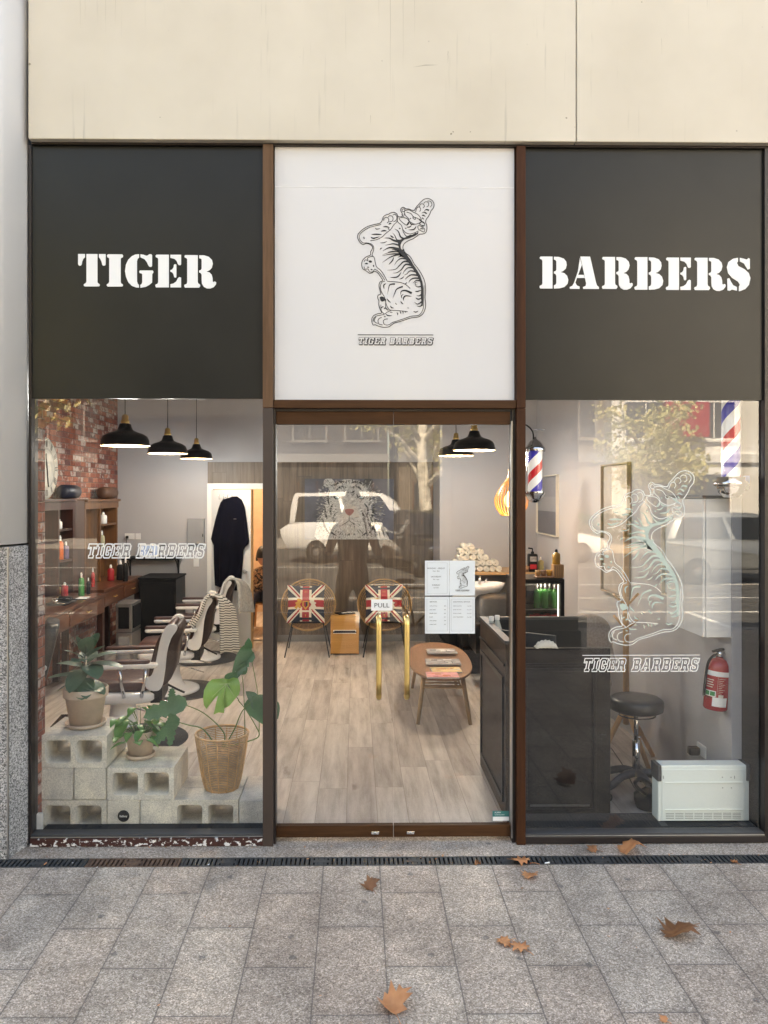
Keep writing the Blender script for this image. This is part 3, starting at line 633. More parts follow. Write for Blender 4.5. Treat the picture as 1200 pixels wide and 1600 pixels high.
b = MB(); b.box(-14, 14, YG0, 0.30, -0.3, 0.0); struct(b, 'threshold_paving', M['pave_strip'])
b = MB(); y1 = -7.4
b.add([(-16, YG1, 0), (16, YG1, 0), (16, y1, gz(y1)), (-16, y1, gz(y1)), (-16, YG1, -.3), (16, YG1, -.3), (16, y1, -.4), (-16, y1, -.4)],
      [(0, 1, 2, 3), (4, 5, 6, 7), (0, 4, 5, 1), (3, 2, 6, 7), (0, 3, 7, 4), (1, 5, 6, 2)])
struct(b, 'pavement', M['pave'])
b = MB(); b.box(-16, 16, YG0-0.001, YG1+0.001, -0.32, -0.10); struct(b, 'drain_channel', M['blackm'])
b = MB(); b.box(-40, 40, -7.41, -7.60, -.4, gz(-7.4)+0.004); struct(b, 'kerb', M['kerb'])
b = MB(); b.add([(-120, -7.6, -.25), (120, -7.6, -.25), (120, -90, -.25), (-120, -90, -.25)], [(0, 3, 2, 1)]); struct(b, 'road', M['asphalt'])
b = MB()
for k in range(-9, 12): b.box(k*3.1, k*3.1+0.12, -7.8, -10.0, -.246, -.244)
b.box(-60, 60, -10.0, -10.12, -.246, -.244)
for k in range(-14, 14): b.box(k*4.5, k*4.5+2.4, -14.4, -14.55, -.246, -.244)
b.box(-60, 60, -18.9, -19.02, -.246, -.244); b.box(-60, 60, -12.0, -12.08, -.246, -.244)
struct(b, 'road_markings', M['roadpaint'])
b = MB(); b.box(-120, 120, -27.0, -90, -.24, -.09); struct(b, 'far_footpath', M['kerb'])
b = MB(); poly = arc(12.5, -25.5, 5.0, 0, 360, 20, 1.3); b.prism(poly, -.25, -.10, 'XY'); struct(b, 'traffic_island', M['terra'])

# ---- granite clad column and pale metal column at the left
pc = gnd(12, 1343); cx, cy = pc.x, pc.y
t = T('clad_column', 'street corner column with speckled granite base and pale metal upper cladding left of the shop window', 'column', (XL-0.3, -0.1, 0))
x0 = XL-0.012
zj = Z(851, 0)
b = MB(); b.prism([(x0, 0.05), (x0, -0.008), (cx, cy), (cx-0.8, cy-0.02), (cx-0.8, 0.05)], 0.0, zj, 'XY'); b.build('granite_base', M['granite'], t, world=True, bevel=0.004)
b = MB(); b.box(cx-0.003, cx+0.003, cy-0.004, cy+0.012, 0, zj); b.build('corner_bead', M['alu'], t, world=True)
b = MB(); rr = []
p0, p1 = Vector((x0-0.006, -0.012)), Vector((cx-0.02, cy-0.01))
curve = [p0, p0.lerp(p1, .3)+Vector((0.0, -0.02)), p0.lerp(p1, .7)+Vector((-0.005, -0.03)), p1+Vector((-.02, -.02)), p1+Vector((-.12, -.06)), p1+Vector((-.3, -.085)), p1+Vector((-.8, -.09))]
cs = [(q.x, q.y) for q in smooth_pts([Vector((p.x, p.y, 0)) for p in curve], 6)]
b.prism(cs+[(cx-0.9, 0.06), (x0-0.006, 0.06)], zj+0.012, 7.0, 'XY', smooth=True); b.build('metal_cladding', M['panelgrey'], t, world=True)
b = MB(); b.box(cx-0.9, x0-0.02, -0.005, 0.04, zj-0.004, zj+0.016); b.build('shadow_gap', M['brown_dk'], t, world=True)

# ---- cream fascia cladding above, the building behind it
zf = Z(219.5, -0.06)
xseam = X(900.5, -0.06); xl0 = X(44, -0.06)
t = T('fascia_cladding', 'cream metal fascia panels with rain streaks above the three shop signs', 'cladding', (0, -0.06, zf))
b = MB(); b.box(xl0, xseam-0.0025, -0.06, 0.02, zf, 6.2); b.build('fascia_panel', M['fascia'], t, world=True, bevel=0.004)
b = MB(); b.box(xseam+0.0025, 5.2, -0.06, 0.02, zf, 6.2); b.build('fascia_panel', M['fascia'], t, world=True, bevel=0.004)
b = MB(); b.box(xl0, 5.2, -0.02, 0.05, zf-0.012, zf+0.5); b.build('shadow_gap', M['brown_dk'], t, world=True)
rq = random.Random(31); SG = pm('streak_grime', (.27, .23, .17), .7)
def stain(px, y0_, y1_, w_):
    P = [(at(px+rq.uniform(-.35, .35), y0_+(y1_-y0_)*k/8, -.061).x, at(px, y0_+(y1_-y0_)*k/8, -.061).z) for k in range(9)]; b = MB(); b.ribbon(P, w_, -.0601, .0004, None, taper='end'); b.build('rain_streak', SG, t, world=True)
for px, y0_, y1_, w_ in [(610, -20, 162, .0016), (630, -20, 108, .0014), (648, -20, 62, .0010), (592, -20, 48, .0009), (700, 80, 100, .0022), (125, -20, 44, .0012), (165, -20, 50, .0010), (180, -20, 36, .0009), (133, -20, 30, .0008), (579, 180, 196, .0014), (1034, 60, 84, .0008)]: stain(px, y0_, y1_, w_)
for px, py, r_ in [(885, 184, .006), (735, 206, .004), (705, 209, .007), (708, 206, .005), (46, 100, .008), (597, 95, .003), (1003, 3, .004), (250, 183, .003)]:
    q_ = at(px, py, -.061); b = MB(); b.prism([(q_.x+r_*rq.uniform(.6, 1.1)*math.cos(R(a)), q_.z+r_*rq.uniform(.6, 1.1)*math.sin(R(a))) for a in range(0, 360, 36)], -.0601, -.0605, 'XZ'); b.build('grime_spot', SG, t, world=True)
b = MB(); q0, q1 = at(645, 105, -.06), at(684, 102, -.06); b.ribbon([(q0.x, q0.z), ((q0.x+q1.x)/2, q1.z), (q1.x, q1.z+.002)], .007, -.0601, .0003, None, taper='both'); b.build('scuff', pm('scuff_grey', (.42, .37, .29), .6), t, world=True)
bt = T('shop_building', 'upper storeys of the building over the barber shop', 'building', (0, 8, 3.6))
b = MB(); b.box(-30, 30, 0.05, 16, 3.62, 9.3); b.build('upper_wall', M['white_wall'], bt, world=True)
b = MB(); b.box(-30, XL-0.45, 0.06, 0.2, -0.2, 3.6); b.box(-30, -3.45, 0.2, 16, -0.2, 3.6); b.build('side_wall', M['white_wall'], bt, world=True)
b = MB(); b.box(XR+0.06, 30, 0.06, 0.5, -0.2, 3.6); b.build('side_wall', M['white_wall'], bt, world=True)

# ---- timber shopfront frame
fr = T('shopfront_frame', 'brown timber shopfront frame holding two windows and the glass doors', 'frame', (0, 0, 0))
zt = zf-0.012; zb = 0.0
p1a, p1b = X(411.5), X(427.5); p2a, p2b = X(805.5), X(819.5)
ztr1, ztr0 = Z(625.5), Z(638.5)
for a, c in ((p1a, p1b), (p2a, p2b)):
    b = MB(); b.box(a, c, -0.035, 0.085, ztr0+0.001, zt); b.build('post', M['brown_up'] if a < 0 else M['brown'], fr, bevel=0.003)
    b = MB(); b.box(a, c, -0.033, 0.085, zb, ztr0-0.001); b.build('post', M['brown'] if a > 0 else pm('dull_dark_brown', (0.055, 0.036, 0.028), 0.5), fr, bevel=0.003)  # lower left length is a darker, greyer brown than the upper
b = MB(); b.box(p1b, p2a, -0.025, 0.085, ztr0, ztr1); b.build('transom', M['brown_h'], fr, bevel=0.003)
b = MB(); b.box(XL-0.008, XL+0.008, -0.01, 0.08, 0, zt); b.build('edge_bar', M['brown_dk'], fr)
b = MB(); b.box(X(1192), X(1198.5), -0.02, 0.08, 0, zt); b.build('edge_bar', M['brown_dk'], fr, bevel=0.002)
b = MB(); b.box(X(1198.8), X(1245), -0.03, 0.08, 0, zt); b.build('end_post', M['brown_up'], fr, bevel=0.003)
zs1 = 0.075; zs0 = 0.012
b = MB(); b.box(XL+0.008, p1a, -0.03, 0.05, 0.004, 0.048); b.build('sill', M['peel'], fr)
b = MB(); b.box(XL+0.008, p1a, -0.022, 0.008, 0.049, 0.054); b.build('sill_bead', M['alu'], fr, bevel=0.001)
b = MB(); b.box(XL+0.008, p1a, -0.016, 0.054, 0.0545, 0.0665); b.build('glazing_bar', M['charc'], fr, bevel=0.001)
b = MB(); b.box(p2b, X(1192), -0.03, 0.05, 0.004, 0.042); b.build('sill', M['brown_dk'], fr, bevel=0.003)
b = MB(); b.box(p2b, X(1192), -0.022, 0.0, 0.043, 0.047); b.build('sill_bead', M['steel'], fr, bevel=0.001)
b = MB(); b.box(p2b, X(1192), -0.016, 0.054, 0.0475, 0.0565); b.build('glazing_bar', M['charc'], fr, bevel=0.001)
b = MB(); b.box(at(1177, 900, .1).x, X(1192)-.001, .03, .235, .0575, CHH); b.build('side_return', M['black'], fr)
for a, c in ((p1b, p1b+0.012), (p2a-0.020, p2a)): b = MB(); b.box(a, c, 0.0, 0.085, 0, ztr0); b.build('door_reveal', M['brown_dk'], fr)
b = MB(); b.box(p2a-0.026, p2a-0.020, -0.012, 0.03, 0.03, ztr0-0.07); b.build('steel_stop', M['steel'], fr)
b = MB(); b.box(p1b, p2a, 0.01, 0.085, ztr0-0.014, ztr0); b.build('head_gap', M['brown_dk'], fr)
# header strip
b = MB(); b.box(XL+.008, p1a, -0.004, 0.03, Z(226), zt); b.box(p2b, X(1192), -0.004, 0.03, Z(229), zt); b.box(p1b, p2a, -0.004, 0.03, Z(225.5), zt); b.build('header_strip', M['brown_dk'], fr)

# ---- sign boards
def board(px0, px1, py0, py1, mat, label):
    pxc = (px0+px1)/2
    x0_, x1_ = X(px0), X(px1); z1_, z0_ = at(pxc, py0, 0).z, at(pxc, py1, 0).z
    rt = T('sign_board', label, 'sign', ((x0_+x1_)/2, 0.006, z0_), group='sign boards over the shopfront')
    m_ = MB(); m_.box(x0_, x1_, 0.0, 0.012, z0_, z1_); m_.build('panel', mat, rt, world=True)
    return rt
s1 = board(49, 410.8, 226, 623, M['blacksign'], 'black sign board over the left window reading TIGER')
s2 = board(429.5, 803.5, 226, 625, M['whitesign'], 'white sign board over the door with a tiger drawing')
s3 = board(820, 1192, 228, 625, M['blacksign'], 'black sign board over the right window reading BARBERS')
def sign_letters(rt, letters, sc, ox, oy):
    m_ = MB()
    for ch, a0, a1, b0, b1 in letters:
        q0 = at(ox+a0/sc, oy+b0/sc, 0); q1 = at(ox+a1/sc, oy+b1/sc, 0)
        stencil(m_, ch, (q0.x, q0.z), (q1.x, q1.z), -0.0005, 0.003, None)
    m_.build('lettering', M['cap'], rt, world=True, fixn=True)
sign_letters(s1, [('T',103,301,125,359),('I',309,427,127,360),('G',441,646,126,369),('E',659,845,130,366),('R',867,1098,133,374)], 4.615, 100, 370)
sign_letters(s3, [('B',72,214,98,256),('A',221,365,98,258),('R',380,532,100,262),('B',540,682,101,262),('E',695,818,103,263),('R',835,990,104,268),('S',996,1112,104,269)], 3.158, 820, 370)
m_ = MB(); c0 = at(570, 300, 0)
fx = lambda u: at(550+u/8.571, 420, 0).x
fz = lambda v: at(618, 300+v/8.571, 0).z
tiger_art(m_, fx, fz, -0.0015, 0.0040, None, None); m_.build('tiger_drawing', M['ink'], s2, world=True)
m_ = MB(); xa, xb = at(559, 532, 0).x, at(677, 532, 0).x
m_.ribbon([(xa, at(618, 523.3, 0).z), (xb, at(618, 523.3, 0).z)], 0.004, -0.001, 0.001, M['ink'])
slab_text(m_, 'TIGER BARBERS', xa, xb, at(618, 538.5, 0).z, at(618, 527.5, 0).z, -0.001, 0.0030, M['ink'], 0.0012, shadow=M['ink'])
slab_text(m_, 'TIGER BARBERS', xa, xb, at(618, 538.5, 0).z, at(618, 527.5, 0).z, -0.0030, 0.0016, M['ink'], 0.0012, fill=M['whitesign'])
m_.build('lettering', None, s2, world=True)
b = MB(); b.box(X(429.8), X(803.3), -0.0012, -0.0003, Z(293), Z(291.5)); b.build('reflection_strip', pm('painted_reflection', (.72, .71, .71), .3), s2, world=True)  # pale strip paints a reflected line across the white board

# ---- windows
zl1 = Z(623, 0)-0.001
def pane(px0, px1, label, z0_):
    o = MB(); x0_, x1_ = px0, px1; o.box(x0_, x1_, 0.014, 0.020, z0_, zt)
    o = o.build('window_glass', M['glass'], origin=((x0_+x1_)/2, 0.017, z0_)); return tag(o, label, 'window glass')
pane(XL+0.009, p1a-0.001, 'large left shop window pane in front of the plants on concrete blocks', 0.067)
pane(p2b+0.001, X(1192)-0.001, 'large right shop window pane with the etched tiger drawing', 0.057)

# lettering stuck on the left window
q0, q1 = at(134, 872, 0), at(321, 850, 0)
m_ = MB(); slab_text(m_, 'TIGER BARBERS', q0.x, q1.x, q0.z, q1.z, 0.0125, 0.0075, M['cap'], 0.0012)
tag(m_.build('window_lettering', None, origin=((q0.x+q1.x)/2, 0.012, q0.z)), 'white outlined TIGER BARBERS lettering on the left window', 'window lettering')
# tiger and lettering on the right window
m_ = MB()
fx2 = lambda u: at(910+u*0.1603, 870, 0).x
fz2 = lambda v: at(1000, 721.5+v*0.1584, 0).z
tiger_art(m_, fx2, fz2, 0.0125, 0.0046, M['decal'], M['etch'])
tag(m_.build('window_drawing', None, origin=(fx2(500), 0.012, fz2(1800))), 'large etched tiger line drawing on the right window', 'window decal')
m_ = MB(); q0, q1 = at(911, 1050, 0), at(1095, 1029, 0)
slab_text(m_, 'TIGER BARBERS', q0.x, q1.x, q0.z, q1.z, 0.0125, 0.0055, M['cap'], 0.0012)
zz = at(1000, 1024.5, 0).z; m_.ribbon([(q0.x, zz), (q1.x, zz)], 0.0035, 0.0125, 0.001, M['cap'])
tag(m_.build('window_lettering', None, origin=((q0.x+q1.x)/2, 0.012, q0.z)), 'white outlined TIGER BARBERS lettering under the etched tiger', 'window lettering')

# ---- glass doors
YD = 0.035
def door(x0_, x1_, hx, label):
    rt = T('glass_door', label, 'door', ((x0_+x1_)/2, YD, 0.02), group='pair of glass entrance doors')
    zr1 = at(600, 1290, YD-.02).z; zr0 = at(600, 1308, YD-.02).z; zt1 = at(600, 643, YD-.02).z; zt0 = at(600, 663, YD-.02).z
    b = MB(); b.box(x0_, x1_, YD-0.02, YD+0.02, zr0, zr1); o = b.build('bottom_rail', M['brown_h'], rt, world=True, bevel=0.002)
    lx = X(586, YD) if hx < 600 else X(641, YD)
    b = MB(); b.box(lx-0.022, lx+0.022, YD-0.024, YD-0.018, zr0+0.016, zr0+0.034); k = b.build('lock_plate', M['chrome'], rt, world=True, bevel=0.004)
    b = MB(); b.lathe([(0.0, 0.004), (0.007, 0.003), (0.008, 0)], (lx, YD-0.024, zr0+0.025), 12, rot=Matrix.Rotation(R(90), 3, 'X')); b.build('lock_barrel', M['steel'], rt, world=True)
    b = MB(); b.box(x0_, x1_, YD-0.02, YD+0.02, zt0, zt1); b.build('top_rail', M['brown_h'], rt, world=True, bevel=0.002)
    b = MB(); b.box(x0_, x1_, YD-0.004, YD+0.004, zr1, zt0); b.build('glass_panel', M['glass'], rt, world=True)
    hc = X(hx, YD-0.07); za, zb_ = at(hx, 1090, YD-.07).z, at(hx, 970, YD-.07).z
    b = MB(); pts = [(hc, YD-0.002, za-0.006)]+[(hc, YD-0.07+0.028*(1-math.sin(R(a))), za-0.006+0.03*(1-math.cos(R(a)))) for a in range(30, 91, 12)]
    pts += [(hc, YD-0.07, za+0.02+(zb_-za-0.04)*k/6) for k in range(7)]
    pts += [(hc, YD-0.07+0.028*(1-math.cos(R(a))), zb_-0.02+0.028*math.sin(R(a))) for a in range(12, 91, 13)]+[(hc, YD-0.002, zb_+0.008)]
    b.tube(pts, 0.0155, 16); b.build('handle', M['gold'], rt, world=True)
    return rt
dm = X(614.7, YD)
door(p1b+0.013, dm-0.002, 592, 'left glass door leaf with the PULL sticker')
door(dm+0.002, p2a-0.027, 636, 'right glass door leaf with the printed notices')

def sheet(name, px0, px1, py0, py1, mat, label, cat, Y=YD-0.006, th=0.0012, group=None):
    a, c = at(px0, py1, Y), at(px1, py0, Y)
    rt = T(name, label, cat, ((a.x+c.x)/2, Y, a.z), group=group)
    b = MB(); b.box(a.x, c.x, Y-th, Y, a.z, c.z); b.build('sheet', mat, rt, world=True); return rt, a, c
rt, a, c = sheet('door_sticker', 580, 613, 936.5, 954, M['cap'], 'white PULL sticker on the left door above its brass handle', 'sticker')
m_ = MB(); text_mb('PULL', (a.x+c.x)/2, a.z+0.018, YD-0.0078, 0.026, M['ink'], m_, 'CENTER', wscale=1.12); m_.build('print', None, rt, world=True)
sig = 'printed shop notices on the right door'
def notice(px0, px1, py0, py1, label): return sheet('paper_notice', px0, px1, py0, py1, M['paper'], label, 'notice', group=sig)
yp = YD-0.0076
rt, a, c = notice(664, 702, 876, 930.5, 'opening hours notice, top left sheet on the right door')
m_ = MB(); W = c.x-a.x; H = c.z-a.z; cxn = (a.x+c.x)/2-0.006
for i, (l1, l2) in enumerate((('MONDAY - FRIDAY', '10am - 8pm'), ('SATURDAY', '9am - 6pm'), ('SUNDAY', 'CLOSED'))):
    text_mb(l1, cxn, a.z+H*(0.76-0.24*i), yp, 0.0085, M['greyink'], m_, 'CENTER'); text_mb(l2, cxn, a.z+H*(0.69-0.24*i), yp, 0.006, M['greyink'], m_, 'CENTER')
fr_ = lambda m_, x0_, x1_, z0_, z1_: m_.ribbon([(x0_, z0_), (x1_, z0_), (x1_, z1_), (x0_, z1_)], 0.0009, yp, 0.0004, M['greyink'], closed=True)
fr_(m_, a.x+0.012, c.x-0.012, a.z+0.012, c.z-0.012); m_.build('print', None, rt, world=True)
rt, a, c = notice(702.4, 742, 876, 930.5, 'small tiger drawing sheet, top right sheet on the right door')
m_ = MB(); fxs = lambda u: at(711.6+u*0.0192, 900, YD).x
fzs = lambda v: at(720, 882.5+v*0.0202, YD).z
tiger_art(m_, fxs, fzs, yp, 0.0011, M['ink'], M['ink'], 0.0006)
slab_text(m_, 'TIGER BARBERS', at(711, 900, YD).x, at(733, 900, YD).x, at(720, 923.5, YD).z, at(720, 921, YD).z, yp, 0.0007, M['ink'], 0.0006)
m_.build('print', None, rt, world=True)
rt, a, c = notice(664, 702, 932.5, 990, 'price list of services, bottom left sheet on the right door')
m_ = MB(); H = c.z-a.z; fr_(m_, a.x+0.011, c.x-0.011, a.z+0.015, c.z-0.013)
text_mb('SERVICES', a.x+0.026, a.z+H*0.85, yp, 0.0075, M['greyink'], m_)
for i, (s_, p_) in enumerate((('CUT & STYLE', '$40'), ('SKIN FADE', '$45'), ('BEARD TRIM', '$25'), ('BUZZ', '$25'), ('WET SHAVE', '$40'), ('LONG HAIR', '$50'))):
    text_mb(s_, a.x+0.026, a.z+H*(0.74-0.1*i), yp, 0.0052, M['greyink'], m_); text_mb(p_, c.x-0.03, a.z+H*(0.74-0.1*i), yp, 0.0052, M['greyink'], m_)
m_.build('print', None, rt, world=True)
rt, a, c = notice(702.4, 742, 932.5, 990, 'additional services sheet, bottom right sheet on the right door')
m_ = MB(); fr_(m_, a.x+0.009, c.x-0.011, a.z+0.015, c.z-0.013)
text_mb('ADDITIONAL SERVICES', a.x+0.02, a.z+H*0.85, yp, 0.0068, M['greyink'], m_)
for i, (s_, p_) in enumerate((('HAIR COLOUR', 'from $60'), ('HAIR TATTOO', 'from $10'), ('WAX & WASH', 'from $15'), ('FACE TREATMENT', 'from $30'))):
    text_mb(s_, a.x+0.02, a.z+H*(0.74-0.1*i), yp, 0.0052, M['greyink'], m_); text_mb(p_, c.x-0.045, a.z+H*(0.74-0.1*i), yp, 0.0048, M['greyink'], m_)
m_.build('print', None, rt, world=True)
rt, a, c = sheet('door_sticker', 769.5, 795.5, 1267, 1282.5, M['teal'], 'small green and white sticker at the foot of the right door', 'sticker')
m_ = MB(); m_.box(a.x+0.001, c.x-0.001, YD-0.0082, YD-0.0074, a.z+0.001, a.z+0.024, M['cap'])
text_mb('ALARM', a.x+0.012, c.z-0.012, YD-0.0078, 0.008, M['cap'], m_); text_mb('monitored premises', a.x+0.012, c.z-0.023, YD-0.0078, 0.005, M['cap'], m_)
m_.build('print', None, rt, world=True)

# ---- drain grates
def grate(x0_, n, mat, label, group='drain grates along the shopfront'):
    Lg = 0.5; rt = T('drain_grate', label, 'drain grate', (x0_+Lg/2, (YG0+YG1)/2, 0), group=group)
    b = MB(); h = Lg/2-0.0012; yh = (YG0-YG1)/2-0.002
    b.box(-h, h, yh-0.011, yh, -0.018, 0.001); b.box(-h, h, -yh, -yh+0.011, -0.018, 0.001)
    ns = 20; pit = 2*h/ns
    for i in range(ns+1):
        xc = -h+i*pit; wv = 0.0155 if i % 10 else 0.03
        b.box(max(-h, xc-wv/2), min(h, xc+wv/2), -yh+0.011, yh-0.011, -0.016, 0.0)
    b.box(-0.045, 0.045, -0.014, 0.014, -0.015, 0.0012)
    b.build('grate', mat, rt, bevel=0.0012); return rt
gx = [at(136, 1347, -.21).x + 0.503*k for k in range(-3, 12)]
g_lab = {1: 'black iron drain grate between the granite column and the rusty grate', 0: 'black iron drain grate at the foot of the granite column', 2: 'black iron drain grate by the front of the column'}
first = None
gl = {0: 'black iron drain grate left of the column, outside the photo', 1: 'black drain grate furthest left, running past the granite column', 2: 'black drain grate between the granite column and the rusty grate',
      3: 'rusty brown drain grate under the left window', 4: 'black drain grate directly right of the rusty one', 5: 'black drain grate under the left door post', 6: 'black drain grate in front of the left door leaf',
      7: 'black drain grate in front of the right door leaf', 8: 'black drain grate with an orange dead leaf on it', 9: 'black drain grate below the black reception desk', 10: 'black drain grate below the white heater', 11: 'black drain grate at the right edge of the shopfront'}
base_g = None
for k in range(1, 12):
    if k == 3: grate(gx[k], 20, M['rust'], gl[k]); continue
    if base_g is None: base_g = grate(gx[k], 20, M['iron'], gl[k])
    else: dup(base_g, (gx[k]+0.25, (YG0+YG1)/2, 0), label=gl[k])

# ---- fallen leaves
def dead_leaf(px, py, wpx, rz, mat, label, lift=0.0, tilt=0.0, zoff=0.0):
    p = gnd(px, py, 0.0); p = gnd(px, py, gz(p.y)+zoff)
    wd = wpx*(p-Vector(CAM)).length/FPX
    rnd = random.Random(int(px*7+py))
    lob = [(0.0, -.42), (.10, -.30), (.30, -.38), (.26, -.20), (.52, -.12), (.36, .02), (.50, .22), (.26, .16), (.22, .38), (.10, .26), (0, .52), (-.10, .28), (-.24, .36), (-.26, .16), (-.50, .24), (-.36, .02), (-.54, -.14), (-.26, -.18), (-.32, -.36), (-.10, -.30)]
    ring = [(x*(1+rnd.uniform(-.15, .15)), y*(1+rnd.uniform(-.15, .15))) for x, y in lob]
    cz = lambda x, y: (0.22*(abs(x)**1.5)+0.30*max(0, y)**2+0.10*math.sin(5*x+3*y+px))*(1+lift)
    vs = [(0, 0, cz(0, 0))]+[(x*.5, y*.5, cz(x*.5, y*.5)*1.2) for x, y in ring]+[(x, y, cz(x, y)) for x, y in ring]
    n = len(ring); fs = [(0, 1+i, 1+(i+1) % n) for i in range(n)]+[(1+i, 1+n+i, 1+n+(i+1) % n, 1+(i+1) % n) for i in range(n)]
    m_ = MB(); mn = min(q[2] for q in vs); m_.add([(x*wd, y*wd, (z-mn)*wd) for x, y, z in vs], fs, smooth=True)
    m_.tube([(0, -.38*wd, .06*wd), (.03*wd, -.6*wd, .10*wd), (.07*wd, -.8*wd, .05*wd)], 0.0014, 5)
    m_.xf(Matrix.Rotation(rz, 4, 'Z') @ Matrix.Rotation(tilt, 4, 'X'))
    o = m_.build('fallen_leaf', mat); md = o.modifiers.new('s', 'SOLIDIFY'); md.thickness = 0.0009
    o.location = (p.x, p.y, p.z+0.002); return tag(o, label, 'leaf', 'fallen plane tree leaves')
dead_leaf(813, 1349, 33, 1.2, M['dead'], 'pale orange dead leaf lying on the drain grate', 0.4, zoff=0.002)
dead_leaf(827, 1371, 24, 2.2, M['dead'], 'small orange dead leaf just in front of the drain')
dead_leaf(578, 1387, 26, 0.3, M['dead2'], 'small brown dead leaf on the paving before the doors', 0.6)
dead_leaf(787, 1474, 24, 1.9, M['dead'], 'left one of two touching dead leaves on the paving')
dead_leaf(813, 1481, 30, 0.5, M['dead'], 'right one of two touching dead leaves on the paving')
dead_leaf(1059, 1462, 54, 2.0, M['dead2'], 'large rusty brown dead leaf on the right of the paving', 0.3)
dead_leaf(615, 1574, 46, 0.1, M['dead'], 'large orange dead leaf nearest the bottom of the photo', 0.5)
dead_leaf(925, 1329, 18, 1.0, M['dead2'], 'tiny dead leaf on the granite strip below the black desk', 0.8)
dead_leaf(983, 1332, 38, 2.6, M['dead'], 'curled orange dead leaf on the granite strip below the stool', 0.9)
dead_leaf(745, 1349, 10, 0.0, M['dead2'], 'thin upright dead leaf stuck in the drain before the right door', 1.5, 1.2)
dead_leaf(1147, 1349, 11, 0.7, M['dead'], 'tiny orange leaf scrap on the drain below the heater', 0.8, zoff=0.002)
dead_leaf(1037, 1595, 12, 0.7, M['dead'], 'tiny pale leaf scrap at the bottom right of the paving', 0.3)
p = at(855, 1349, 0); q = gnd(855, 1349, 0.006); b = MB(); b.tube([(q.x-.012, q.y, .007), (q.x+.014, q.y+.006, .008)], 0.004, 8)
tag(b.build('cigarette_butt', M['cap'], origin=tuple(q)), 'white cigarette butt lying on the drain grate', 'cigarette butt')

rq = random.Random(77); b = MB()
for k in range(170):
    if k < 90: x_, y_ = rq.uniform(XL, XR+.2), rq.uniform(YG1-.01, YG0+.02); z_ = .0025
    elif k < 130: x_, y_ = rq.uniform(XL, XR), -.033-abs(rq.gauss(0, .012)); z_ = .001
    else: x_, y_ = rq.uniform(-2.4, 3.0), rq.uniform(-1.7, YG1); z_ = gz(y_)+.001
    s_ = rq.uniform(.002, .007); a = rq.uniform(0, 6.28); u = Vector((math.cos(a), math.sin(a), rq.uniform(0, .5)))*s_; v_ = Vector((-math.sin(a), math.cos(a), rq.uniform(0, .4)))*s_*rq.uniform(.25, .7); c_ = Vector((x_, y_, z_+.001))
    b.add([c_-u-v_, c_+u-v_, c_+u+v_, c_-u+v_], [(0, 1, 2, 3)], M[rq.choice(['dead', 'dead2', 'soil', 'cap'] if k % 4 == 0 else ['dead2', 'soil', 'dead'])])
tag(b.build('leaf_litter', None, origin=(0, -.2, .002), fixn=False), 'tiny leaf scraps and grit caught along the drain and sill', 'litter', None, 'stuff')
# ================================================================ ROOM SHELL
YB = 6.0; XLW = -3.19; XRW = 2.26; CH = 3.55
b = MB(); b.box(XLW-0.2, XRW+0.3, 0.09, YB, -0.10, 0.001); struct(b, 'floor', M['floor'])
b = MB(); b.box(-3.4, 0.6, YB+0.12, 9.0, -0.10, 0.001); struct(b, 'back_room_floor', M['floor'])
b = MB(); b.box(XLW-0.2, XRW+0.3, 0.09, YB+3, CH, CH+0.06); struct(b, 'ceiling', M['ceiling'])
b = MB(); b.box(XLW-0.12, XLW, 0.35, YB, 0, CH); struct(b, 'left_brick_wall', M['brick'])
b = MB(); b.box(-2.2, XL-0.0, 0.09, 0.199, 0.03, CH); struct(b, 'brick_pier', M['brick'])
b = MB(); b.box(XLW-0.1, -2.2, 0.20, 0.32, 0, CH); struct(b, 'left_return_wall', M['white_wall'])
b = MB(); b.box(XL, XL+0.035, 0.06, 0.088, 0.03, 0.15); struct(b, 'pier_skirting', M['white'])
# back wall with a door opening
dx0, dx1 = X(333, YB), X(424, YB); dzt = Z(764, YB)
b = MB(); b.box(XLW, dx0, YB, YB+0.12, 0, CH); b.box(dx0, dx1, YB, YB+0.12, dzt, CH); b.box(dx1, 1.05, YB, YB+0.12, 0, CH); struct(b, 'back_wall', M['white_wall'])
b = MB(); b.box(1.05, 1.15, 5.2, YB, 0, CH); b.box(1.15, XRW+.1, 5.2, 5.3, 0, CH); struct(b, 'basin_wall', M['white_wall'])
b = MB(); b.box(XRW, XRW+0.1, 0.236, 5.3, 0, CH); struct(b, 'right_wall', M['white_wall'])
b = MB(); b.box(dx1+0.4, dx1+0.5, YB+0.12, 9, 0, CH); b.box(-3.4, dx1+.5, 8.6, 8.7, 0, CH); b.box(-3.4, -3.3, YB+.12, 8.6, 0, CH); struct(b, 'back_room_wall', M['peach'])
# timber panelling on the back wall
t = T('wall_panelling', 'grey brown timber panelling covering the back wall behind the round chairs', 'wall panelling', (-0.3, YB-0.02, 0))
b = MB(); b.box(dx1+0.06, 1.045, YB-0.022, YB-0.001, 0.0, Z(722, YB)); b.build('panel', M['panel'], t, world=True)
b = MB(); b.box(X(325, YB), dx1+0.058, YB-0.022, YB-0.001, Z(757, YB), Z(722, YB)); b.build('header_panel', M['panel'], t, world=True)
b = MB(); b.box(dx1+0.06, 1.045, YB-0.034, YB-0.0225, 0.0, 0.09); b.build('skirting', pm('grey_skirting', (.2, .2, .2), .5), t, world=True)
t = T('door_frame', 'white architrave round the doorway at the back of the shop', 'door frame', (dx0, YB, 0))
aw = 0.075
b = MB(); b.box(dx0-aw, dx0, YB-0.03, YB-0.001, 0, dzt+aw); b.box(dx0, dx1, YB-0.03, YB-0.001, dzt, dzt+aw); b.box(dx1, dx1+0.055, YB-0.03, YB-0.001, 0, dzt+aw); b.build('architrave', M['white'], t, world=True)
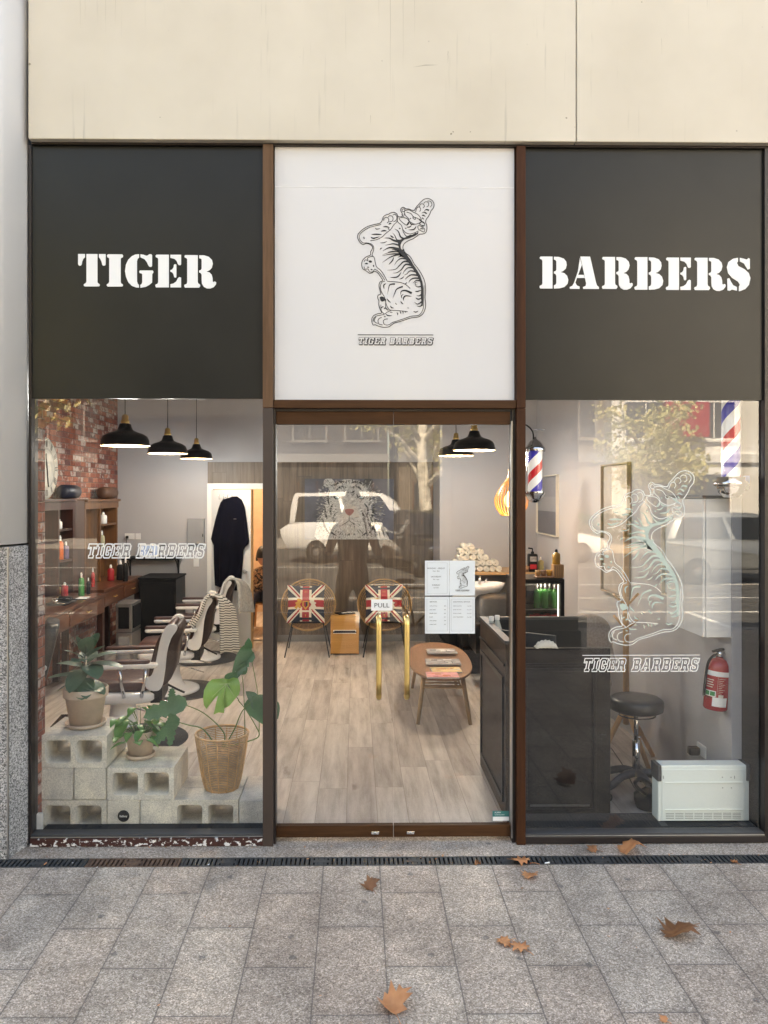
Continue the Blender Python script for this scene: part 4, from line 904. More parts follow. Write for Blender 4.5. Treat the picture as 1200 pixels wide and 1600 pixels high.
# door leaf ajar, hinged on its left
hx, hy = dx0+0.01, YB-0.03; e = gnd(396, 1013.5); L = math.hypot(e.x-hx, e.y-hy)
t = T('interior_door', 'white timber door standing ajar with a black robe on its hooks', 'door', (hx, hy, 0.008), math.atan2(e.y-hy, e.x-hx))
b = MB(); b.box(0, L-0.012, -0.036, 0, 0, dzt-0.02); b.build('leaf', M['white'], t)
b = MB(); b.box(L-0.012, L, -0.036, 0, 0, dzt-0.02); b.build('edge', M['beech'], t)
b = MB(); b.tube([(L-.08, -.036, .98), (L-.08, -.075, .98)], .010, 10); b.lathe([(0, .03), (.022, .025), (.028, .01), (.02, 0), (0, 0)], (L-.08, -.07, .98), 16, rot=Matrix.Rotation(R(90), 3, 'X')); b.build('knob', M['steel'], t)
DR = Matrix.Translation(t.location) @ Matrix.Rotation(t.rotation_euler.z, 4, 'Z')
t2 = T('hook_rail', 'white hook rail fixed near the top of the back door', 'hook rail', t.location, t.rotation_euler.z)
cxr = L*0.43
b = MB(); b.box(cxr-.14, cxr+.14, -.05, -.0365, 1.90, 1.925); b.build('rail', M['white'], t2)
for k in range(4):
    xx = cxr-.12+k*.08; b = MB(); b.tube([(xx, -.05, 1.91), (xx, -.085, 1.905), (xx+.01, -.095, 1.94), (xx+.015, -.09, 1.97)], .0035, 6); b.build('hook', M['chrome'], t2)
# robe
t3 = T('hanging_robe', 'long black barber robe hanging from the hooks on the back door', 'robe', t.location, t.rotation_euler.z)
k_ = (10.1/1202)
def rb(px, py): return ((px-362)*k_*1.12+cxr+0.075, 1.98-(py-772)*k_)
out = [(363,778),(372,776),(381,779),(388,793),(392,815),(397,848),(386,856),(384,880),(380,920),(372,922),(345,921),(332,918),(329,880),(328,853),(322,845),(330,815),(337,795),(343,783),(355,778)]
pts = [rb(a, c) for a, c in out]
nx, nz = 22, 30; xs = [p[0] for p in pts]; zs = [p[1] for p in pts]
def inside(x, z):
    c = False; j = len(pts)-1
    for i in range(len(pts)):
        if (pts[i][1] > z) != (pts[j][1] > z) and x < (pts[j][0]-pts[i][0])*(z-pts[i][1])/(pts[j][1]-pts[i][1])+pts[i][0]: c = not c
        j = i
    return c
def span(z):
    xs_ = []
    for i in range(len(pts)):
        (x1_, z1_), (x2_, z2_) = pts[i], pts[(i+1) % len(pts)]
        if (z1_ > z) != (z2_ > z): xs_.append(x1_+(z-z1_)/(z2_-z1_)*(x2_-x1_))
    return min(xs_), max(xs_)
rows = []; z0_, z1_ = min(zs)+.004, max(zs)-.004
m_ = MB(); vs = []; 
for j in range(nz+1):
    z = z0_+(z1_-z0_)*j/nz; a, c = span(z)
    for side in (0, 1):
        for i in range(nx+1):
            u = i/nx; x = a+(c-a)*u; bul = math.sin(math.pi*u)**0.5
            fold = 0.016*math.sin(u*19+1.3*math.sin(z*2))*(1.15-(z-z0_)/(z1_-z0_))
            y = -0.05-(0.012+0.045*bul+fold if side == 0 else 0.0)
            vs.append((x, y, z))
S = nx+1; fs = []
for j in range(nz):
    for i in range(nx):
        q = j*2*S+i; fs.append((q, q+1, q+1+2*S, q+2*S)); fs.append((q+S, q+S+2*S, q+S+1+2*S, q+S+1))
    for i in (0, nx):
        q = j*2*S+i; fs.append((q, q+2*S, q+3*S, q+S))
for j in (0, nz):
    for i in range(nx): q = j*2*S+i; fs.append((q, q+S, q+S+1, q+1))
m_.add(vs, fs, smooth=True); m_.build('cloth', M['robe'], t3)
b = MB(); b.tube([(cxr-.06, -.08, 1.905), (cxr, -.08, 1.93), (cxr+.06, -.08, 1.905)], .004, 6); b.build('hanger', M['chrome'], t3)
b = MB(); x_, z_ = rb(377, 811); b.box(x_-.022, x_+.022, -.125, -.118, z_-.004, z_+.004); b.build('chest_emblem', M['steel'], t3)

# ================================================================ PENDANTS
def pendant(px, py, wpx, label):
    Dp = 0.38*FPX/wpx; Y = Dp-4.36; p = at(px, py, Y)
    rt = T('pendant_lamp', label, 'pendant lamp', (p.x, p.y, p.z), group='black dome pendant lamps')
    if 'pend' in PROT:
        return dup(PROT['pend'], (p.x, p.y, p.z), label=label) if not bpy.data.objects.remove(rt) else None
    sh = [(0.19, 0.0), (0.189, 0.012), (0.182, 0.05), (0.17, 0.075), (0.14, 0.095), (0.09, 0.112), (0.062, 0.125), (0.05, 0.15), (0.046, 0.17), (0.036, 0.178), (0.0, 0.18)]
    b = MB(); b.lathe(sh, seg=48); b.lathe([(0.19, 0), (0.186, 0.002)], seg=48); b.build('shade', pm('black_lamp_enamel', (0.008, 0.008, 0.009), 0.3, var=.1, spec=.3), rt)
    b = MB(); b.lathe([(0.186, 0.001), (0.178, 0.048), (0.166, 0.07), (0.135, 0.09), (0.08, 0.105), (0.0, 0.11)], seg=48); b.build('inner_shade', M['warm_in'], rt)
    b = MB()
    b.lathe([(0.03, 0.178), (0.033, 0.185), (0.033, 0.20), (0.026, 0.205), (0.026, 0.235), (0.018, 0.245), (0.010, 0.25), (0, 0.25)], seg=24); b.build('brass_cap', M['gold'], rt)
    b = MB(); b.tube([(0, 0, .25), (0, 0, CH-p.z)], 0.004, 8); b.build('cord', M['black'], rt)
    b = MB(); b.lathe([(0, .03), (.02, .034), (.03, .055), (.022, .08), (.012, .1), (0, .1)], seg=16); o = b.build('bulb', M['bulb'], rt)
    l = bpy.data.lights.new('lamp_light', 'POINT'); l.energy = 30*LAMP; l.color = (0.70, 0.82, 1.0); l.shadow_soft_size = 0.09
    lo = bpy.data.objects.new('lamp_light', l); COL.objects.link(lo); lo.parent = rt; lo.location = (0, 0, -0.03)
    PROT['pend'] = rt; return rt
PROT = {}
pendant(195.5, 697, 75, 'nearest and leftmost black pendant in front of the brick wall')
pendant(262, 709, 61, 'middle one of the three black pendants behind the left window')
pendant(307, 717, 49, 'smallest, rearmost black pendant left of the hanging robe')
pendant(741, 704, 66, 'larger black pendant seen through the right door')
pendant(712.5, 712.5, 55, 'smaller black pendant half behind the larger one over the waiting area')
# slatted orange pendant
p = at(799, 780, 3.6)
rt = T('slatted_pendant', 'glowing orange pendant of bent timber slats beside the brown post', 'pendant lamp', tuple(p))
prof = [(0.03, .30), (.045, .22), (.11, .13), (.165, .03), (.17, -.04), (.145, -.11), (.10, -.165)]
pr = smooth_pts([Vector((a, c, 0)) for a, c in prof], 4)
b = MB()
for k in range(30):
    a = 2*math.pi*k/30; ca, sa = math.cos(a), math.sin(a); n = len(pr); vs = []
    for q in pr:
        for w_ in (-.0055, .0055):
            for d_ in (0, .003): r_ = q.x+d_; vs.append((r_*ca-w_*sa, r_*sa+w_*ca, q.y))
    fs = []
    for i in range(n-1):
        o = i*4; fs += [(o, o+2, o+6, o+4), (o+1, o+5, o+7, o+3), (o, o+4, o+5, o+1), (o+2, o+3, o+7, o+6)]
    b.add(vs, fs, smooth=False)
b.build('slats', M['honey'], rt)
b = MB(); b.lathe([(.094, -.165), (.106, -.165), (.106, -.172), (.094, -.172), (.094, -.165)], seg=30); b.build('ring', M['honey'], rt); b = MB(); b.lathe([(.02, .30), (.04, .30), (.04, .31), (0, .31)], seg=24); b.build('top_disc', M['honey'], rt)
b = MB(); b.lathe([(0, -.09), (.06, -.07), (.075, 0), (.05, .07), (0, .1)], seg=20); b.build('bulb', em('warm_globe', (1.0, .62, .30), .7), rt)
b = MB(); b.tube([(0, 0, .30), (0, 0, CH-p.z)], .003, 6); b.build('cord', M['black'], rt)
l = bpy.data.lights.new('lamp_light', 'POINT'); l.energy = 7*LAMP; l.color = (1, .72, .50); l.shadow_soft_size = .07
lo = bpy.data.objects.new('lamp_light', l); COL.objects.link(lo); lo.parent = rt; lo.location = (0, 0, -.13)
# lamp of the back room
rt = T('back_room_lamp', 'ceiling lamp of the back room behind the ajar door', 'ceiling lamp', (-1.9, 7.4, 3.0))
b = MB(); b.lathe([(0, 0), (.12, .01), (.15, .05), (.12, .09), (0, .1)], seg=24); b.build('globe', em('peach_globe', (1, .78, .55), 1), rt); b = MB(); b.tube([(0, 0, .1), (0, 0, .55)], .006, 6); b.build('rod', M['white'], rt)
l = bpy.data.lights.new('lamp_light', 'POINT'); l.energy = 75*LAMP; l.color = (1, .86, .74); l.shadow_soft_size = .12
lo = bpy.data.objects.new('lamp_light', l); COL.objects.link(lo); lo.parent = rt; lo.location = (0, 0, -.15)

# ================================================================ BARBER CHAIRS
def barber_chair(loc, rz, label):
    rt = T('barber_chair', label, 'barber chair', loc, rz, group='brown and white barber chairs')
    b = MB(); b.lathe([(0, .075), (.10, .075), (.16, .062), (.26, .045), (.30, .03), (.305, .008), (.30, .002), (0, .002)], seg=48); b.build('base', M['white_porc'], rt)
    b = MB(); b.lathe([(.165, .058), (.135, .09), (.115, .16), (.10, .26), (.095, .36), (0, .36)], seg=32); b.build('pedestal', M['white_porc'], rt)
    b = MB(); b.rbox((0.0, 0, .39), (.56, .50, .09), .09); b.build('seat_rim', M['white_porc'], rt)
    b = MB(); b.rbox((-.01, 0, .475), (.54, .46, .12), .08); b.build('seat', M['leather'], rt, subd=1)
    for s_ in (-1, 1):
        yy = s_*.285
        b = MB(); b.rbox((.06, yy, .655), (.50, .075, .035), .03); a_ = b.build('armrest', M['white_porc'], rt)
        b = MB(); b.rbox((.03, yy, .683), (.44, .07, .03), .03); b.build('arm_pad', M['leather'], a_)
        b = MB(); b.tube([(.02, yy, .64), (.03, s_*.27, .52), (.05, s_*.25, .40)], .014, 8); b.tube([(.22, yy, .64), (.20, s_*.27, .5), (.18, s_*.25, .40)], .014, 8); b.build('arm_strut', M['chrome'], a_)
    side = [(.22, .47), (.30, .45), (.34, .49), (.36, .60), (.375, .74), (.405, .85), (.45, .92), (.445, .955), (.40, .965), (.355, .93), (.32, .83), (.295, .70), (.27, .60), (.245, .56), (.21, .55)]
    cs_ = [(q.x, q.y) for q in smooth_pts([Vector((a, c, 0)) for a, c in side], 3, True)]
    for s_ in (-1, 1):
        b = MB(); b.prism(cs_, s_*.235, s_*.275, 'XZ', smooth=False); b.build('back_frame', M['white_porc'], rt, bevel=.006)
    back = [(.235, .50), (.30, .50), (.33, .62), (.35, .76), (.385, .87), (.42, .925), (.40, .945), (.345, .91), (.29, .82), (.255, .70), (.235, .60)]
    cs_ = [(q.x, q.y) for q in smooth_pts([Vector((a, c, 0)) for a, c in back], 3, True)]
    b = MB(); b.prism(cs_, -.234, .234, 'XZ', smooth=True); b.build('backrest', M['leather'], rt, bevel=.01)
    b = MB(); shell = [(.33, .48), (.40, .53), (.43, .64), (.445, .78), (.475, .88), (.46, .935), (.42, .92), (.375, .82), (.35, .66), (.33, .56)]
    b.prism([(q.x, q.y) for q in smooth_pts([Vector((a, c, 0)) for a, c in shell], 3, True)], -.225, .23, 'XZ', smooth=True); b.build('back_shell', pm('dark_brown_shell', (.045, .024, .02), .45), rt)
    b = MB(); b.box(.24, .33, -.20, .20, .34, .46); b.tube([(.30, .2, .40), (.40, .25, .33), (.46, .25, .30)], .01, 6); b.build('hinge', M['black'], rt)
    b = MB(); b.tube([(.10, .20, .30), (.34, .26, .22), (.40, .26, .215)], .008, 8); b.build('lever', M['chrome'], rt); b = MB(); b.tube([(.10, -.10, .28), (.36, -.12, .20)], .006, 8); b.build('lever', M['chrome'], rt)
    b = MB(); b.box(-.52, -.34, -.17, .17, .15, .175); b.tube([(-.25, .12, .36), (-.45, .12, .17)], .014, 8); b.tube([(-.25, -.12, .36), (-.45, -.12, .17)], .014, 8); b.build('footrest', M['chrome'], rt)
    return rt
CH_POS = [(-1.87, 1.86, R(7)), (-1.88, 3.42, R(6)), (-1.93, 4.93, R(5))]
c0 = barber_chair((CH_POS[0][0], CH_POS[0][1], .0015), CH_POS[0][2], 'nearest barber chair behind the plant pots, nothing on its back')
dup(c0, (CH_POS[1][0], CH_POS[1][1], .0015), CH_POS[1][2], 'middle barber chair with a striped towel over its back')
dup(c0, (CH_POS[2][0], CH_POS[2][1], .0015), CH_POS[2][2], 'rearmost barber chair with a grey towel over its back')
for i, (x, y, r_) in enumerate(CH_POS):
    m_ = MB(); m_.lathe([(0, 0), (.42, 0), (.425, -.0), (.42, .009), (.30, .010)], (0, 0, 0), 48)
    m_.v = [Vector((q.x, q.y, q.z)) for q in m_.v]
    o = m_.build('floor_mat', M['rubber']); o.location = (x+.09, y, .0012); tag(o, ['round dark mat under the nearest barber chair', 'round dark mat under the middle barber chair', 'round dark mat under the rearmost barber chair'][i], 'mat', 'round mats under the barber chairs')
def towel_mat():
    s = NT('striped_towel'); v = s.objco(); tc = s.n('ShaderNodeTexCoord').outputs['Object']; x, y, z = s.xyz(tc)
    f = s.m('FRACT', s.m('MULTIPLY', s.m('ADD', z, s.m('MULTIPLY', x, 0.3)), 42.0)); s.base(s.mix(s.rng(f, .60, .66), (.62, .60, .55), (.04, .04, .04))); return s.set(.95)
M['stripes'] = towel_mat()
def back_towel(i, y0, y1, front, rear, mat, label):
    x, y, r_ = CH_POS[i]; path = [(.24+(.5-front)*.1, front), (.33, .80), (.375, .925), (.425, .985), (.50, .985), (.535, .92), (.535, .80), (.53, rear)]
    P = smooth_pts([Vector((a, c, 0)) for a, c in path], 4); m_ = MB(); vs = []; n = 9
    for k, q in enumerate(P):
        for j in range(n):
            u = j/(n-1); yy = y0+(y1-y0)*u; sp = 1+.15*abs(k/len(P)-.5); sf = (k/(len(P)-1)-.45)*2; vs.append((q.x+sf*u*(.16 if sf > 0 else .10)+.012*math.sin(u*14+k*.25), yy*sp, q.y+.006*math.sin(u*5)-(.03*u if sf > 0 else 0)))
    m_.add(vs, [(k*n+j, k*n+j+1, (k+1)*n+j+1, (k+1)*n+j) for k in range(len(P)-1) for j in range(n-1)], smooth=True)
    o = m_.build('towel', mat); md = o.modifiers.new('s', 'SOLIDIFY'); md.thickness = .012; o.location = (x, y, .0015); o.rotation_euler = (0, 0, r_); return tag(o, label, 'towel')
back_towel(1, -.30, -.04, .62, .42, M['stripes'], 'black and white striped towel over the middle barber chair')
back_towel(2, -.30, .02, .80, .58, pm('grey_towel', (.42, .42, .40), .95, var=.2, vs=40, bump=.6, bs=200), 'grey towel over the rearmost barber chair')

# ================================================================ STYLING STATIONS on the brick wall
def station(ya, yb, mirror_y, shelf_y, mat, fx_, ztop, label):
    rt = T('mirror_station', label, 'mirror cabinet', (XLW, ya, .95), group='timber mirror cabinets on the brick wall')
    x0_ = XLW+.002
    b = MB(); b.box(x0_, fx_+.03, ya, yb, ztop-.03, ztop); b.build('cornice', mat, rt, world=True, bevel=.006)
    b = MB(); b.box(x0_, fx_, ya, yb, ztop-.11, ztop-.032); b.build('frieze', mat, rt, world=True)
    b = MB(); b.box(x0_, x0_+.02, ya, yb, .95, ztop-.112); b.build('back_panel', mat, rt, world=True)
    b = MB(); b.box(x0_+.022, x0_+.03, mirror_y[0], mirror_y[1], 1.0, ztop-.12); b.build('mirror', M['mirror'], rt, world=True)
    for a in (ya, mirror_y[1], shelf_y[1]):
        b = MB(); b.box(x0_+.021, fx_-.003, a, a+.035, .95, ztop-.112); b.build('side_panel', mat, rt, world=True)
    for z in (1.28, 1.60):
        b = MB(); b.box(x0_+.021, fx_-.01, shelf_y[0]+.036, shelf_y[1], z, z+.022); b.build('shelf', mat, rt, world=True)
    return rt
ZT = 1.93
station(2.60, 3.84, (2.65, 3.40), (3.40, 3.80), M['darkwood'], -2.98, ZT, 'nearer dark red timber mirror cabinet with shelves and bottles')
b = MB(); b.box(XLW+.002, -3.0, 3.86, 4.20, .95, ZT-.02); bo = b.build('wall_panel', M['darkwood'], origin=(XLW+.03, 4.0, .95)); tag(bo, 'plain dark red timber panel between the two mirror cabinets', 'panel')
station(4.22, 5.42, (4.26, 4.72), (4.72, 5.36), M['pine'], -3.0, ZT-.01, 'further honey brown timber mirror cabinet with shelves')
def bench(ya, yb, fx_, zt_, label, nd):
    rt = T('styling_bench', label, 'bench', (XLW, ya, 0), group='timber styling benches along the brick wall'); x0_ = XLW+.003
    b = MB(); b.box(x0_, fx_+.02, ya, yb, zt_-.03, zt_); b.build('worktop', M['darkwood_y'], rt, world=True, bevel=.004)
    b = MB(); b.box(x0_, fx_, ya+.02, yb-.02, zt_-.20, zt_-.031); b.build('apron', M['darkwood_y'], rt, world=True)
    w_ = (yb-ya-.08)/nd
    for k in range(nd):
        b = MB(); b.box(fx_-.005, fx_+.012, ya+.04+k*w_+.02, ya+.04+(k+1)*w_-.02, zt_-.185, zt_-.045); d_ = b.build('drawer', M['darkwood_y'], rt, world=True, bevel=.004)
        yc = ya+.04+(k+.5)*w_; b = MB(); b.tube([(fx_+.012, yc-.05, zt_-.11), (fx_+.03, yc-.045, zt_-.115), (fx_+.03, yc+.045, zt_-.115), (fx_+.012, yc+.05, zt_-.11)], .005, 6); b.build('drawer_pull', M['gold'], d_, world=True)
    for yy in (ya+.02, yb-.08):
        for xx in (x0_, fx_-.062):
            b = MB(); b.box(xx, xx+.06, yy, yy+.06, 0.002, zt_-.201); b.build('leg', M['darkwood'], rt, world=True)
    return rt
for o in list(bpy.data.objects): pass
bench(1.75, 3.85, -2.66, .93, 'nearer red brown styling bench covered in bottles and tools', 2)
bench(4.0, 5.5, -2.74, .94, 'further red brown styling bench below the second mirror', 2)

# wall clock
rt = T('wall_clock', 'large round cream clock with roman numerals leaning on the brick wall', 'clock', (XLW+.06, 3.42, ZT+.31))
Q = Matrix.Rotation(R(90), 3, 'Y')
b = MB(); b.lathe([(0, 0), (.31, 0), (.315, .01), (.30, .022), (0, .022)], seg=56, rot=Q); b.build('face', pm('cream_clock', (.62, .58, .50), .6, var=.1), rt)
b = MB()
for r_, w_ in ((.295, .003), (.20, .003), (.19, .002)):
    for k in range(48):
        a0_, a1_ = 2*math.pi*k/48, 2*math.pi*(k+1)/48
        b.add([(.0235, r_*math.cos(a0_), r_*math.sin(a0_)), (.0235, (r_+w_)*math.cos(a0_), (r_+w_)*math.sin(a0_)), (.0235, (r_+w_)*math.cos(a1_), (r_+w_)*math.sin(a1_)), (.0235, r_*math.cos(a1_), r_*math.sin(a1_))], [(0, 1, 2, 3)])
num = {0: 3, 1: 3, 2: 3, 3: 3, 4: 4, 5: 2, 6: 4, 7: 5, 8: 6, 9: 3, 10: 3, 11: 4}
for k in range(12):
    a = R(90-30*k); n_ = num[k]
    for j in range(n_):
        da = (j-(n_-1)/2)*.065; u = Vector((0, math.cos(a+da), math.sin(a+da))); v_ = Vector((0, -math.sin(a), math.cos(a)))
        p_, q_ = u*.215, u*.285; b.add([p_-v_*.004+Vector((.024, 0, 0)), p_+v_*.004+Vector((.024, 0, 0)), q_+v_*.004+Vector((.024, 0, 0)), q_-v_*.004+Vector((.024, 0, 0))], [(0, 1, 2, 3)])
b.build('dial_marks', M['ink'], rt, fixn=False)
for ang, ln in ((100, .15), (-80, .19)):
    a = R(ang); u = Vector((0, math.cos(a), math.sin(a))); b = MB(); b.tube([tuple(Vector((.028, 0, 0))-u*.04), tuple(Vector((.028, 0, 0))+u*ln)], .006, 6); b.build('hand', M['ink'], rt)
# bolsters on top of the cabinets
def bolster(ya, yb, mat, label):
    m_ = MB(); m_.lathe([(0, 0), (.055, .003), (.072, .02), (.075, (yb-ya)/2), (.072, yb-ya-.02), (.055, yb-ya-.003), (0, yb-ya)], seg=24, rot=Matrix.Rotation(R(-90), 3, 'X'))
    o = m_.build('bolster', mat); o.location = (-3.06, ya, ZT+.075); return tag(o, label, 'cushion')
bolster(3.70, 4.10, pm('navy_leather', (.015, .018, .035), .4), 'dark navy bolster lying on the nearer mirror cabinet')
bolster(4.95, 5.40, pm('brown_bolster', (.10, .045, .025), .5), 'brown bolster lying on the further mirror cabinet').location.z -= .01

# bottles & tools
def bottle(name, x, y, z, r, h, mat, label, cap=None, group='bottles at the styling stations', neck=.35, capm=None, cat='bottle'):
    rt = T(name, label, cat, (x, y, z), group=group); hb = h*(1-.22)
    b = MB(); b.lathe([(0, 0), (r*.95, 0), (r, r*.15), (r, hb*.82), (r*.85, hb*.93), (r*neck, hb), (r*neck, hb+.004), (0, hb+.004)], seg=16); b.build('body', mat, rt)
    b = MB(); b.lathe([(r*neck*1.1, hb+.002), (r*neck*1.1, h*.92), (r*neck*.6, h), (0, h)], seg=12); b.build('cap', capm or M['white'], rt); return rt
BZ = .931
bottle('spray_bottle', -3.05, 3.62, 1.303, .035, .25, M['orange'], 'white topped orange bottle on the nearer cabinet shelf')
bottle('spray_bottle', -3.03, 3.73, 1.303, .03, .18, pm('purple_label', (.10, .08, .18), .5), 'small purple labelled bottle beside the orange one')
bottle('talc_bottle', -3.05, 3.60, 1.623, .03, .10, M['white'], 'short white pot on the upper shelf of the nearer cabinet')
bottle('talc_bottle', -3.05, 4.98, 1.623, .045, .14, M['white'], 'white domed bottle on the shelf of the further cabinet')
bottle('spray_bottle', -3.04, 4.90, 1.303, .035, .24, pm('olive_label', (.34, .33, .22), .5), 'pale green bottle on the further cabinet low shelf')
def bl(px, py, zt_=BZ):
    q = gnd(px, py, zt_); return q.x, q.y
for args in [(112, 902, .045, .21, 'greenp', 'squat green tub on the nearer bench'), (127, 925, .03, .24, 'greenp', 'tall green bottle on the nearer bench'), (101, 925, .035, .14, 'redp', 'dark red can on the nearer bench'),
             (145, 912, .022, .22, 'red', 'slim red aerosol with white top on the nearer bench'), (90, 915, .03, .12, 'towel', 'cream jar on the nearer bench'), (83, 922, .035, .10, 'amber', 'amber jar at the near end of the bench'),
             (138, 922, .02, .17, 'black', 'slim black bottle with white top on the bench'), (173, 901, .04, .19, 'polered', 'red tin on the further bench'), (188, 900, .045, .24, 'blackm', 'black spray bottle on the further bench'), (196, 902, .03, .28, 'black', 'tall black bottle at the end of the further bench')]:
    px, py, r_, h_, mt, lab = args; z_ = BZ if px < 150 else .941
    x, y = bl(px, py+6, z_); x = min(max(x, XLW+.06), -2.72)
    bottle('product_bottle', x, y, z_, r_, h_, M.get(mt, M['gold']), lab)
b = MB(); b.box(-3.08, -2.98, 2.55, 2.68, BZ, BZ+.09); tag(b.build('tissue_box', pm('cream_box', (.65, .55, .35), .7), origin=(-3.03, 2.6, BZ), bevel=.004), 'cream box at the near end of the bench', 'box')
b = MB(); b.rbox((-2.82, 3.05, BZ+.012), (.20, .30, .022), .02); tag(b.build('tool_tray', M['black'], origin=(-2.82, 3.05, BZ)), 'black tool tray on the nearer bench', 'tray')
for k, (x, y, a) in enumerate([(-2.84, 2.95, .4), (-2.80, 3.1, 1.2)]):
    b = MB(); b.rbox((0, 0, .018), (.045, .16, .034), .018); b.tube([(0, -.08, .015), (.02, -.14, .012), (.08, -.18, .01)], .004, 6)
    o = b.build('hair_clipper', [M['chrome'], M['blackm']][k]); o.location = (x, y, BZ+.0235); o.rotation_euler = (0, 0, a); tag(o, ['chrome hair clipper on the tool tray', 'black hair clipper on the tool tray'][k], 'hair clipper', 'hair clippers on the tray')
b = MB(); b.box(-2.80, -2.70, 3.35, 3.52, BZ+.0005, BZ+.004); tag(b.build('paper_slip', M['cap'], origin=(-2.75, 3.4, BZ)), 'white paper slip at the front edge of the bench', 'paper')

# back wall fixtures
ys = YB-.22
rt = T('wall_shelf', 'black bracket shelf on the back wall carrying a tablet', 'shelf', (at(242, 870, YB).x, YB, 1.1))
xa, xb, zs_ = at(197, 872, YB).x, at(285, 872, YB).x, at(242, 871, ys).z
b = MB(); b.box(xa, xb, ys, YB-.002, zs_-.035, zs_); b.build('board', M['black'], rt, world=True)
for xx in (xa+.06, xb-.05):
    b = MB(); b.tube([(xx, YB-.012, zs_-.04), (xx, YB-.012, zs_-.26)], .011, 8); b.tube([(xx, YB-.18, zs_-.04), (xx, YB-.10, zs_-.09), (xx, YB-.03, zs_-.2)], .007, 6); b.build('bracket', M['black'], rt, world=True)
p = at(233, 870, ys+.08); rt = T('tablet', 'white framed tablet standing on the black wall shelf', 'tablet', (p.x, p.y, zs_), R(6))
b = MB(); b.box(-.125, .125, -.006, .006, 0, .165); b.xf(Matrix.Rotation(R(-12), 4, 'X')); b.build('case', M['white'], rt, bevel=.003)
b = MB(); b.box(-.105, .105, -.0085, -.0065, .02, .148); b.xf(Matrix.Rotation(R(-12), 4, 'X')); b.build('screen', M['screen'], rt)
b = MB(); b.lathe([(0, 0), (.03, 0), (.035, .03), (.02, .05), (0, .055)], (0.02, -.018, .06), 12); b.v = [Vector((q.x, -.0095+(q.y+.018)*.03-q.z*.21+.0, q.z)) for q in b.v]; b.build('screen_image', M['ink'], rt)
p = at(255, 870, ys+.1); rt = T('wire_stand', 'small black wire stand beside the tablet', 'stand', (p.x, p.y, zs_)); b = MB(); b.tube([(-.05, 0, .005), (-.05, 0, .13), (-.03, 0, .15), (.05, 0, .15), (.07, 0, .13), (.07, 0, .005)], .005, 8); b.build('frame', M['black'], rt)
def plate(px, py, w_, h_, Y, label, mat=None, name='power_socket', cat='socket', d_=.012, plug=False):
    p = at(px, py, Y); rt = T(name, label, cat, (p.x, Y-.001, p.z)); b = MB(); b.box(-w_/2, w_/2, -d_, 0, -h_/2, h_/2); b.build('plate', mat or M['white'], rt, bevel=.003)
    b = MB()
    for s_ in (-1, 1): b.box(s_*w_*.22-.012, s_*w_*.22+.012, -d_-.003, -d_, -.012, .012)
    b.build('switch', M['white'], rt)
    if plug: b = MB(); b.rbox((-w_*.22, -d_-.02, -.01), (.035, .035, .035), .01); b.tube([(-w_*.22, -d_-.03, -.02), (-w_*.3, -d_-.03, -.12), (-w_*.1, -d_-.02, -.2)], .004, 6); b.build('plug', M['black'], rt)
    return rt
plate(203, 838, .13, .08, YB, 'white double socket with a black plug beside the tablet', plug=True)
plate(216, 838, .07, .08, YB, 'narrow wall socket just left of the tablet')
plate(307, 879, .075, .11, YB, 'pale light switch below the grey metal box', name='light_switch', cat='light switch')
p0, p1 = at(294, 850, YB), at(320, 810, YB); rt = T('electrical_box', 'grey metal electrical box on the back wall left of the door', 'electrical box', (p0.x, YB-.06, p0.z))
b = MB(); b.box(p0.x, p1.x, YB-.06, YB-.001, p0.z, p1.z); b.build('body', M['greybox'], rt, world=True, bevel=.004)
b = MB(); b.box(p0.x+.006, p1.x-.006, YB-.066, YB-.061, p0.z+.006, p1.z-.006); lid = b.build('lid', M['greybox'], rt, world=True)
b = MB(); b.box(p1.x-.02, p1.x-.01, YB-.072, YB-.0665, p0.z+.1, p0.z+.14); b.build('latch', M['black'], rt, world=True)
# tall black cabinet and silver steriliser
rt = T('black_cabinet', 'tall black cabinet standing below the wall shelf', 'cabinet', (-2.45, 5.1, .0015))
b = MB(); x0_, x1_ = at(217, 900, 5.2).x, at(275, 900, 5.2).x; b.box(x0_, x1_, 5.2, 5.72, .03, .92); b.build('body', M['black'], rt, world=True, bevel=.005)
b = MB(); b.box(x0_-.01, x1_+.01, 5.18, 5.74, .921, .945); b.build('top', M['blackm'], rt, world=True, bevel=.004)
b = MB(); b.box(x0_+.02, x1_-.02, 5.186, 5.199, .07, .88); b.build('door', M['blackm'], rt, world=True, bevel=.003)
rt = T('towel_steriliser', 'silver steriliser cabinet with dark glass door beside the second bench', 'steriliser', (-2.62, 4.35, .0015))
x0_, x1_ = at(178, 980, 4.3).x, at(206, 980, 4.3).x; x0_ += .02
b = MB(); b.box(x0_, x1_, 4.3, 4.66, .43, .75); b.build('upper_body', M['alu'], rt, world=True, bevel=.006)
b = MB(); b.box(x1_, x1_+.012, 4.33, 4.63, .47, .72); b.box(x0_+.03, x1_-.03, 4.292, 4.3, .47, .71); b.build('glass_door', M['black'], rt, world=True)
b = MB(); b.box(x0_, x1_, 4.3, 4.66, .0, .42); b.build('lower_body', M['alu'], rt, world=True, bevel=.006)
b = MB(); b.box(x0_+.03, x1_-.03, 4.288, 4.3, .05, .38); b.build('drawer_front', M['greybox'], rt, world=True, bevel=.004)
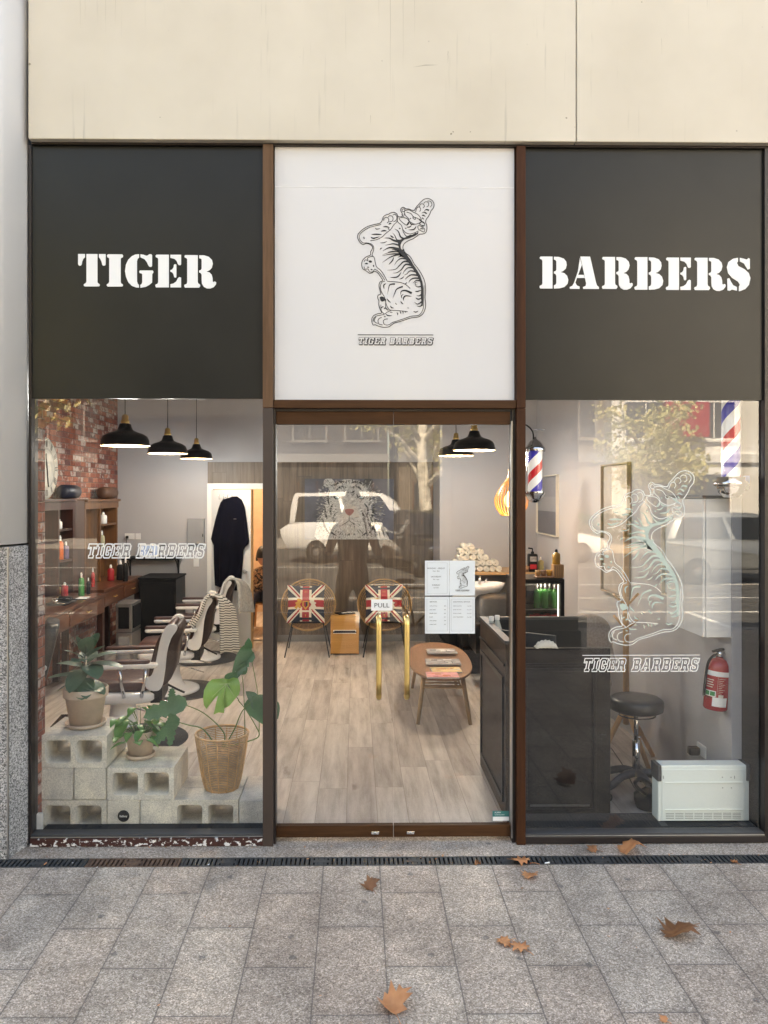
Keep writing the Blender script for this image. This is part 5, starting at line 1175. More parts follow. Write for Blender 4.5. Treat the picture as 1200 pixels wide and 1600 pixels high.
# black seat at far left
rt = T('salon_chair', 'black padded chair with a pale arm behind the left brick pier', 'chair', (-2.45, 1.75, .0015), R(20))
b = MB(); b.rbox((0, 0, .74), (.12, .42, .50), .05, rot=Matrix.Rotation(R(14), 3, 'Y')); b.build('backrest', M['seatpad'], rt, subd=1)
b = MB(); b.rbox((-.22, 0, .45), (.42, .44, .12), .06); b.build('seat', M['seatpad'], rt, subd=1)
b = MB(); b.rbox((-.16, -.27, .66), (.36, .05, .04), .02); b.tube([(-.16, -.27, .64), (-.14, -.25, .45)], .015, 8); b.build('armrest', M['alu'], rt)
b = MB(); b.tube([(-.2, 0, .04), (-.2, 0, .40)], .04, 12); b.lathe([(0, 0), (.26, 0), (.26, .02), (.08, .04), (0, .05)], (-.2, 0, 0), 28); b.build('pedestal', M['chrome'], rt)
# ================================================================ LEDGES, BLOCKS, PLANTS
b = MB(); b.box(XL+.01, X(1192), .055, .148, .0015, .055); b.box(X(818), X(1192), .1485, .26, .0015, .054)
o = b.build('window_ledge', M['rubber'], origin=(0, .1, .0015)); tag(o, 'low black ledge running inside along the foot of the windows', 'ledge')
# (the ledge is interrupted at the doors)
bpy.data.objects.remove(o)
b = MB(); b.box(XL+.036, p1b-.001, .055, .148, .0015, .055)
for k in range(70): b.box(XL+.05+k*.019, XL+.062+k*.019, .065, .14, .0552, .0575)
tag(b.build('window_ledge', M['rubber'], origin=(-1, .1, .0015)), 'low black ribbed ledge in front of the concrete blocks', 'ledge')
b = MB(); b.box(p2a+.004, X(1190), .055, .262, .0015, .055)
for k in range(73): b.box(p2b+.01+k*.019, p2b+.022+k*.019, .065, .25, .0552, .0575)
tag(b.build('window_ledge', M['rubber'], origin=(1.5, .1, .0015)), 'low black ribbed ledge under the heater and the black desk', 'ledge')

BL, BH, BD = .388, .189, .188
def block_cells(name='concrete_block'):
    m_ = MB(); x0_, x1_, z0_, z1_ = -BL/2, BL/2, 0, BH; wv = .030; r = .022
    holes = []
    for a, c in ((x0_+wv, -wv/2-.002), (wv/2+.002, x1_-wv)):
        L_ = arc(c-r, z1_-wv-r, r, 0, 90, 4)+arc(a+r, z1_-wv-r, r, 90, 180, 4)+arc(a+r, z0_+wv+r, r, 180, 270, 4)+arc(c-r, z0_+wv+r, r, 270, 360, 4); holes.append(L_)
    # front & back faces with two holes, built by bridging outline halves
    for y, flip in ((0, False), (BD, True)):
        for h, (a, c) in zip(holes, ((x0_, 0), (0, x1_))):
            n = len(h); outer = []
            for (hx_, hz_) in h:
                cx_, cz_ = (a+c)/2, (z0_+z1_)/2; dx_, dz_ = hx_-cx_, hz_-cz_; k = min((c-a)/2/abs(dx_) if abs(dx_) > 1e-6 else 9, (z1_-z0_)/2/abs(dz_) if abs(dz_) > 1e-6 else 9)
                outer.append((cx_+dx_*k, cz_+dz_*k))
            vs = [(q[0], y, q[1]) for q in h]+[(q[0], y, q[1]) for q in outer]
            m_.add(vs, [(i, (i+1) % n, (i+1) % n+n, i+n) for i in range(n)])
            for k_ in range(4):      # corner fillers
                i = (k_*5+4) % n; j = (i+1) % n
                p_, q_ = outer[i], outer[j]
            for cxn_, czn_ in ((a, z0_), (a, z1_), (c, z0_), (c, z1_)):
                best = sorted(range(n), key=lambda i: (outer[i][0]-cxn_)**2+(outer[i][1]-czn_)**2)
                xs_ = [i for i in best[:8] if abs(outer[i][0]-cxn_) < 1e-6]; zs2 = [i for i in best[:8] if abs(outer[i][1]-czn_) < 1e-6]
                if xs_ and zs2:
                    p_, q_ = outer[xs_[0]], outer[zs2[0]]
                    if (p_[0]-q_[0])**2+(p_[1]-q_[1])**2 > 1e-9: m_.add([(cxn_, y, czn_), (p_[0], y, p_[1]), (q_[0], y, q_[1])], [(0, 1, 2)])
    for h in holes:
        n = len(h); m_.add([(q[0], 0, q[1]) for q in h]+[(q[0], BD, q[1]) for q in h], [(i, i+n, (i+1) % n+n, (i+1) % n) for i in range(n)], smooth=True)
    m_.add([(x0_, 0, z0_), (x1_, 0, z0_), (x1_, BD, z0_), (x0_, BD, z0_), (x0_, 0, z1_), (x1_, 0, z1_), (x1_, BD, z1_), (x0_, BD, z1_)], [(0, 3, 2, 1), (4, 5, 6, 7), (0, 4, 7, 3), (1, 2, 6, 5)])
    return m_
proto_c = None; proto_e = None
def blockc(x, y, z, label):
    global proto_c
    if proto_c is None:
        proto_c = block_cells().build('concrete_block', M['concrete']); md = proto_c.modifiers.new('b', 'BEVEL'); md.width = .0035; md.segments = 2; md.limit_method = 'ANGLE'; md.angle_limit = R(50); o = proto_c
    else: o = proto_c.copy(); COL.objects.link(o)
    o.location = (x, y, z); return tag(o, label, 'concrete block', 'concrete blocks stacked behind the left window')
def blocke(x, y, z, label):
    """block laid end-on: closed end toward the window, cells facing sideways"""
    global proto_e
    if proto_e is None:
        m_ = MB(); m_.rbox((0, 0, 0), (.188, BH, .388), .012, rot=Matrix.Rotation(R(90), 3, 'X')); m_.xf(Matrix.Translation((0, .194, BH/2)))
        proto_e = m_.build('concrete_block', M['concrete']); o = proto_e
    else: o = proto_e.copy(); COL.objects.link(o)
    o.location = (x, y, z); return tag(o, label, 'concrete block', 'concrete blocks stacked behind the left window')
YBk = .152
def bx(px): return at(px, 1250, YBk).x
z1b, z2b, z3b = .0015, .0015+BH+.001, .0015+2*(BH+.001)
xa, xb, xc_ = bx(62)+BL/2, bx(166)+BL/2, bx(268.5)+BL/2
blockc(xa, YBk, z1b, 'bottom left concrete block with two open cells'); blockc(xa, YBk+.192, z1b, 'bottom left block of the rear row, hidden behind the front one')
blocke(xb-.097, YBk, z1b, 'end-on concrete block with the round black sticker'); blocke(xb+.097, YBk, z1b, 'end-on concrete block between the sticker block and the open block under the basket')
blockc(xc_, YBk, z1b, 'bottom concrete block with two open cells in front of the basket'); blockc(xc_, YBk+.192, z1b, 'rear row concrete block under the rattan basket')
x4 = xc_+BL/2+.003+.094
blocke(x4, YBk, z1b, 'smooth concrete block at the right end of the row by the door post')
blocke(xa-.097, YBk, z2b, 'grey end-on block in the middle row at far left'); blocke(xa+.097, YBk, z2b, 'yellowish end-on block in the middle row beside the small pot step')
blockc(xb+.006, YBk, z2b, 'open-celled concrete block in front under the small terracotta pot'); blockc(xb+.006, YBk+.192, z2b, 'rear block behind the one under the small terracotta pot')
blockc(xa+.002, YBk, z3b, 'topmost front concrete block under the large terracotta pot'); blockc(xa+.002, YBk+.192, z3b, 'topmost rear concrete block under the large terracotta pot')
zt2, zt3 = z2b+BH+.0008, z3b+BH+.0008; zt1 = z1b+BH+.0008
# round sticker
q = at(193, 1275, YBk-.004); rt = T('round_sticker', 'round black sticker reading fatboy on a concrete block', 'sticker', (q.x, YBk-.004, q.z))
b = MB(); b.lathe([(0, 0), (.034, 0), (.034, .0015), (0, .0015)], seg=40, rot=Matrix.Rotation(R(90), 3, 'X')); b.build('disc', M['blackm'], rt)
m_ = text_mb('fatboy', 0, -.006, -.0022, .013, M['cap'], None, 'CENTER'); m_.build('print', None, rt)

def pot(px, py, z, r_top, h, label, YY):
    q = at(px, py, YY); rt = T('terracotta_pot', label, 'plant pot', (q.x, YY, z), group='terracotta pots on the concrete blocks')
    rb_ = r_top*.70
    b = MB(); b.lathe([(0, .002), (rb_*1.12, .002), (rb_*1.28, .012), (rb_*1.32, .028), (rb_*1.25, .028), (rb_*1.18, .014), (0, .012)], seg=40); b.build('saucer', M['terra'], rt)
    b = MB(); zr = h-.058*(h/.25)
    b.lathe([(0, .0145), (rb_, .0145), (r_top*.90, zr), (r_top*.985, zr+.002), (r_top, zr+.012), (r_top*1.01, h-.004), (r_top*.985, h), (r_top*.93, h), (r_top*.90, h-.03), (r_top*.86, h-.05)], seg=48); b.build('pot_wall', M['terra'], rt)
    b = MB(); b.lathe([(r_top*.88, h-.042), (r_top*.5, h-.034), (0, h-.036)], seg=30); b.build('soil', M['soil'], rt)
    return rt, h-.036
def leaf_geo(m_, base, d_, up, L_, W_, kind='oval', fold=.18, droop=.35, mat=None):
    """a leaf blade: base point, direction, up normal"""
    d_ = Vector(d_).normalized(); up = Vector(up); s_ = d_.cross(up).normalized(); up = s_.cross(d_).normalized()
    if kind == 'oval': ws = [0, .45, .78, .95, 1, .93, .75, .45, .12, 0]; ts = [0, .08, .2, .34, .5, .65, .8, .92, .98, 1]
    elif kind == 'heart': ws = [.30, .85, 1, .98, .85, .62, .38, .15, 0]; ts = [-.16, -.06, .1, .28, .46, .64, .8, .93, 1]
    elif kind == 'monstera': ws = [.35, .9, 1.0, .62, .98, .6, .92, .5, .7, .2, 0]; ts = [-.18, -.04, .16, .24, .40, .48, .62, .70, .80, .94, 1]
    n = len(ws); vs = []
    for w_, t_ in zip(ws, ts):
        c = Vector(base)+d_*(t_*L_)-Vector((0, 0, 1))*(droop*L_*max(0, t_)**2)
        for k in (-1, -.5, 0, .5, 1):
            sh_ = -.14*abs(k)*L_ if (kind == 'monstera' and .1 < t_ < .9) else 0
            vs.append(c+s_*(k*w_*W_/2)+up*(abs(k)*fold*w_*W_/2)+d_*sh_*-.4)
    m_.add(vs, [(i*5+j, i*5+j+1, i*5+j+6, i*5+j+5) for i in range(n-1) for j in range(4)], mat, smooth=True)
def dvec(az, el): return Vector((math.cos(R(az))*math.cos(R(el)), math.sin(R(az))*math.cos(R(el)), math.sin(R(el))))

YP1 = .345
r1, so_ = pot(134, 1100, zt3, .131, .235, 'large terracotta pot with saucer on the top concrete block', YP1)
rt = T('rubber_plant', 'rubber plant with broad dark oval leaves in the large terracotta pot', 'plant', (r1.location.x, YP1, zt3+so_)); rt.scale = (.92, .92, .84)
b = MB(); b.tube([(0, 0, -.02), (.005, 0, .10), (.0, 0, .22), (.01, 0, .30)], .007, 8); b.tube([(.03, .02, -.02), (.06, .02, .05)], .005, 6); b.build('stem', M['bark'], rt)
for (az, el, z_, L_, W_, dr) in [(190, 5, .13, .20, .085, .15), (165, 18, .18, .19, .085, .25), (232, 70, .26, .15, .07, .1), (300, 60, .27, .17, .085, .15), (350, 8, .21, .22, .085, .22), (310, 12, .20, .17, .10, .55), (255, -5, .17, .14, .10, .7), (330, -12, .10, .14, .075, .35), (205, 62, .25, .16, .065, .05), (20, 30, .22, .19, .08, .3), (100, 35, .2, .18, .09, .3), (280, 5, .05, .12, .10, .55), (215, -8, .04, .11, .07, .2), (320, 5, .05, .13, .09, .2), (60, 55, .28, .15, .07, .1), (175, -10, .10, .16, .075, .35), (270, 28, .23, .16, .085, .35), (225, 40, .24, .15, .075, .2), (335, 40, .25, .17, .075, .15), (290, -18, .12, .13, .08, .5), (130, 10, .14, .16, .08, .3)]:
    m_ = MB(); d_ = dvec(az, el); base = Vector((0, 0, z_))+d_*.02; leaf_geo(m_, base, d_, (0, 0, 1) if el < 60 else dvec(az+180, 20), L_*1.12, W_*1.4, 'oval', .12, dr)
    m_.tube([(0, 0, z_-.01), tuple(base+d_*.02)], .0025, 5); m_.build('leaf', M['leaf_rubber'], rt)
YP2 = .335
r2, so2 = pot(219.5, 1150, zt2, .095, .168, 'smaller terracotta pot with saucer on the middle step of blocks', YP2)
rt = T('pothos_plant', 'bushy small-leaved green plant in the smaller terracotta pot', 'plant', (r2.location.x, YP2, zt2+so2))
rd = random.Random(5)
for k in range(46):
    az = rd.uniform(0, 360); el = rd.uniform(-5, 70); ln = rd.uniform(.07, .19); d_ = dvec(az, el); tip = d_*ln; tip.z = max(tip.z, .01)*1.05
    m_ = MB(); m_.tube([(d_.x*.02, d_.y*.02, -.01), tuple(tip*.5+Vector((0, 0, .025))), tuple(tip)], .0018, 5, M['stem'])
    leaf_geo(m_, tip, dvec(az+rd.uniform(-40, 40), rd.uniform(-50, 20)), (0, 0, 1), rd.uniform(.045, .085), rd.uniform(.035, .062), 'heart', .2, .4, M['leaf_ivy']); m_.build('leaf_stalk', None, rt)
m_ = MB(); a_ = Vector((-.085, -.05, .10)); m_.tube([(-.03, 0, 0), (-.07, -.03, .11), tuple(a_)], .002, 5, M['stem']); leaf_geo(m_, a_, (-.3, -.4, -.8), (-.3, -.9, .2), .12, .085, 'heart', .25, .1, M['leaf_ivy']); m_.build('leaf_stalk', None, rt)
# basket and monstera
YK = .345; q = at(347, 1200, YK); zk = zt1
rt = T('rattan_basket', 'open woven rattan basket standing on the lowest concrete blocks', 'basket', (q.x, YK, zk))
rb0, rb1, hb_ = .098, .158, .33
rad = lambda z: rb0+(rb1-rb0)*(z/hb_)**.75
for k in range(31):
    z = .006+k*(hb_-.012)/30; r_ = rad(z)
    m_ = MB() if k == 0 else m_
    if 21 <= k <= 23: a0_, a1_ = 218, 218+330
    else: a0_, a1_ = 0, 360
    n = 40; pts = [(r_*math.cos(R(a0_+(a1_-a0_)*i/n)), r_*math.sin(R(a0_+(a1_-a0_)*i/n)), z+.0012*math.sin(i*2.1+k)) for i in range(n if a1_-a0_ == 360 else n+1)]
    m_.tube(pts, .0032, 5, closed=(a1_-a0_ == 360))
m_.build('weave', M['rattan'], rt)
for k in range(14):
    a = R(360/14*k+12); m_ = MB(); m_.tube([((rad(z)+.003)*math.cos(a), (rad(z)+.003)*math.sin(a), z) for z in [i*hb_/8 for i in range(9)]], .0036, 5); m_.build('rib', M['rattan'], rt)
m_ = MB(); m_.tube([((rb1+.001)*math.cos(R(a)), (rb1+.001)*math.sin(R(a)), hb_) for a in range(0, 360, 9)], .007, 8, closed=True); m_.tube([(rb0*math.cos(R(a)), rb0*math.sin(R(a)), .004) for a in range(0, 360, 9)], .005, 6, closed=True); m_.build('rim', M['rattan'], rt)
m_ = MB(); m_.lathe([(0, .006), (rb0-.012, .006), (.128, hb_-.085), (.124, hb_-.085), (.105, .1)], seg=36); m_.build('inner_pot', M['greybox'], rt)
m_ = MB(); m_.lathe([(.124, hb_-.10), (.06, hb_-.092), (0, hb_-.095)], seg=30); m_.build('soil', M['soil'], rt)
rt = T('monstera_plant', 'tall monstera with one bright green leaf and dark arching stems in the rattan basket', 'plant', (q.x, YK, zk+hb_-.09))
def wp(px, py, Y): return at(px, py, Y)-Vector(rt.location)
def stalk(pts, Lf, Wf, dirn, upn, mat, kind='monstera', r=.0045, droop=.15, fold=.12):
    m_ = MB(); P = smooth_pts(pts, 5); m_.tube(P, [r*(1-.4*i/(len(P)-1)) for i in range(len(P))], 8, M['stem'])
    if Lf: leaf_geo(m_, pts[-1], dirn, upn, Lf, Wf, kind, fold, droop, mat)
    m_.build('leaf_stalk', None, rt)
o0 = Vector((0, 0, 0))
stalk([o0+Vector((.0, 0, 0)), wp(350, 1145, .33), wp(318, 1114, .30), wp(282, 1099, .27)], .0, 0, None, None, None)
stalk([o0+Vector((-.03, 0, 0)), wp(318, 1140, .30), wp(295, 1133, .27), wp(273, 1127, .25)], 0, 0, None, None, None)
# left dark leaves over the small pot
for px, py, Y_, dx, dz, L_, W_ in [(281, 1099, .26, -.95, -.28, .22, .11), (272, 1098, .265, -.15, -1, .11, .07), (268, 1094, .27, .1, .95, .085, .05), (273, 1127, .24, -.72, -.75, .17, .075), (271, 1130, .24, -.15, -1, .13, .055)]:
    m_ = MB(); leaf_geo(m_, wp(px, py, Y_), (dx, -.2, dz), (0.1, -1, .35), L_, W_, 'monstera', .10, .05, M['leaf_dk']); m_.build('leaf', M['leaf_dk'], rt)
# right stems
stalk([o0+Vector((.01, 0, 0)), wp(366, 1140, .33), wp(378, 1112, .33), wp(394, 1095, .34)], .14, .12, (.5, -.2, -.8), (-.2, -1, .3), M['leaf_dk'], 'heart')
stalk([o0+Vector((.02, .02, 0)), wp(395, 1156, .36), wp(405, 1148, .36), wp(400, 1135, .34), wp(385, 1110, .32), wp(372, 1094, .30)], 0, 0, None, None, None)
stalk([wp(383, 1160, .36), wp(382, 1110, .36), wp(380, 1070, .35), wp(377, 1050, .34)], .09, .07, (.25, -.1, .9), (0, -1, .1), M['leaf_dk'], 'heart', .003)
stalk([wp(405, 1148, .36), wp(404, 1095, .38), wp(396, 1045, .38), wp(390, 1022, .36)], .13, .10, (-.55, -.2, -.75), (-.3, -1, .3), M['leaf_dk'], 'monstera', .003)
LL = [(400,480),(350,472),(300,485),(262,520),(240,570),(236,640),(243,700),(262,742),(268,700),(300,672),(366,622),(352,700),(335,782),(375,772),(420,786),(418,750),(480,705),(520,660),(555,620),(570,570),(560,510),(540,480),(500,465),(462,478)]
c0_ = Vector(at(280+437/5.924, 980+522/5.924, .30)); rel = Vector(rt.location)
def lp_(u, v, k): # point of the blade, gently cupped
    q_ = at(280+u/5.924, 980+v/5.924, .30)-c0_; q_ = q_*k; q_.y = -.10*abs(q_.x)**1.2*2+.35*q_.z*.6+.02*k*math.sin(u*.05); return q_+c0_-rel
m_ = MB(); n = len(LL); m_.add([c0_-rel]+[lp_(u, v, .5) for u, v in LL]+[lp_(u, v, 1) for u, v in LL], [(0, 1+i, 1+(i+1) % n) for i in range(n)]+[(1+i, 1+n+i, 1+n+(i+1) % n, 1+(i+1) % n) for i in range(n)], M['leaf_lt'], smooth=True)
for u, v in ((520, 650), (390, 760), (250, 690), (270, 540), (545, 530)): m_.tube([c0_-rel+Vector((0, -.004, 0)), lp_(u, v, .5)+Vector((0, -.004, 0)), lp_(u, v, .9)+Vector((0, -.003, 0))], [.0022, .0015, .0006], 5, M['stem_lt'])
m_.build('leaf', None, rt, fixn=False)
m_ = MB(); P_ = smooth_pts([wp(373, 1094, .31), wp(364, 1080, .30), wp(354, 1069, .298)], 4); m_.tube(P_, .003, 6); m_.build('stalk', M['stem'], rt)
for px, py, dx, dz, L_, W_, mt in [(386, 1015, -.55, -.8, .16, .075, 'leaf_dk'), (388, 1012, .05, .95, .07, .05, 'leaf_dk'), (382, 1032, -.35, -.85, .10, .06, 'leaf_rubber'), (398, 1092, -.55, .6, .08, .06, 'leaf_rubber'), (404, 1092, .3, -.9, .15, .11, 'leaf_rubber'), (425, 1100, .35, -.75, .09, .08, 'leaf_rubber'), (360, 1064, .35, .6, .08, .09, 'leaf_dk')]:
    m_ = MB(); leaf_geo(m_, wp(px, py, .35), (dx, -.15, dz), (.1, -1, .3), L_, W_, 'heart', .12, .1); m_.build('leaf', M[mt], rt)

# ================================================================ CENTRE
def round_chair(px, py, label):
    Y0 = 5.25; q = at(px, 772, Y0); rt = T('round_chair', label, 'chair', (q.x, Y0, .0015), group='round rattan chairs at the panelled wall')
    cz, rr_ = .60, .335; tilt = R(62)
    Mx = Matrix.Translation((0, 0, cz)) @ Matrix.Rotation(tilt, 4, 'X')
    m_ = MB()
    for k in range(13):
        f = 1-(k/13)**1.0*.82; r_ = rr_*f; dz = -.20*(1-f*f)
        m_.tube([(r_*math.cos(R(a)), r_*math.sin(R(a)), dz) for a in range(0, 360, 10)], .0055 if k else .012, 6, closed=True)
    for k in range(16):
        a = R(22.5*k); m_.tube([(rr_*f*math.cos(a), rr_*f*math.sin(a), -.20*(1-f*f)-.006) for f in (1, .85, .7, .55, .4, .2)], .004, 5)
    m_.xf(Mx); m_.build('seat_shell', M['rattan2'], rt)
    for sx in (-1, 1):
        for (ya_, yb_) in ((-.16, -.30), (.10, .28)):
            b = MB(); b.tube([(sx*.19, ya_, .40), (sx*.27, yb_, .0)], .008, 8); b.build('leg', M['black'], rt)
    b = MB(); b.tube([(-.19, -.16, .40), (.19, -.16, .40), (.19, .10, .40), (-.19, .10, .40)], .008, 8, closed=True); b.build('under_frame', M['black'], rt)
    return rt
chA = round_chair(482, 943, 'left round rattan chair by the panelled wall')
chB = dup(chA, (at(601, 772, 5.25).x, 5.25, .0015), label='right round rattan chair by the panelled wall, behind the PULL sticker')
def cushion(px, py, label):
    q = at(px, py, 5.08); rt = T('flag_cushion', label, 'cushion', (q.x, 5.10, q.z), group='union flag cushions on the round chairs')
    S_ = .235; n = 12
    def surf(u, v, side):
        k = (1-abs(u)**4)*(1-abs(v)**4); pin = 1-.07*(1-abs(v)**2)*abs(u)**2; pin2 = 1-.09*(1-abs(u)**2)*abs(v)**2
        return Vector((u*S_*pin, side*(.012+.055*k), v*S_*pin2))
    tl = Matrix.Rotation(R(-14), 4, 'X')
    b = MB()
    for side in (-1, 1):
        vs = [surf(-1+2*i/n, -1+2*j/n, side) for j in range(n+1) for i in range(n+1)]
        b.add(vs, [(j*(n+1)+i, j*(n+1)+i+1, (j+1)*(n+1)+i+1, (j+1)*(n+1)+i) for j in range(n) for i in range(n)], smooth=True)
    ring = [(-1+2*i/n, -1) for i in range(n)]+[(1, -1+2*i/n) for i in range(n)]+[(1-2*i/n, 1) for i in range(n)]+[(-1, 1-2*i/n) for i in range(n)]
    vs = [surf(u, v, s_) for s_ in (-1, 1) for u, v in ring]; L_ = len(ring); b.add(vs, [(i, (i+1) % L_, (i+1) % L_+L_, i+L_) for i in range(L_)])
    b.xf(tl); b.build('cover', M['navy'], rt)
    def patch(poly, mat, lift, m2, sub=6):
        """project a flag polygon on the bulged front"""
        def cl(p): return (max(-1, min(1, p[0])), max(-1, min(1, p[1])))
        P = [Vector((a, c)) for a, c in poly]
        if len(P) == 4:
            vs = []
            for j in range(sub+1):
                for i in range(sub*2+1):
                    u = i/(sub*2); v = j/sub; q_ = (P[0]*(1-u)+P[1]*u)*(1-v)+(P[3]*(1-u)+P[2]*u)*v; c_ = cl(q_); s3 = surf(c_[0]*.995, c_[1]*.995, -1); s3.y -= lift; vs.append(s3)
            w_ = sub*2+1; m2.add(vs, [(j*w_+i, j*w_+i+1, (j+1)*w_+i+1, (j+1)*w_+i) for j in range(sub) for i in range(sub*2)], mat, smooth=True)
    m2 = MB()
    for sx, sy in ((1, 1), (-1, 1)):
        patch([(-sx, -sy*1-.0), (sx*.78, sy*1), (sx*1, sy*1), (-sx*.78, -sy)], M['creamc'], .0015, m2); patch([(-sx, -sy*.78), (sx, sy), (sx, sy*.78), (-sx, -sy)], M['creamc'], .0016, m2)
        patch([(-sx, -sy), (sx*.88, sy), (sx, sy), (-sx*.88, -sy)], M['redp'], .0025, m2)
    patch([(-1, -.30), (1, -.30), (1, .30), (-1, .30)], M['creamc'], .0035, m2); patch([(-.30, -1), (.30, -1), (.30, 1), (-.30, 1)], M['creamc'], .0036, m2)
    patch([(-1, -.18), (1, -.18), (1, .18), (-1, .18)], M['redp'], .005, m2); patch([(-.18, -1), (.18, -1), (.18, 1), (-.18, 1)], M['redp'], .0051, m2)
    m2.xf(tl); m2.build('flag_print', None, rt, fixn=False)
    m3 = MB()   # crest: shield between a golden lion and a white unicorn
    def pp(L, mt, dy): m3.prism([(a*S_, c*S_) for a, c in L], -.0735-dy, -.0745-dy-.001, 'XZ', mt)
    pp([(-.17, .12), (.17, .12), (.17, -.12), (0, -.34), (-.17, -.12)], M['goldc'], .0); pp([(-.10, .07), (.0, .07), (.0, -.22), (-.10, -.12)], M['redp'], .002); pp([(.0, .07), (.10, .07), (.10, -.12), (.0, -.22)], M['navy'], .002)
    lion = [(-.22, .20), (-.34, .26), (-.46, .22), (-.42, .10), (-.56, .02), (-.48, -.06), (-.58, -.22), (-.46, -.30), (-.40, -.18), (-.30, -.28), (-.22, -.20), (-.30, -.04), (-.20, .06)]
    pp(lion, M['goldc'], .0); pp([(-a, c) for a, c in lion], M['creamc'], .0); pp([(.34, .24), (.40, .44), (.42, .22)], M['creamc'], .0)
    pp([(-.09, .48), (-.07, .62), (-.03, .54), (0, .66), (.03, .54), (.07, .62), (.09, .48)], M['goldc'], -.012); pp([(-.35, -.36), (.35, -.36), (.30, -.44), (-.30, -.44)], M['creamc'], -.004); pp([(-.05, -.52), (.05, -.52), (0, -.70)], M['goldc'], -.012)
    m3.xf(tl); m3.build('crest', None, rt)
    return rt
cuA = cushion(478, 944, 'union flag cushion with crest on the left round chair')
dup(cuA, (at(600, 944, 5.08).x, 5.10, cuA.location.z), label='union flag cushion with crest on the right round chair')
# bentwood magazine table
q = at(539, 1010, 5.3); rt = T('magazine_table', 'small honey plywood table with a magazine slot between the round chairs', 'side table', (q.x, 5.3, .0015))
wt = .175; zt_ = Z(960, 5.2)-.001
prof = [(-.16, zt_), (.16, zt_)]
b = MB()
outer = arc(-.13, zt_-.05, .05, 90, 180, 6)+[(-.18, .30), (-.17, .25)]+[(-.17, .02), (-.15, .0)]+[(-.15, 0), (.17, 0)]+[(.17, zt_-.05)]+arc(.12, zt_-.05, .05, 0, 90, 6)
P_ = [Vector((0, a, c)) for a, c in outer]
ring_in = [(a*.90, .012+(c)*.955) for a, c in outer]
n = len(outer); vs = [(sx*wt, a, c) for sx in (-1, 1) for a, c in outer]+[(sx*wt, a, c) for sx in (-1, 1) for a, c in ring_in]
fs = [(i, (i+1) % n, (i+1) % n+n, i+n) for i in range(n)]+[(2*n+i, 3*n+i, 3*n+(i+1) % n, 2*n+(i+1) % n) for i in range(n)]
fs += [(i, 2*n+i, 2*n+(i+1) % n, (i+1) % n) for i in range(n)]+[(n+i, n+(i+1) % n, 3*n+(i+1) % n, 3*n+i) for i in range(n)]
b.add(vs, fs); b.build('bent_body', M['honey'], rt, bevel=.003)
b = MB(); b.box(-wt+.03, wt-.03, -.188, -.181, .27, .285); b.box(-wt+.005, -wt+.02, -.184, -.181, .0, .26); b.build('slot_edge', M['black'], rt)
b = MB(); b.box(-.14, .14, -.21, -.195, .20, .31); b.box(-wt-.0, wt, -.222, -.212, .02, .262, M['honey']); b.mats[0] = M['cap'] if b.mats and b.mats[0] is None else b.mats[0]
b2 = MB(); b2.box(-wt, wt, -.205, -.190, .02, .262); b2.build('magazine_pocket', M['honey'], rt, bevel=.003)
b2 = MB(); b2.box(-.14, .14, -.187, -.182, .10, .305, M['cap']); b2.box(-.13, .13, -.1885, -.1872, .268, .298, M['navy']); b2.build('magazine', None, T('magazine', 'white edged magazine standing in the pocket of the plywood table', 'magazine', tuple(rt.location)), )
b = MB(); b.box(-.12, .10, -.09, .06, 0, .012, M['blackm']); b.box(-.06, .0, -.06, -.01, .0121, .0135, M['cap']); b.box(.02, .08, -.04, .02, .0121, .0135, M['greyp']); o = b.build('magazine', None); o.location = (rt.location.x, 5.28, zt_+.003); o.rotation_euler = (0, 0, .5); tag(o, 'dark folded magazine lying on the small plywood table', 'magazine')

# white tiger photo print on the wall
a_, c_ = at(476, 843, YB-.05), at(615, 748, YB-.05)
rt = T('tiger_picture', 'large frameless photo print of a white tiger face on the panelled wall', 'picture', ((a_.x+c_.x)/2, YB-.05, a_.z)); W_, H_ = c_.x-a_.x, c_.z-a_.z
b = MB(); b.box(a_.x, c_.x, YB-.05, YB-.023, a_.z, c_.z); b.build('print_board', pm('print_grey', (.065, .068, .095), .4, var=.5, vs=3), rt, world=True)
def furmat():
    s = NT('fur_print'); v = s.objco(); s.base(s.ramp(s.noise(v, 60, 5, .8), [(.35, (.24, .24, .24)), (.6, (.60, .60, .58))])); return s.set(.4)
M['fur'] = furmat()
m_ = MB(); P0 = lambda u, v: (a_.x+u*W_, a_.z+v*H_); yy = YB-.0505
def blob(L, mt, k, sm=True):
    q_ = smooth_pts([Vector((u, v, 0)) for u, v in L], 4, True) if sm else [Vector((u, v, 0)) for u, v in L]
    m_.prism([P0(min(max(p.x, 0), 1), min(max(p.y, 0.002), 1)) for p in q_], yy-.0006*k, yy-.0006*k-.0005, 'XZ', mt)
blob([(.14, .0), (.17, .3), (.24, .6), (.28, .85), (.40, .97), (.5, .99), (.62, .96), (.70, .85), (.74, .62), (.78, .35), (.95, .0), (.6, .0)], M['fur'], 1)
blob([(.23, .86), (.22, .98), (.30, 1), (.34, .9)], M['fur'], 1); blob([(.66, .9), (.68, 1), (.76, .98), (.75, .85)], M['ink'], 1)
blob([(.40, .22), (.37, .40), (.44, .55), (.50, .58), (.56, .55), (.62, .40), (.60, .2), (.50, .06)], pm('muzzle_white', (.50, .47, .43), .5, var=.1, vs=30), 2)
blob([(.46, .44), (.455, .49), (.50, .505), (.55, .49), (.545, .44), (.503, .39)], pm('nose_pink', (.30, .13, .115), .5), 3); m_.ribbon([P0(.50, .39), P0(.50, .31)], .008, yy-.0024, .0006, M['ink']); m_.ribbon([P0(.42, .24), P0(.46, .27), P0(.50, .31), P0(.54, .27), P0(.58, .24)], .008, yy-.0024, .0006, M['ink'])
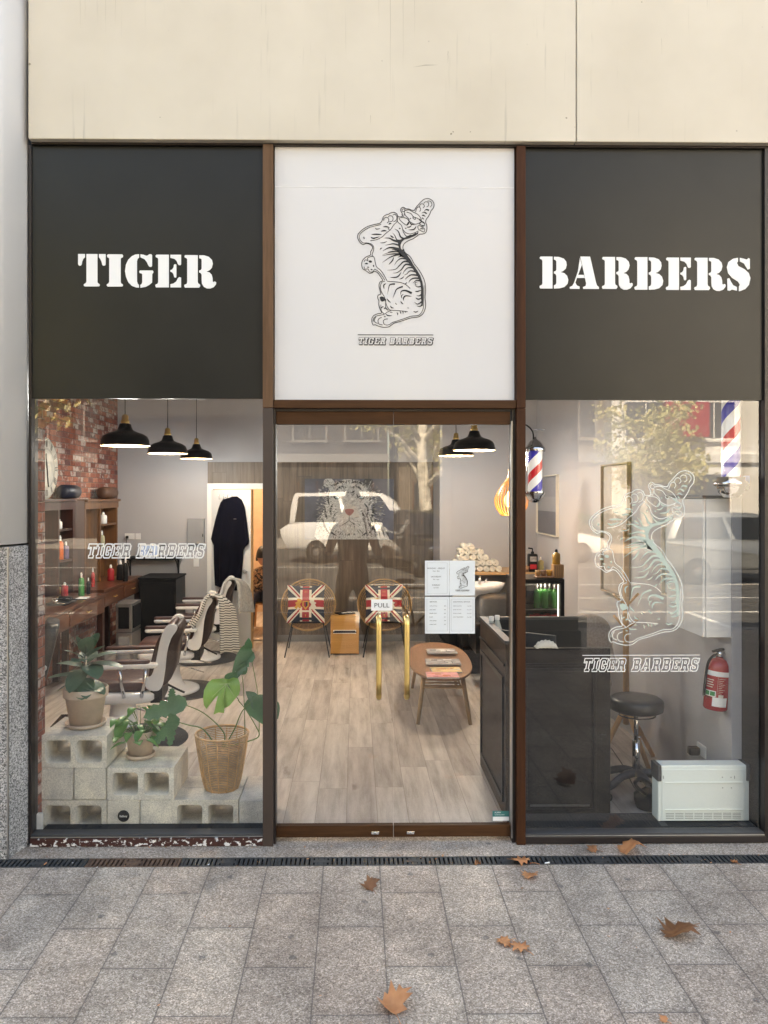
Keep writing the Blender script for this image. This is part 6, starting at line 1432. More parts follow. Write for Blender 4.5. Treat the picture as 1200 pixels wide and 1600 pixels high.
for s_ in (-1, 1):
    X_ = lambda u: .5+s_*u
    blob([(X_(.09), .68), (X_(.13), .73), (X_(.18), .71), (X_(.15), .66)], M['ink'], 3); blob([(X_(.115), .685), (X_(.135), .71), (X_(.155), .69), (X_(.135), .675)], pm('eye_blue', (.35, .5, .55), .3), 4)
    for L, w_ in [([(.02, .93), (.10, .95), (.17, .88)], .03), ([(.02, .85), (.09, .87), (.15, .80)], .028), ([(.02, .77), (.07, .80)], .022), ([(.22, .80), (.24, .68), (.22, .55)], .03), ([(.17, .60), (.21, .50), (.20, .38)], .028), ([(.28, .60), (.27, .45), (.24, .30)], .03), ([(.12, .46), (.16, .42), (.19, .30)], .014), ([(.14, .36), (.17, .30), (.17, .22)], .012), ([(.30, .35), (.27, .2), (.21, .08)], .028), ([(.22, .22), (.20, .12), (.14, .06)], .022), ([(.06, .36), (.12, .37)], .006), ([(.06, .30), (.12, .29)], .006), ([(.06, .24), (.12, .21)], .006)]:
        q_ = smooth_pts([Vector((X_(a), c, 0)) for a, c in L], 4); m_.ribbon([P0(p.x, p.y) for p in q_], w_, yy-.0014, .0006, M['ink'], taper='both')
rq = random.Random(21); FS = [pm('fur_%d_tone' % i, (c, c, c*.98), .5, var=.2) for i, c in enumerate((.015, .05, .16, .32, .52, .70))]
for k in range(1500):
    u, v = rq.uniform(.15, .88), rq.uniform(.01, .98); du, dv = (u-.5)*1.6, (v-.47)
    rr2 = math.hypot(du, dv)
    if rr2 > .62 or (abs(du) < .09 and abs(v-.45) < .07): continue
    an = math.atan2(dv, du)+rq.uniform(-.35, .35); ln = rq.uniform(.02, .055)
    band = math.sin(rr2*34+2.2*math.sin(an*3)); tone = (0 if rq.random() < .6 else 1) if band > .72 and rr2 > .18 else rq.choice((2, 3, 3, 4, 4, 5)) if rr2 < .45 else rq.choice((1, 2, 2, 3, 4))
    if rr2 < .2 and tone < 3: tone = rq.choice((3, 4, 5, 5))
    a0_ = P0(u, v); a1_ = (a0_[0]+math.cos(an)*ln, a0_[1]+math.sin(an)*ln)
    if a_.x < a1_[0] < c_.x and a_.z < a1_[1] < c_.z: m_.ribbon([a0_, ((a0_[0]+a1_[0])/2+.003, (a0_[1]+a1_[1])/2), a1_], rq.uniform(.005, .012), yy-.0016-.0003*tone, .0003, FS[tone], taper='both')
for k in range(26):
    s_ = 1 if k % 2 else -1; a0_ = P0(.5+s_*.07, .36-.006*k); m_.ribbon([a0_, (a0_[0]+s_*.14, a0_[1]+.03-.004*k), (a0_[0]+s_*rq.uniform(.22, .34), a0_[1]-.01-.006*k)], .0035, yy-.0036, .0003, FS[5], taper='end')
for k in range(6): m_.ribbon([P0(.62+.05*k, .55-.06*k), P0(.68+.05*k, .3-.04*k), P0(.70+.05*k, .03)], .03, yy-.0013, .0006, M['ink'], taper='both')
m_.build('tiger_print', None, rt, world=True)

# coffee table + magazines
ctx = (gnd(658, 1135).x+gnd(739, 1134).x)/2; cty = 2.85; rt = T('coffee_table', 'oval walnut coffee table on splayed ash legs with magazines', 'coffee table', (ctx, cty, .0015), R(-2)); ht = .435
el = [(.29*math.copysign(abs(math.cos(R(a)))**.86, math.cos(R(a))), .80*math.copysign(abs(math.sin(R(a)))**.86, math.sin(R(a)))) for a in range(0, 360, 6)]
b = MB(); b.prism(el, ht-.022, ht, 'XY'); b.build('tabletop', M['walnut'], rt, bevel=.006)
for sx in (-1, 1):
    for sy in (-1, 1): b = MB(); b.tube([(sx*.165, sy*.50, ht-.023), (sx*.225, sy*.62, 0)], [.022, .015], 14); b.build('leg', M['ashleg'], rt)
for sy in (-1, 1): b = MB(); b.tube([(-.185, sy*.54, .30), (.185, sy*.54, .30)], .010, 10); b.build('stretcher', M['ashleg'], rt)
b = MB()
for k in range(9): b.box(-.16, .16, -.46+k*.11, -.43+k*.11, .285, .295)
b.tube([(-.16, -.5, .29), (-.16, .5, .29)], .008, 8); b.tube([(.16, -.5, .29), (.16, .5, .29)], .008, 8); b.build('slat_shelf', M['ashleg'], rt)
mag = [(690, 1022, .28, .20, .02, 'greyp', 'cap', 'topmost grey and white magazine at the back of the coffee table'), (692, 1037, .31, .22, -.04, 'greyp', 'cap', 'open looking pale magazine in the middle of the coffee table'),
       (697, 1048, .26, .18, .03, 'yelp', 'blackm', 'yellow and pink magazine on the coffee table'), (691, 1056, .27, .19, -.02, 'pinkp', 'redp', 'coral pink magazine nearest the door on the coffee table')]
zm = ht+.003
for k, (px, py, w_, d_, rz, m1, m2_, lab) in enumerate(mag):
    g = gnd(px, py, zm); r_ = T('magazine', lab, 'magazine', (g.x, g.y, zm+.0105*(3-k) if k < 3 else zm), rz, 'magazines on the coffee table')
    r_.location.z = zm+.011*(2-k) if k < 2 else (zm+.0002)
    b = MB(); b.box(-w_/2, w_/2, -d_/2, d_/2, 0, .009); b.build('pages', M['cap'], r_)
    b = MB(); b.box(-w_/2, w_/2, -d_/2-.001, d_/2+.001, .0092, .0105); b.build('cover', M[m1], r_)
    b = MB(); rq = random.Random(k)
    for j in range(6):
        x_, y_ = rq.uniform(-w_*.35, w_*.2), rq.uniform(-d_*.35, d_*.25); b.box(x_, x_+rq.uniform(.03, .09), y_, y_+rq.uniform(.01, .04), .0106+.0001*j, .01075+.0001*j, M[rq.choice([m1, m2_, 'greyp', 'creamc', 'orange'])] if k > 1 else M[rq.choice(['ink', 'cap', 'greyp', 'cap'])])
    b.build('cover_print', None, r_)

# basin corner
rt = T('dark_base_cabinet', 'black base cabinets below the towel shelf in the wash corner', 'cabinet', (1.5, 4.9, .0015))
xa_ = at(672, 1000, 4.6).x
b = MB(); b.box(xa_, 1.45, 4.62, 5.19, .06, .80); b.build('body', M['black'], rt, world=True, bevel=.004)
for k in range(2): b = MB(); w_ = (1.45-xa_)/2; b.box(xa_+.01+k*w_, xa_+w_-.01+k*w_, 4.604, 4.619, .08, .78); b.build('door', M['blackm'], rt, world=True, bevel=.003)
b = MB(); b.box(xa_-.01, 1.46, 4.59, 5.19, .801, .83); b.build('top', M['blackm'], rt, world=True)
b = MB(); b.box(xa_+.02, 1.43, 4.66, 5.1, .002, .059); b.build('plinth', M['alu'], rt, world=True)
rt = T('wash_basin', 'white shampoo basin with chrome tap on a black support', 'basin', (at(742, 930, 4.2).x, 4.2, .0015))
zb_ = Z(915, 4.1)
prof = [(0, -.20), (.10, -.20), (.20, -.15), (.27, -.05), (.29, 0), (.27, .005), (.22, -.06), (.14, -.12), (0, -.14)]
b = MB(); b.lathe(prof, (0, 0, zb_), 36); b.v = [Vector((q.x*1.15, q.y*.85, q.z+.05*(q.x))) for q in b.v]; b.build('bowl', M['white_porc'], rt)
b = MB(); b.tube([(.08, .2, zb_-.02), (.08, .19, zb_+.06), (.07, .08, zb_+.075), (.06, .0, zb_+.05)], .011, 8); b.tube([(.14, .2, zb_), (.16, .16, zb_+.04)], .009, 8); b.tube([(.0, .2, zb_), (-.02, .16, zb_+.03)], .009, 8); b.build('tap', M['chrome'], rt)
b = MB(); b.rbox((0, .05, zb_-.45), (.34, .34, .48), .05); b.box(-.15, .15, -.1, .2, 0, zb_-.68); b.build('support', M['black'], rt)
rt = T('recliner_seat', 'black reclining seat in front of the wash basin', 'chair', (1.55, 3.6, .0015))
b = MB(); b.rbox((0, 0, .42), (.55, .60, .14), .08); b.build('seat', M['seatpad'], rt, subd=1); b = MB(); b.rbox((0, .36, .66), (.52, .14, .50), .06, rot=Matrix.Rotation(R(-24), 3, 'X')); b.build('backrest', M['seatpad'], rt, subd=1)
for s_ in (-1, 1): b = MB(); b.rbox((s_*.31, 0, .52), (.06, .5, .3), .02); b.build('armrest', M['black'], rt)
b = MB(); b.box(-.2, .2, -.2, .2, 0, .35); b.build('base', M['black'], rt)
ysh = 4.75; p0_, p1_ = at(695, 896, ysh), at(862, 896, ysh); zsh = at(760, 893, ysh-.1).z
b = MB(); b.box(p0_.x, XRW-.002, ysh-.18, 5.198, zsh-.035, zsh); tag(b.build('towel_shelf', M['beech_x'], origin=(1.5, ysh, zsh), bevel=.004), 'long pale timber shelf with rolled towels and bottles', 'shelf')
# rolled towels
rt0 = None
rowsT = [(8, 0), (7, .5), (5, 1.), (4, 1.2), (2, 1.8)]; rr_ = .038; k = 0; xs0 = at(705, 890, ysh-.05).x; pos_ = []
for j, (n_, off) in enumerate(rowsT):
    for i in range(n_): pos_.append((xs0+.02+(i+off)*rr_*1.98, zsh+rr_+j*rr_*1.70))
lb = {}
def towel_roll():
    m_ = MB(); sp = []; turns = 2.6
    for i in range(56): t_ = i/55; a = t_*turns*2*math.pi; r_ = .006+(rr_-.009)*t_; sp.append((r_*math.cos(a), r_*math.sin(a)))
    n = len(sp); th = .0046; vs = []
    for yv in (-.12, .0, .12):
        for i, (a, c) in enumerate(sp):
            d_ = Vector((a, c)).normalized(); w_ = .9 if yv == 0 else 1
            vs.append((a+d_.x*th, yv, c+d_.y*th))
        for i, (a, c) in enumerate(sp): d_ = Vector((a, c)).normalized(); vs.append((a-d_.x*th, yv, c-d_.y*th))
    fs = []
    for r_ in range(2):
        for i in range(n-1):
            o_ = r_*2*n+i; fs.append((o_, o_+1, o_+1+2*n, o_+2*n)); fs.append((o_+n, o_+3*n, o_+3*n+1, o_+n+1))
    for r_ in (0, 2):
        for i in range(n-1): o_ = r_*2*n+i; fs.append((o_, o_+n, o_+n+1, o_+1))
    m_.add(vs, fs, smooth=True); return m_
tw0 = towel_roll().build('rolled_towel', M['towel'])
rq = random.Random(3)
for i, (x, z) in enumerate(pos_):
    o = tw0 if i == 0 else tw0.copy()
    if i: COL.objects.link(o)
    o.location = (x, ysh-.03+rq.uniform(-.012, .012), z); o.rotation_euler = (0, rq.uniform(0, 6.2), rq.uniform(-.04, .04))
    tag(o, 'one of the white rolled towels piled in a pyramid on the timber shelf', 'towel', 'rolled white towels piled on the shelf')
def pump(px, py, Y, z, r, h, mat, label, lab_m=None):
    q = at(px, py, Y); rt = T('pump_bottle', label, 'bottle', (q.x, Y, z), group='bottles on the timber shelf')
    b = MB(); b.rbox((0, 0, h*.36), (r*2, r*1.6, h*.72), r*.3); b.build('body', mat, rt)
    b = MB(); b.lathe([(r*.35, h*.72), (r*.35, h*.8), (r*.12, h*.82), (r*.12, h*.93), (0, h*.93)], seg=10); b.tube([(0, 0, h*.93), (-r*.9, 0, h*.95)], r*.16, 6); b.build('pump', M['black'], rt)
    b = MB(); b.box(-r*.7, r*.7, -r*.82, -r*.805, h*.12, h*.30, M['polered']); b.box(-r*.7, r*.7, -r*.82, -r*.805, h*.42, h*.62, M['greyp']); b.build('label', None, rt); return rt
pump(832, 890, 4.62, zsh+.001, .055, .29, M['black'], 'black pump bottle with printed label at the right of the timber shelf')
bottle('oil_bottle', at(845, 890, 4.66).x, 4.66, zsh+.001, .035, .17, pm('yellow_oil', (.5, .45, .22), .3), 'pale yellow bottle beside the black pump bottle', group='bottles on the timber shelf')
for k, (px, lab) in enumerate([(812, 'brown cup on the timber shelf beside the post'), (822, 'dark brown jar on the timber shelf right of the post')]):
    q = at(px, 893, 4.6); b = MB(); b.lathe([(0, .001), (.035, .001), (.04, .07), (.036, .07), (.03, .01), (0, .01)], (0, 0, 0), 20); o = b.build('cup', M['walnut']); o.location = (q.x, 4.6, zsh); tag(o, lab, 'cup', 'cups on the timber shelf')

# ================================================================ RECEPTION DESK
xl_, xr_, yn, yf = at(790, 1283, .30).x, at(954, 1283, .30).x, .30, 1.25
zc = at(886, 1013, .30).z; zl_ = at(750, 963, yf).z
rt = T('reception_desk', 'black panelled reception desk between the door and the right window', 'reception desk', (xl_, yn, .0015))
b = MB(); b.box(xl_+.04, xr_, yn, yn+.035, .002, zc); b.build('front_panel', M['black'], rt, world=True, bevel=.003)
def mould(m2, axis, u0, u1, v0, v1, d0, d1, w_=.022):
    for a0_, a1_, b0_, b1_ in ((u0, u1, v0, v0+w_), (u0, u1, v1-w_, v1), (u0, u0+w_, v0+w_, v1-w_), (u1-w_, u1, v0+w_, v1-w_)):
        if axis == 'Y': m2.box(a0_, a1_, d0, d1, b0_, b1_)
        else: m2.box(d0, d1, a0_, a1_, b0_, b1_)
zdr = at(886, 1042, .29).z
b = MB(); mould(b, 'Y', xl_+.11, xr_-.09, .05, zdr-.01, yn-.012, yn-.0005, .02); b.box(xl_+.10, xr_-.02, yn-.014, yn-.0005, zdr+.01, zdr+.022); b.build('front_moulding', M['black'], rt, world=True, bevel=.003)
b = MB(); b.box(xl_+.15, xr_-.13, yn-.01, yn-.0005, .085, .095); b.build('kick_trim', M['charc'], rt, world=True)
b = MB(); b.box(xl_, xl_+.036, yn, yf, .002, zl_-.02); b.build('side_panel', pm('dark_brown_side', (.045, .034, .028), .5, spec=.2), rt, world=True, bevel=.002)
b = MB(); mould(b, 'X', yn+.05, yf-.06, .09, .86, xl_-.012, xl_-.0005, .03); b.box(xl_-.012, xl_-.0005, yn+.01, yf-.02, .93, .945); b.build('side_moulding', M['black'], rt, world=True, bevel=.003)
b = MB(); b.box(xl_-.005, xl_+.045, yn, yf, zl_-.0195, zl_); b.box(xl_+.046, xr_+.13, yf-.045, yf, zl_-.0195, zl_); b.build('top_rail', M['charc'], rt, world=True, bevel=.002)
b = MB(); b.box(xl_+.037, xr_+.13, yf-.04, yf-.005, .002, zl_-.02); b.build('rear_panel', pm('navy_black', (.014, .018, .024), .4), rt, world=True)
b = MB(); b.box(xl_+.037, xr_, yn+.036, yf-.041, .74, .77); b.build('worktop', M['blackm'], rt, world=True)
b = MB(); b.tube([(xr_-.055, yn-.012, .52), (xr_-.055, yn-.03, .52)], .006, 8); b.rbox((xr_-.055, yn-.033, .52), (.04, .012, .014), .004); b.build('knob', M['black'], rt, world=True)
def wbottle(px, py, Y, lab, z0_=.7705):
    q = at(px, py, Y); top = q.z; h = top-z0_; rt = T('water_bottle', lab, 'bottle', (q.x, Y, z0_), group='clear bottles inside the reception desk')
    r = .034; b = MB(); b.lathe([(0, 0), (r, 0), (r, h*.66), (r*.9, h*.75), (r*.42, h*.90), (r*.42, h*.93)], seg=20); b.build('body', pm('pale_plastic', (.5, .55, .55), .15), rt)
    b = MB(); b.lathe([(r*.5, h*.915), (r*.5, h), (0, h)], seg=16); b.build('cap', M['cap'], rt)
    b = MB(); b.lathe([(r+.001, h*.25), (r+.001, h*.6)], seg=20); b.build('label', pm('grey_label', (.45, .47, .5), .4), rt)
wbottle(768, 963, .98, 'left clear bottle with white cap inside the reception desk'); wbottle(777, 961.5, 1.06, 'right clear bottle with white cap inside the reception desk')
q = at(853, 1013, yn+.02); b = MB(); rq = random.Random(9); vs = []; n = 12
for j in range(n+1):
    for i in range(n+1):
        u, v = i/n-.5, j/n-.5; h_ = .045*max(0, 1-(2*u)**2)**.5*max(0, 1-(2*v)**2)**.5+.006*math.sin(u*40+v*9); vs.append((u*.135, v*.07, max(.001, h_)))
b.add(vs, [(j*(n+1)+i, j*(n+1)+i+1, (j+1)*(n+1)+i+1, (j+1)*(n+1)+i) for j in range(n) for i in range(n)], smooth=True)
o = b.build('crumpled_cloth', M['towel']); md = o.modifiers.new('s', 'SOLIDIFY'); md.thickness = .004; o.location = (q.x, yn+.018, zc+.001); tag(o, 'crumpled white cloth lying on top of the black desk front', 'cloth')
p = at(824, 985, .85); rt = T('computer_monitor', 'black computer monitor on the reception desk beside the post', 'monitor', (p.x, .85, .7705), R(-35))
b = MB(); b.box(-.20, .20, -.012, .012, .10, .27); b.build('display', M['charc'], rt, bevel=.004); b = MB(); b.tube([(0, .02, 0), (0, .02, .16)], .015, 10); b.build('stand', M['black'], rt); b = MB(); b.box(-.09, .09, -.05, .09, 0, .012); b.build('foot', M['black'], rt)
# fabric chair behind
q = at(908, 990, 1.55); rt = T('fabric_chair', 'taupe fabric office chair with a rounded back behind the black desk', 'chair', (q.x, 1.75, .0015), R(10))
bk = [(-.20, .62), (-.21, .80), (-.19, .95), (-.12, 1.03), (0, 1.055), (.12, 1.03), (.19, .95), (.21, .80), (.20, .62)]
cs_ = [(a.x, a.y) for a in smooth_pts([Vector((a, c, 0)) for a, c in bk], 3, True)]
b = MB(); b.prism(cs_, -.25, -.17, 'XZ', smooth=True); b.build('backrest', M['fabric'], rt, bevel=.02); b = MB(); b.rbox((0, .03, .50), (.52, .50, .12), .1); b.build('seat', M['fabric'], rt, subd=1)
b = MB(); b.tube([(0, 0, .10), (0, 0, .44)], .03, 12); b.build('column', M['chrome'], rt)
for k in range(5):
    a = R(72*k+10); b = MB(); b.tube([(0, 0, .10), (.28*math.cos(a), .28*math.sin(a), .07)], [.022, .014], 8); b.lathe([(0, -.012), (.025, -.012), (.028, 0), (.025, .012), (0, .012)], (.28*math.cos(a), .28*math.sin(a), .029), 14, rot=Matrix.Rotation(R(90), 3, 'X')); b.build('leg', M['black'], rt)

# fridge
yf_ = 2.2; x0_, x1_ = at(806, 950, yf_).x, at(882, 950, yf_).x; z1_ = at(850, 905, yf_).z; z0_ = .62
b = MB(); b.box(x0_-.02, x1_+.1, yf_-.05, yf_+.5, .03, z0_-.002); b.box(x0_, x1_+.08, yf_, yf_+.45, .0016, .029); tag(b.build('dark_sideboard', M['black'], origin=(x0_, yf_, .0016), bevel=.004), 'black sideboard carrying the small drinks fridge', 'sideboard')
rt = T('drinks_fridge', 'small black drinks fridge with a lit glass door full of bottles and cans', 'fridge', ((x0_+x1_)/2, yf_, z0_))
ft = .022
b = MB(); b.box(x0_, x0_+ft, yf_+.03, yf_+.42, z0_, z1_); b.box(x1_-ft, x1_, yf_+.03, yf_+.42, z0_, z1_); b.box(x0_+ft, x1_-ft, yf_+.03, yf_+.42, z0_, z0_+ft); b.box(x0_+ft, x1_-ft, yf_+.03, yf_+.42, z1_-ft, z1_); b.box(x0_+ft, x1_-ft, yf_+.38, yf_+.42, z0_+ft, z1_-ft, M['white']); b.mats[0] = M['black']; b.build('casing', M['black'], rt, world=True)
b = MB()
for a in ((x0_, x0_+.03, z0_, z1_), (x1_-.03, x1_, z0_, z1_), (x0_+.03, x1_-.03, z0_, z0_+.03), (x0_+.03, x1_-.03, z1_-.035, z1_)): b.box(a[0], a[1], yf_, yf_+.025, a[2], a[3])
b.build('door_frame', M['black'], rt, world=True, bevel=.002)
b = MB(); b.box(x0_+.03, x1_-.03, yf_+.01, yf_+.014, z0_+.03, z1_-.035); b.build('door_glass', M['glass'], rt, world=True)
zs1_ = at(850, 953, yf_).z
for z in (zs1_, zs1_-.17, zs1_-.32):
    b = MB(); b.box(x0_+.025, x1_-.025, yf_+.04, yf_+.36, z-.006, z); b.build('shelf', M['steel'], rt, world=True)
b = MB(); b.box(x1_-.05, x1_-.04, yf_+.03, yf_+.04, z0_+.05, z1_-.05); b.build('light_strip', em('fridge_light', (.9, .95, 1.0), .5), rt, world=True)
l = bpy.data.lights.new('lamp_light', 'POINT'); l.energy = .5*LAMP; l.shadow_soft_size = .03; lo = bpy.data.objects.new('lamp_light', l); COL.objects.link(lo); lo.parent = rt; lo.location = (.05, .08, z1_-z0_-.05)
gb = None
for i, px in enumerate([838, 846, 851, 860, 866]):
    x_ = at(px, 950, yf_+.12).x; y_ = yf_+.1+.05*(i % 2)
    if gb is None:
        gb = bottle('beer_bottle', x_, y_, zs1_+.001, .028, .215, pm('green_bottle', (.03, .20, .04), .12), 'one of the green glass bottles on the top shelf of the fridge', capm=M['alu'], group='green bottles in the fridge')
    else: dup(gb, (x_, y_, zs1_+.001))
cn = None
for i in range(6):
    x_ = at(832+i*8, 980, yf_+.12).x; y_ = yf_+.10+.06*(i % 2)
    if cn is None:
        cn = T('drink_can', 'one of the red drink cans on the second shelf of the fridge', 'can', (x_, y_, zs1_-.169), group='red cans in the fridge')
        b = MB(); b.lathe([(0, 0), (.028, 0), (.032, .008), (.032, .105), (.027, .115), (0, .115)], seg=18); b.build('body', M['red'], cn); b = MB(); b.lathe([(.0322, .04), (.0322, .06)], seg=18); b.build('band', M['cap'], cn)
    else: dup(cn, (x_, y_, zs1_-.169))
zt_ = z1_+.001
q = at(871, 900, yf_+.12); rt = T('wood_box', 'beech wood block box on top of the drinks fridge', 'box', (q.x, yf_+.12, zt_)); b = MB(); b.box(-.045, .045, -.045, .045, 0, .115); b.build('body', M['beech'], rt, bevel=.004)
b = MB(); [b.box(-.03+k*.018, -.026+k*.018, -.047, -.0455, .01, .105) for k in range(4)]; b.build('groove', M['walnut'], rt)
b_ = bottle('cologne_bottle', q.x-.01, yf_+.12, zt_+.116, .034, .13, pm('amber_cologne', (.48, .26, .05), .12), 'round amber bottle with black cap standing on the wood box', capm=M['black'], group='bottles on the fridge')
q = at(851, 900, yf_+.1); rt = T('wood_tray', 'wooden tray with cups on top of the drinks fridge', 'tray', (q.x, yf_+.12, zt_)); b = MB(); b.rbox((0, 0, .008), (.17, .12, .014), .02); b.build('base', M['walnut'], rt); 
for k in range(3): b = MB(); b.lathe([(0, .0), (.02, 0), (.024, .05), (.021, .05), (.018, .006), (0, .006)], (-.055+k*.05, .0, .0155), 16); b.build('cup', [M['beech'], M['walnut'], M['goldc']][k], rt)

# ================================================================ RIGHT WALL AND WINDOW
rt = T('barber_pole', 'small lit barber pole with red, white and blue stripes beside the brown post', 'barber pole', tuple(at(836, 790, .16)))
def pole_mat(name, hgt, emis, ph=.0):
    s = NT(name); tc = s.n('ShaderNodeTexCoord').outputs['Object']; x, y, z = s.xyz(tc); ang = s.m('ARCTAN2', y, x)
    f = s.m('FRACT', s.m('ADD', s.m('SUBTRACT', s.m('DIVIDE', z, hgt), s.m('MULTIPLY', ang, 1/(2*math.pi))), ph))
    W1 = (.80, .82, .88); c = s.ramp(f, [(0, (.02, .02, .40)), (.25, W1), (.5, (.55, .015, .03)), (.72, W1)], 'CONSTANT'); s.base(c)
    s.put(s.p.inputs['Emission Color'], c); s.p.inputs['Emission Strength'].default_value = emis; return s.set(.3)
zt_ = at(836, 703, .16).z-rt.location.z; zb_ = at(836, 770, .16).z-rt.location.z
b = MB(); b.lathe([(.042, zb_), (.042, zt_)], seg=40); b.build('striped_cylinder', pole_mat('lit_stripes', .24, .09, .5), rt)
b = MB(); b.lathe([(.052, zb_), (.052, zt_)], seg=40); b.build('glass_tube', M['glass'], rt)
b = MB(); b.lathe([(.060, zt_-.008), (.062, zt_+.004), (.056, zt_+.016), (.050, zt_+.02), (.030, zt_+.050), (.012, zt_+.062), (.006, zt_+.075), (0, zt_+.078)], seg=40); b.build('top_cap', M['chrome'], rt)
b = MB(); b.lathe([(.060, zb_+.008), (.062, zb_-.004), (.056, zb_-.014), (.046, zb_-.035), (.022, zb_-.055), (0, zb_-.06)], seg=40); b.build('bottom_cap', M['chrome'], rt)
b = MB(); b.tube(smooth_pts([(-.065, 0, zt_+.16), (-.04, 0, zt_+.14), (-.01, 0, zt_+.12), (.06, 0, zt_+.118)], 4), .0035, 6); b.build('scroll_arm', M['chrome'], rt)
b = MB(); b.tube(smooth_pts([(-.065, 0, zt_+.155), (-.03, 0, zt_+.13), (-.012, 0, zt_+.10), (-.010, 0, zt_+.06)], 4), .005, 6); b.tube([(-.068, 0, zt_+.18), (-.068, 0, zb_)], .008, 8); b.build('hanger_bracket', M['black'], rt)
p = at(1142, 770, .16); rt = T('barber_pole', 'large barber pole on a chrome dome at the right edge of the window', 'barber pole', tuple(p))
zb_ = at(1142, 748, .16).z-p.z; zt_ = at(1142, 560, .16).z-p.z
b = MB(); b.lathe([(.052, zb_), (.052, zt_)], seg=48); o = b.build('striped_cylinder', pole_mat('pole_stripes', .34, .05, .30), rt)  # faint glow added to the unlit stripes to strengthen their colours
b = MB(); b.lathe([(.056, zb_), (.056, zt_)], seg=48); b.build('glass_tube', M['thin_glass'], rt)
b = MB(); b.lathe([(0, zb_-.115), (.04, zb_-.11), (.070, zb_-.08), (.078, zb_-.05), (.078, zb_-.045), (.094, zb_-.04), (.096, zb_-.02), (.082, zb_-.012), (.080, zb_+.01), (0, zb_+.012)], seg=48); b.build('bottom_dome', M['chrome'], rt)
b = MB(); b.lathe([(.08, zt_), (.085, zt_+.03), (.06, zt_+.09), (0, zt_+.12)], seg=40); b.build('top_dome', M['chrome'], rt)
b = MB(); b.rbox((.14, .02, zb_-.03), (.13, .05, .07), .01); b.build('bracket', M['steel'], rt); b = MB(); b.rbox((.105, .0, zb_-.005), (.05, .04, .045), .006, M['blue']); b.rbox((.165, .0, zb_+.028), (.06, .04, .04), .006, M['blue']); b.build('blue_clamp', None, rt)

t = T('corner_post', 'white painted boxed post at the right edge of the window', 'post', (XRW, .15, .055))
b = MB(); b.box(XRW+.001, at(1178, 1000, .24).x, .2365, .26, .0565, CH-.01); b.build('boxing', M['white'], t, world=True, bevel=.003)
# heater
yh = .13; xl2, xr2 = at(1028, 1240, yh).x, at(1171, 1240, yh).x; zb2, zt2_ = at(1095, 1283, yh).z, at(1095, 1196, yh).z
rt = T('convector_heater', 'white convector heater with dark corner caps standing at the right window', 'heater', ((xl2+xr2)/2, yh, .0575)); dp = .095; W_ = xr2-xl2
b = MB(); b.box(xl2, xr2, yh, yh+dp, zb2, zt2_); b.build('body', M['mint'], rt, world=True, bevel=.006)
b = MB(); b.box(xl2+.022, xr2-.03, yh-.005, yh-.0005, zb2+.004, zt2_-.022); b.build('front_panel', M['mint'], rt, world=True, bevel=.002)
b = MB(); b.box(xl2+.04, xr2-.045, yh-.011, yh-.0055, zt2_-.102, zt2_-.094); b.box(xl2+.04, xr2-.045, yh-.011, yh-.0055, zb2+.066, zb2+.073); b.build('ridge', M['mint'], rt, world=True, bevel=.002)
b = MB()
for r_ in range(4):
    for k in range(8): w_ = (W_-.09)/8; b.box(xl2+.04+k*w_+.004, xl2+.04+(k+1)*w_-.004, yh-.0062, yh-.0052, zb2+.018+r_*.0095, zb2+.0215+r_*.0095)
for px, py in ((1128, 1214), (1141.5, 1214), (1128.5, 1230.5), (1142, 1230.5)): q = at(px, py, yh); b.box(q.x-.003, q.x+.003, yh-.0062, yh-.0052, q.z-.003, q.z+.003)
for px in (1036, 1147): q = at(px, 1214, yh); b.box(q.x-.002, q.x+.002, yh-.0062, yh-.0052, q.z-.009, q.z+.009)
b.build('vent_slots', pm('slot_grey', (.30, .34, .33), .6), rt, world=True)
for xx in (xl2, xr2):
    s_ = 1 if xx == xr2 else -1; a_x = xx+(.004 if s_ > 0 else -.004)
    b = MB(); b.box(min(a_x, xx-s_*.02), max(a_x, xx-s_*.02), yh-.006, yh+dp+.004, zt2_-.092, zt2_+.003); b.build('corner_cap', M['charc'], rt, world=True, bevel=.004)
for px in (1034, 1158):
    q = at(px, 1290, .12); b = MB(); b.prism([(.075, .0578), (.115, .0578), (.22, zb2-.001), (.15, zb2-.001)], q.x-.02, q.x+.02, 'YZ'); b.build('foot', M['charc'], rt, world=True, bevel=.004)
b = MB(); b.tube(smooth_pts([(xr2+.004, yh+.08, zt2_-.09), (xr2+.03, yh+.06, zt2_-.05), (xr2+.06, yh+.05, zt2_-.035), (xr2+.10, yh+.05, zt2_-.035)], 4), .004, 6); b.build('power_cord', M['black'], rt, world=True)
# wall cabinet
rt = T('wall_cabinet', 'white wall cabinet on the right wall above the fire extinguisher', 'cabinet', (XRW, .4, 1.13))
xa_ = at(1102, 990, .24).x; zc0, zc1 = at(1125, 996, .24).z, at(1125, 779, .24).z
b = MB(); b.box(xa_+.004, XRW-.001, .24, .78, zc0, zc1); b.build('body', M['white'], rt, world=True, bevel=.002)
for k in range(2): b = MB(); b.box(xa_-.016, xa_+.002, .242+k*.27, .506+k*.27, zc0+.002, zc1-.002); b.build('cabinet_door', M['white'], rt, world=True, bevel=.003)
b = MB(); b.box(xa_-.02, XRW-.002, .237, .80, zc1+.001, zc1+.018); b.build('top_edge', M['charc'], rt, world=True)
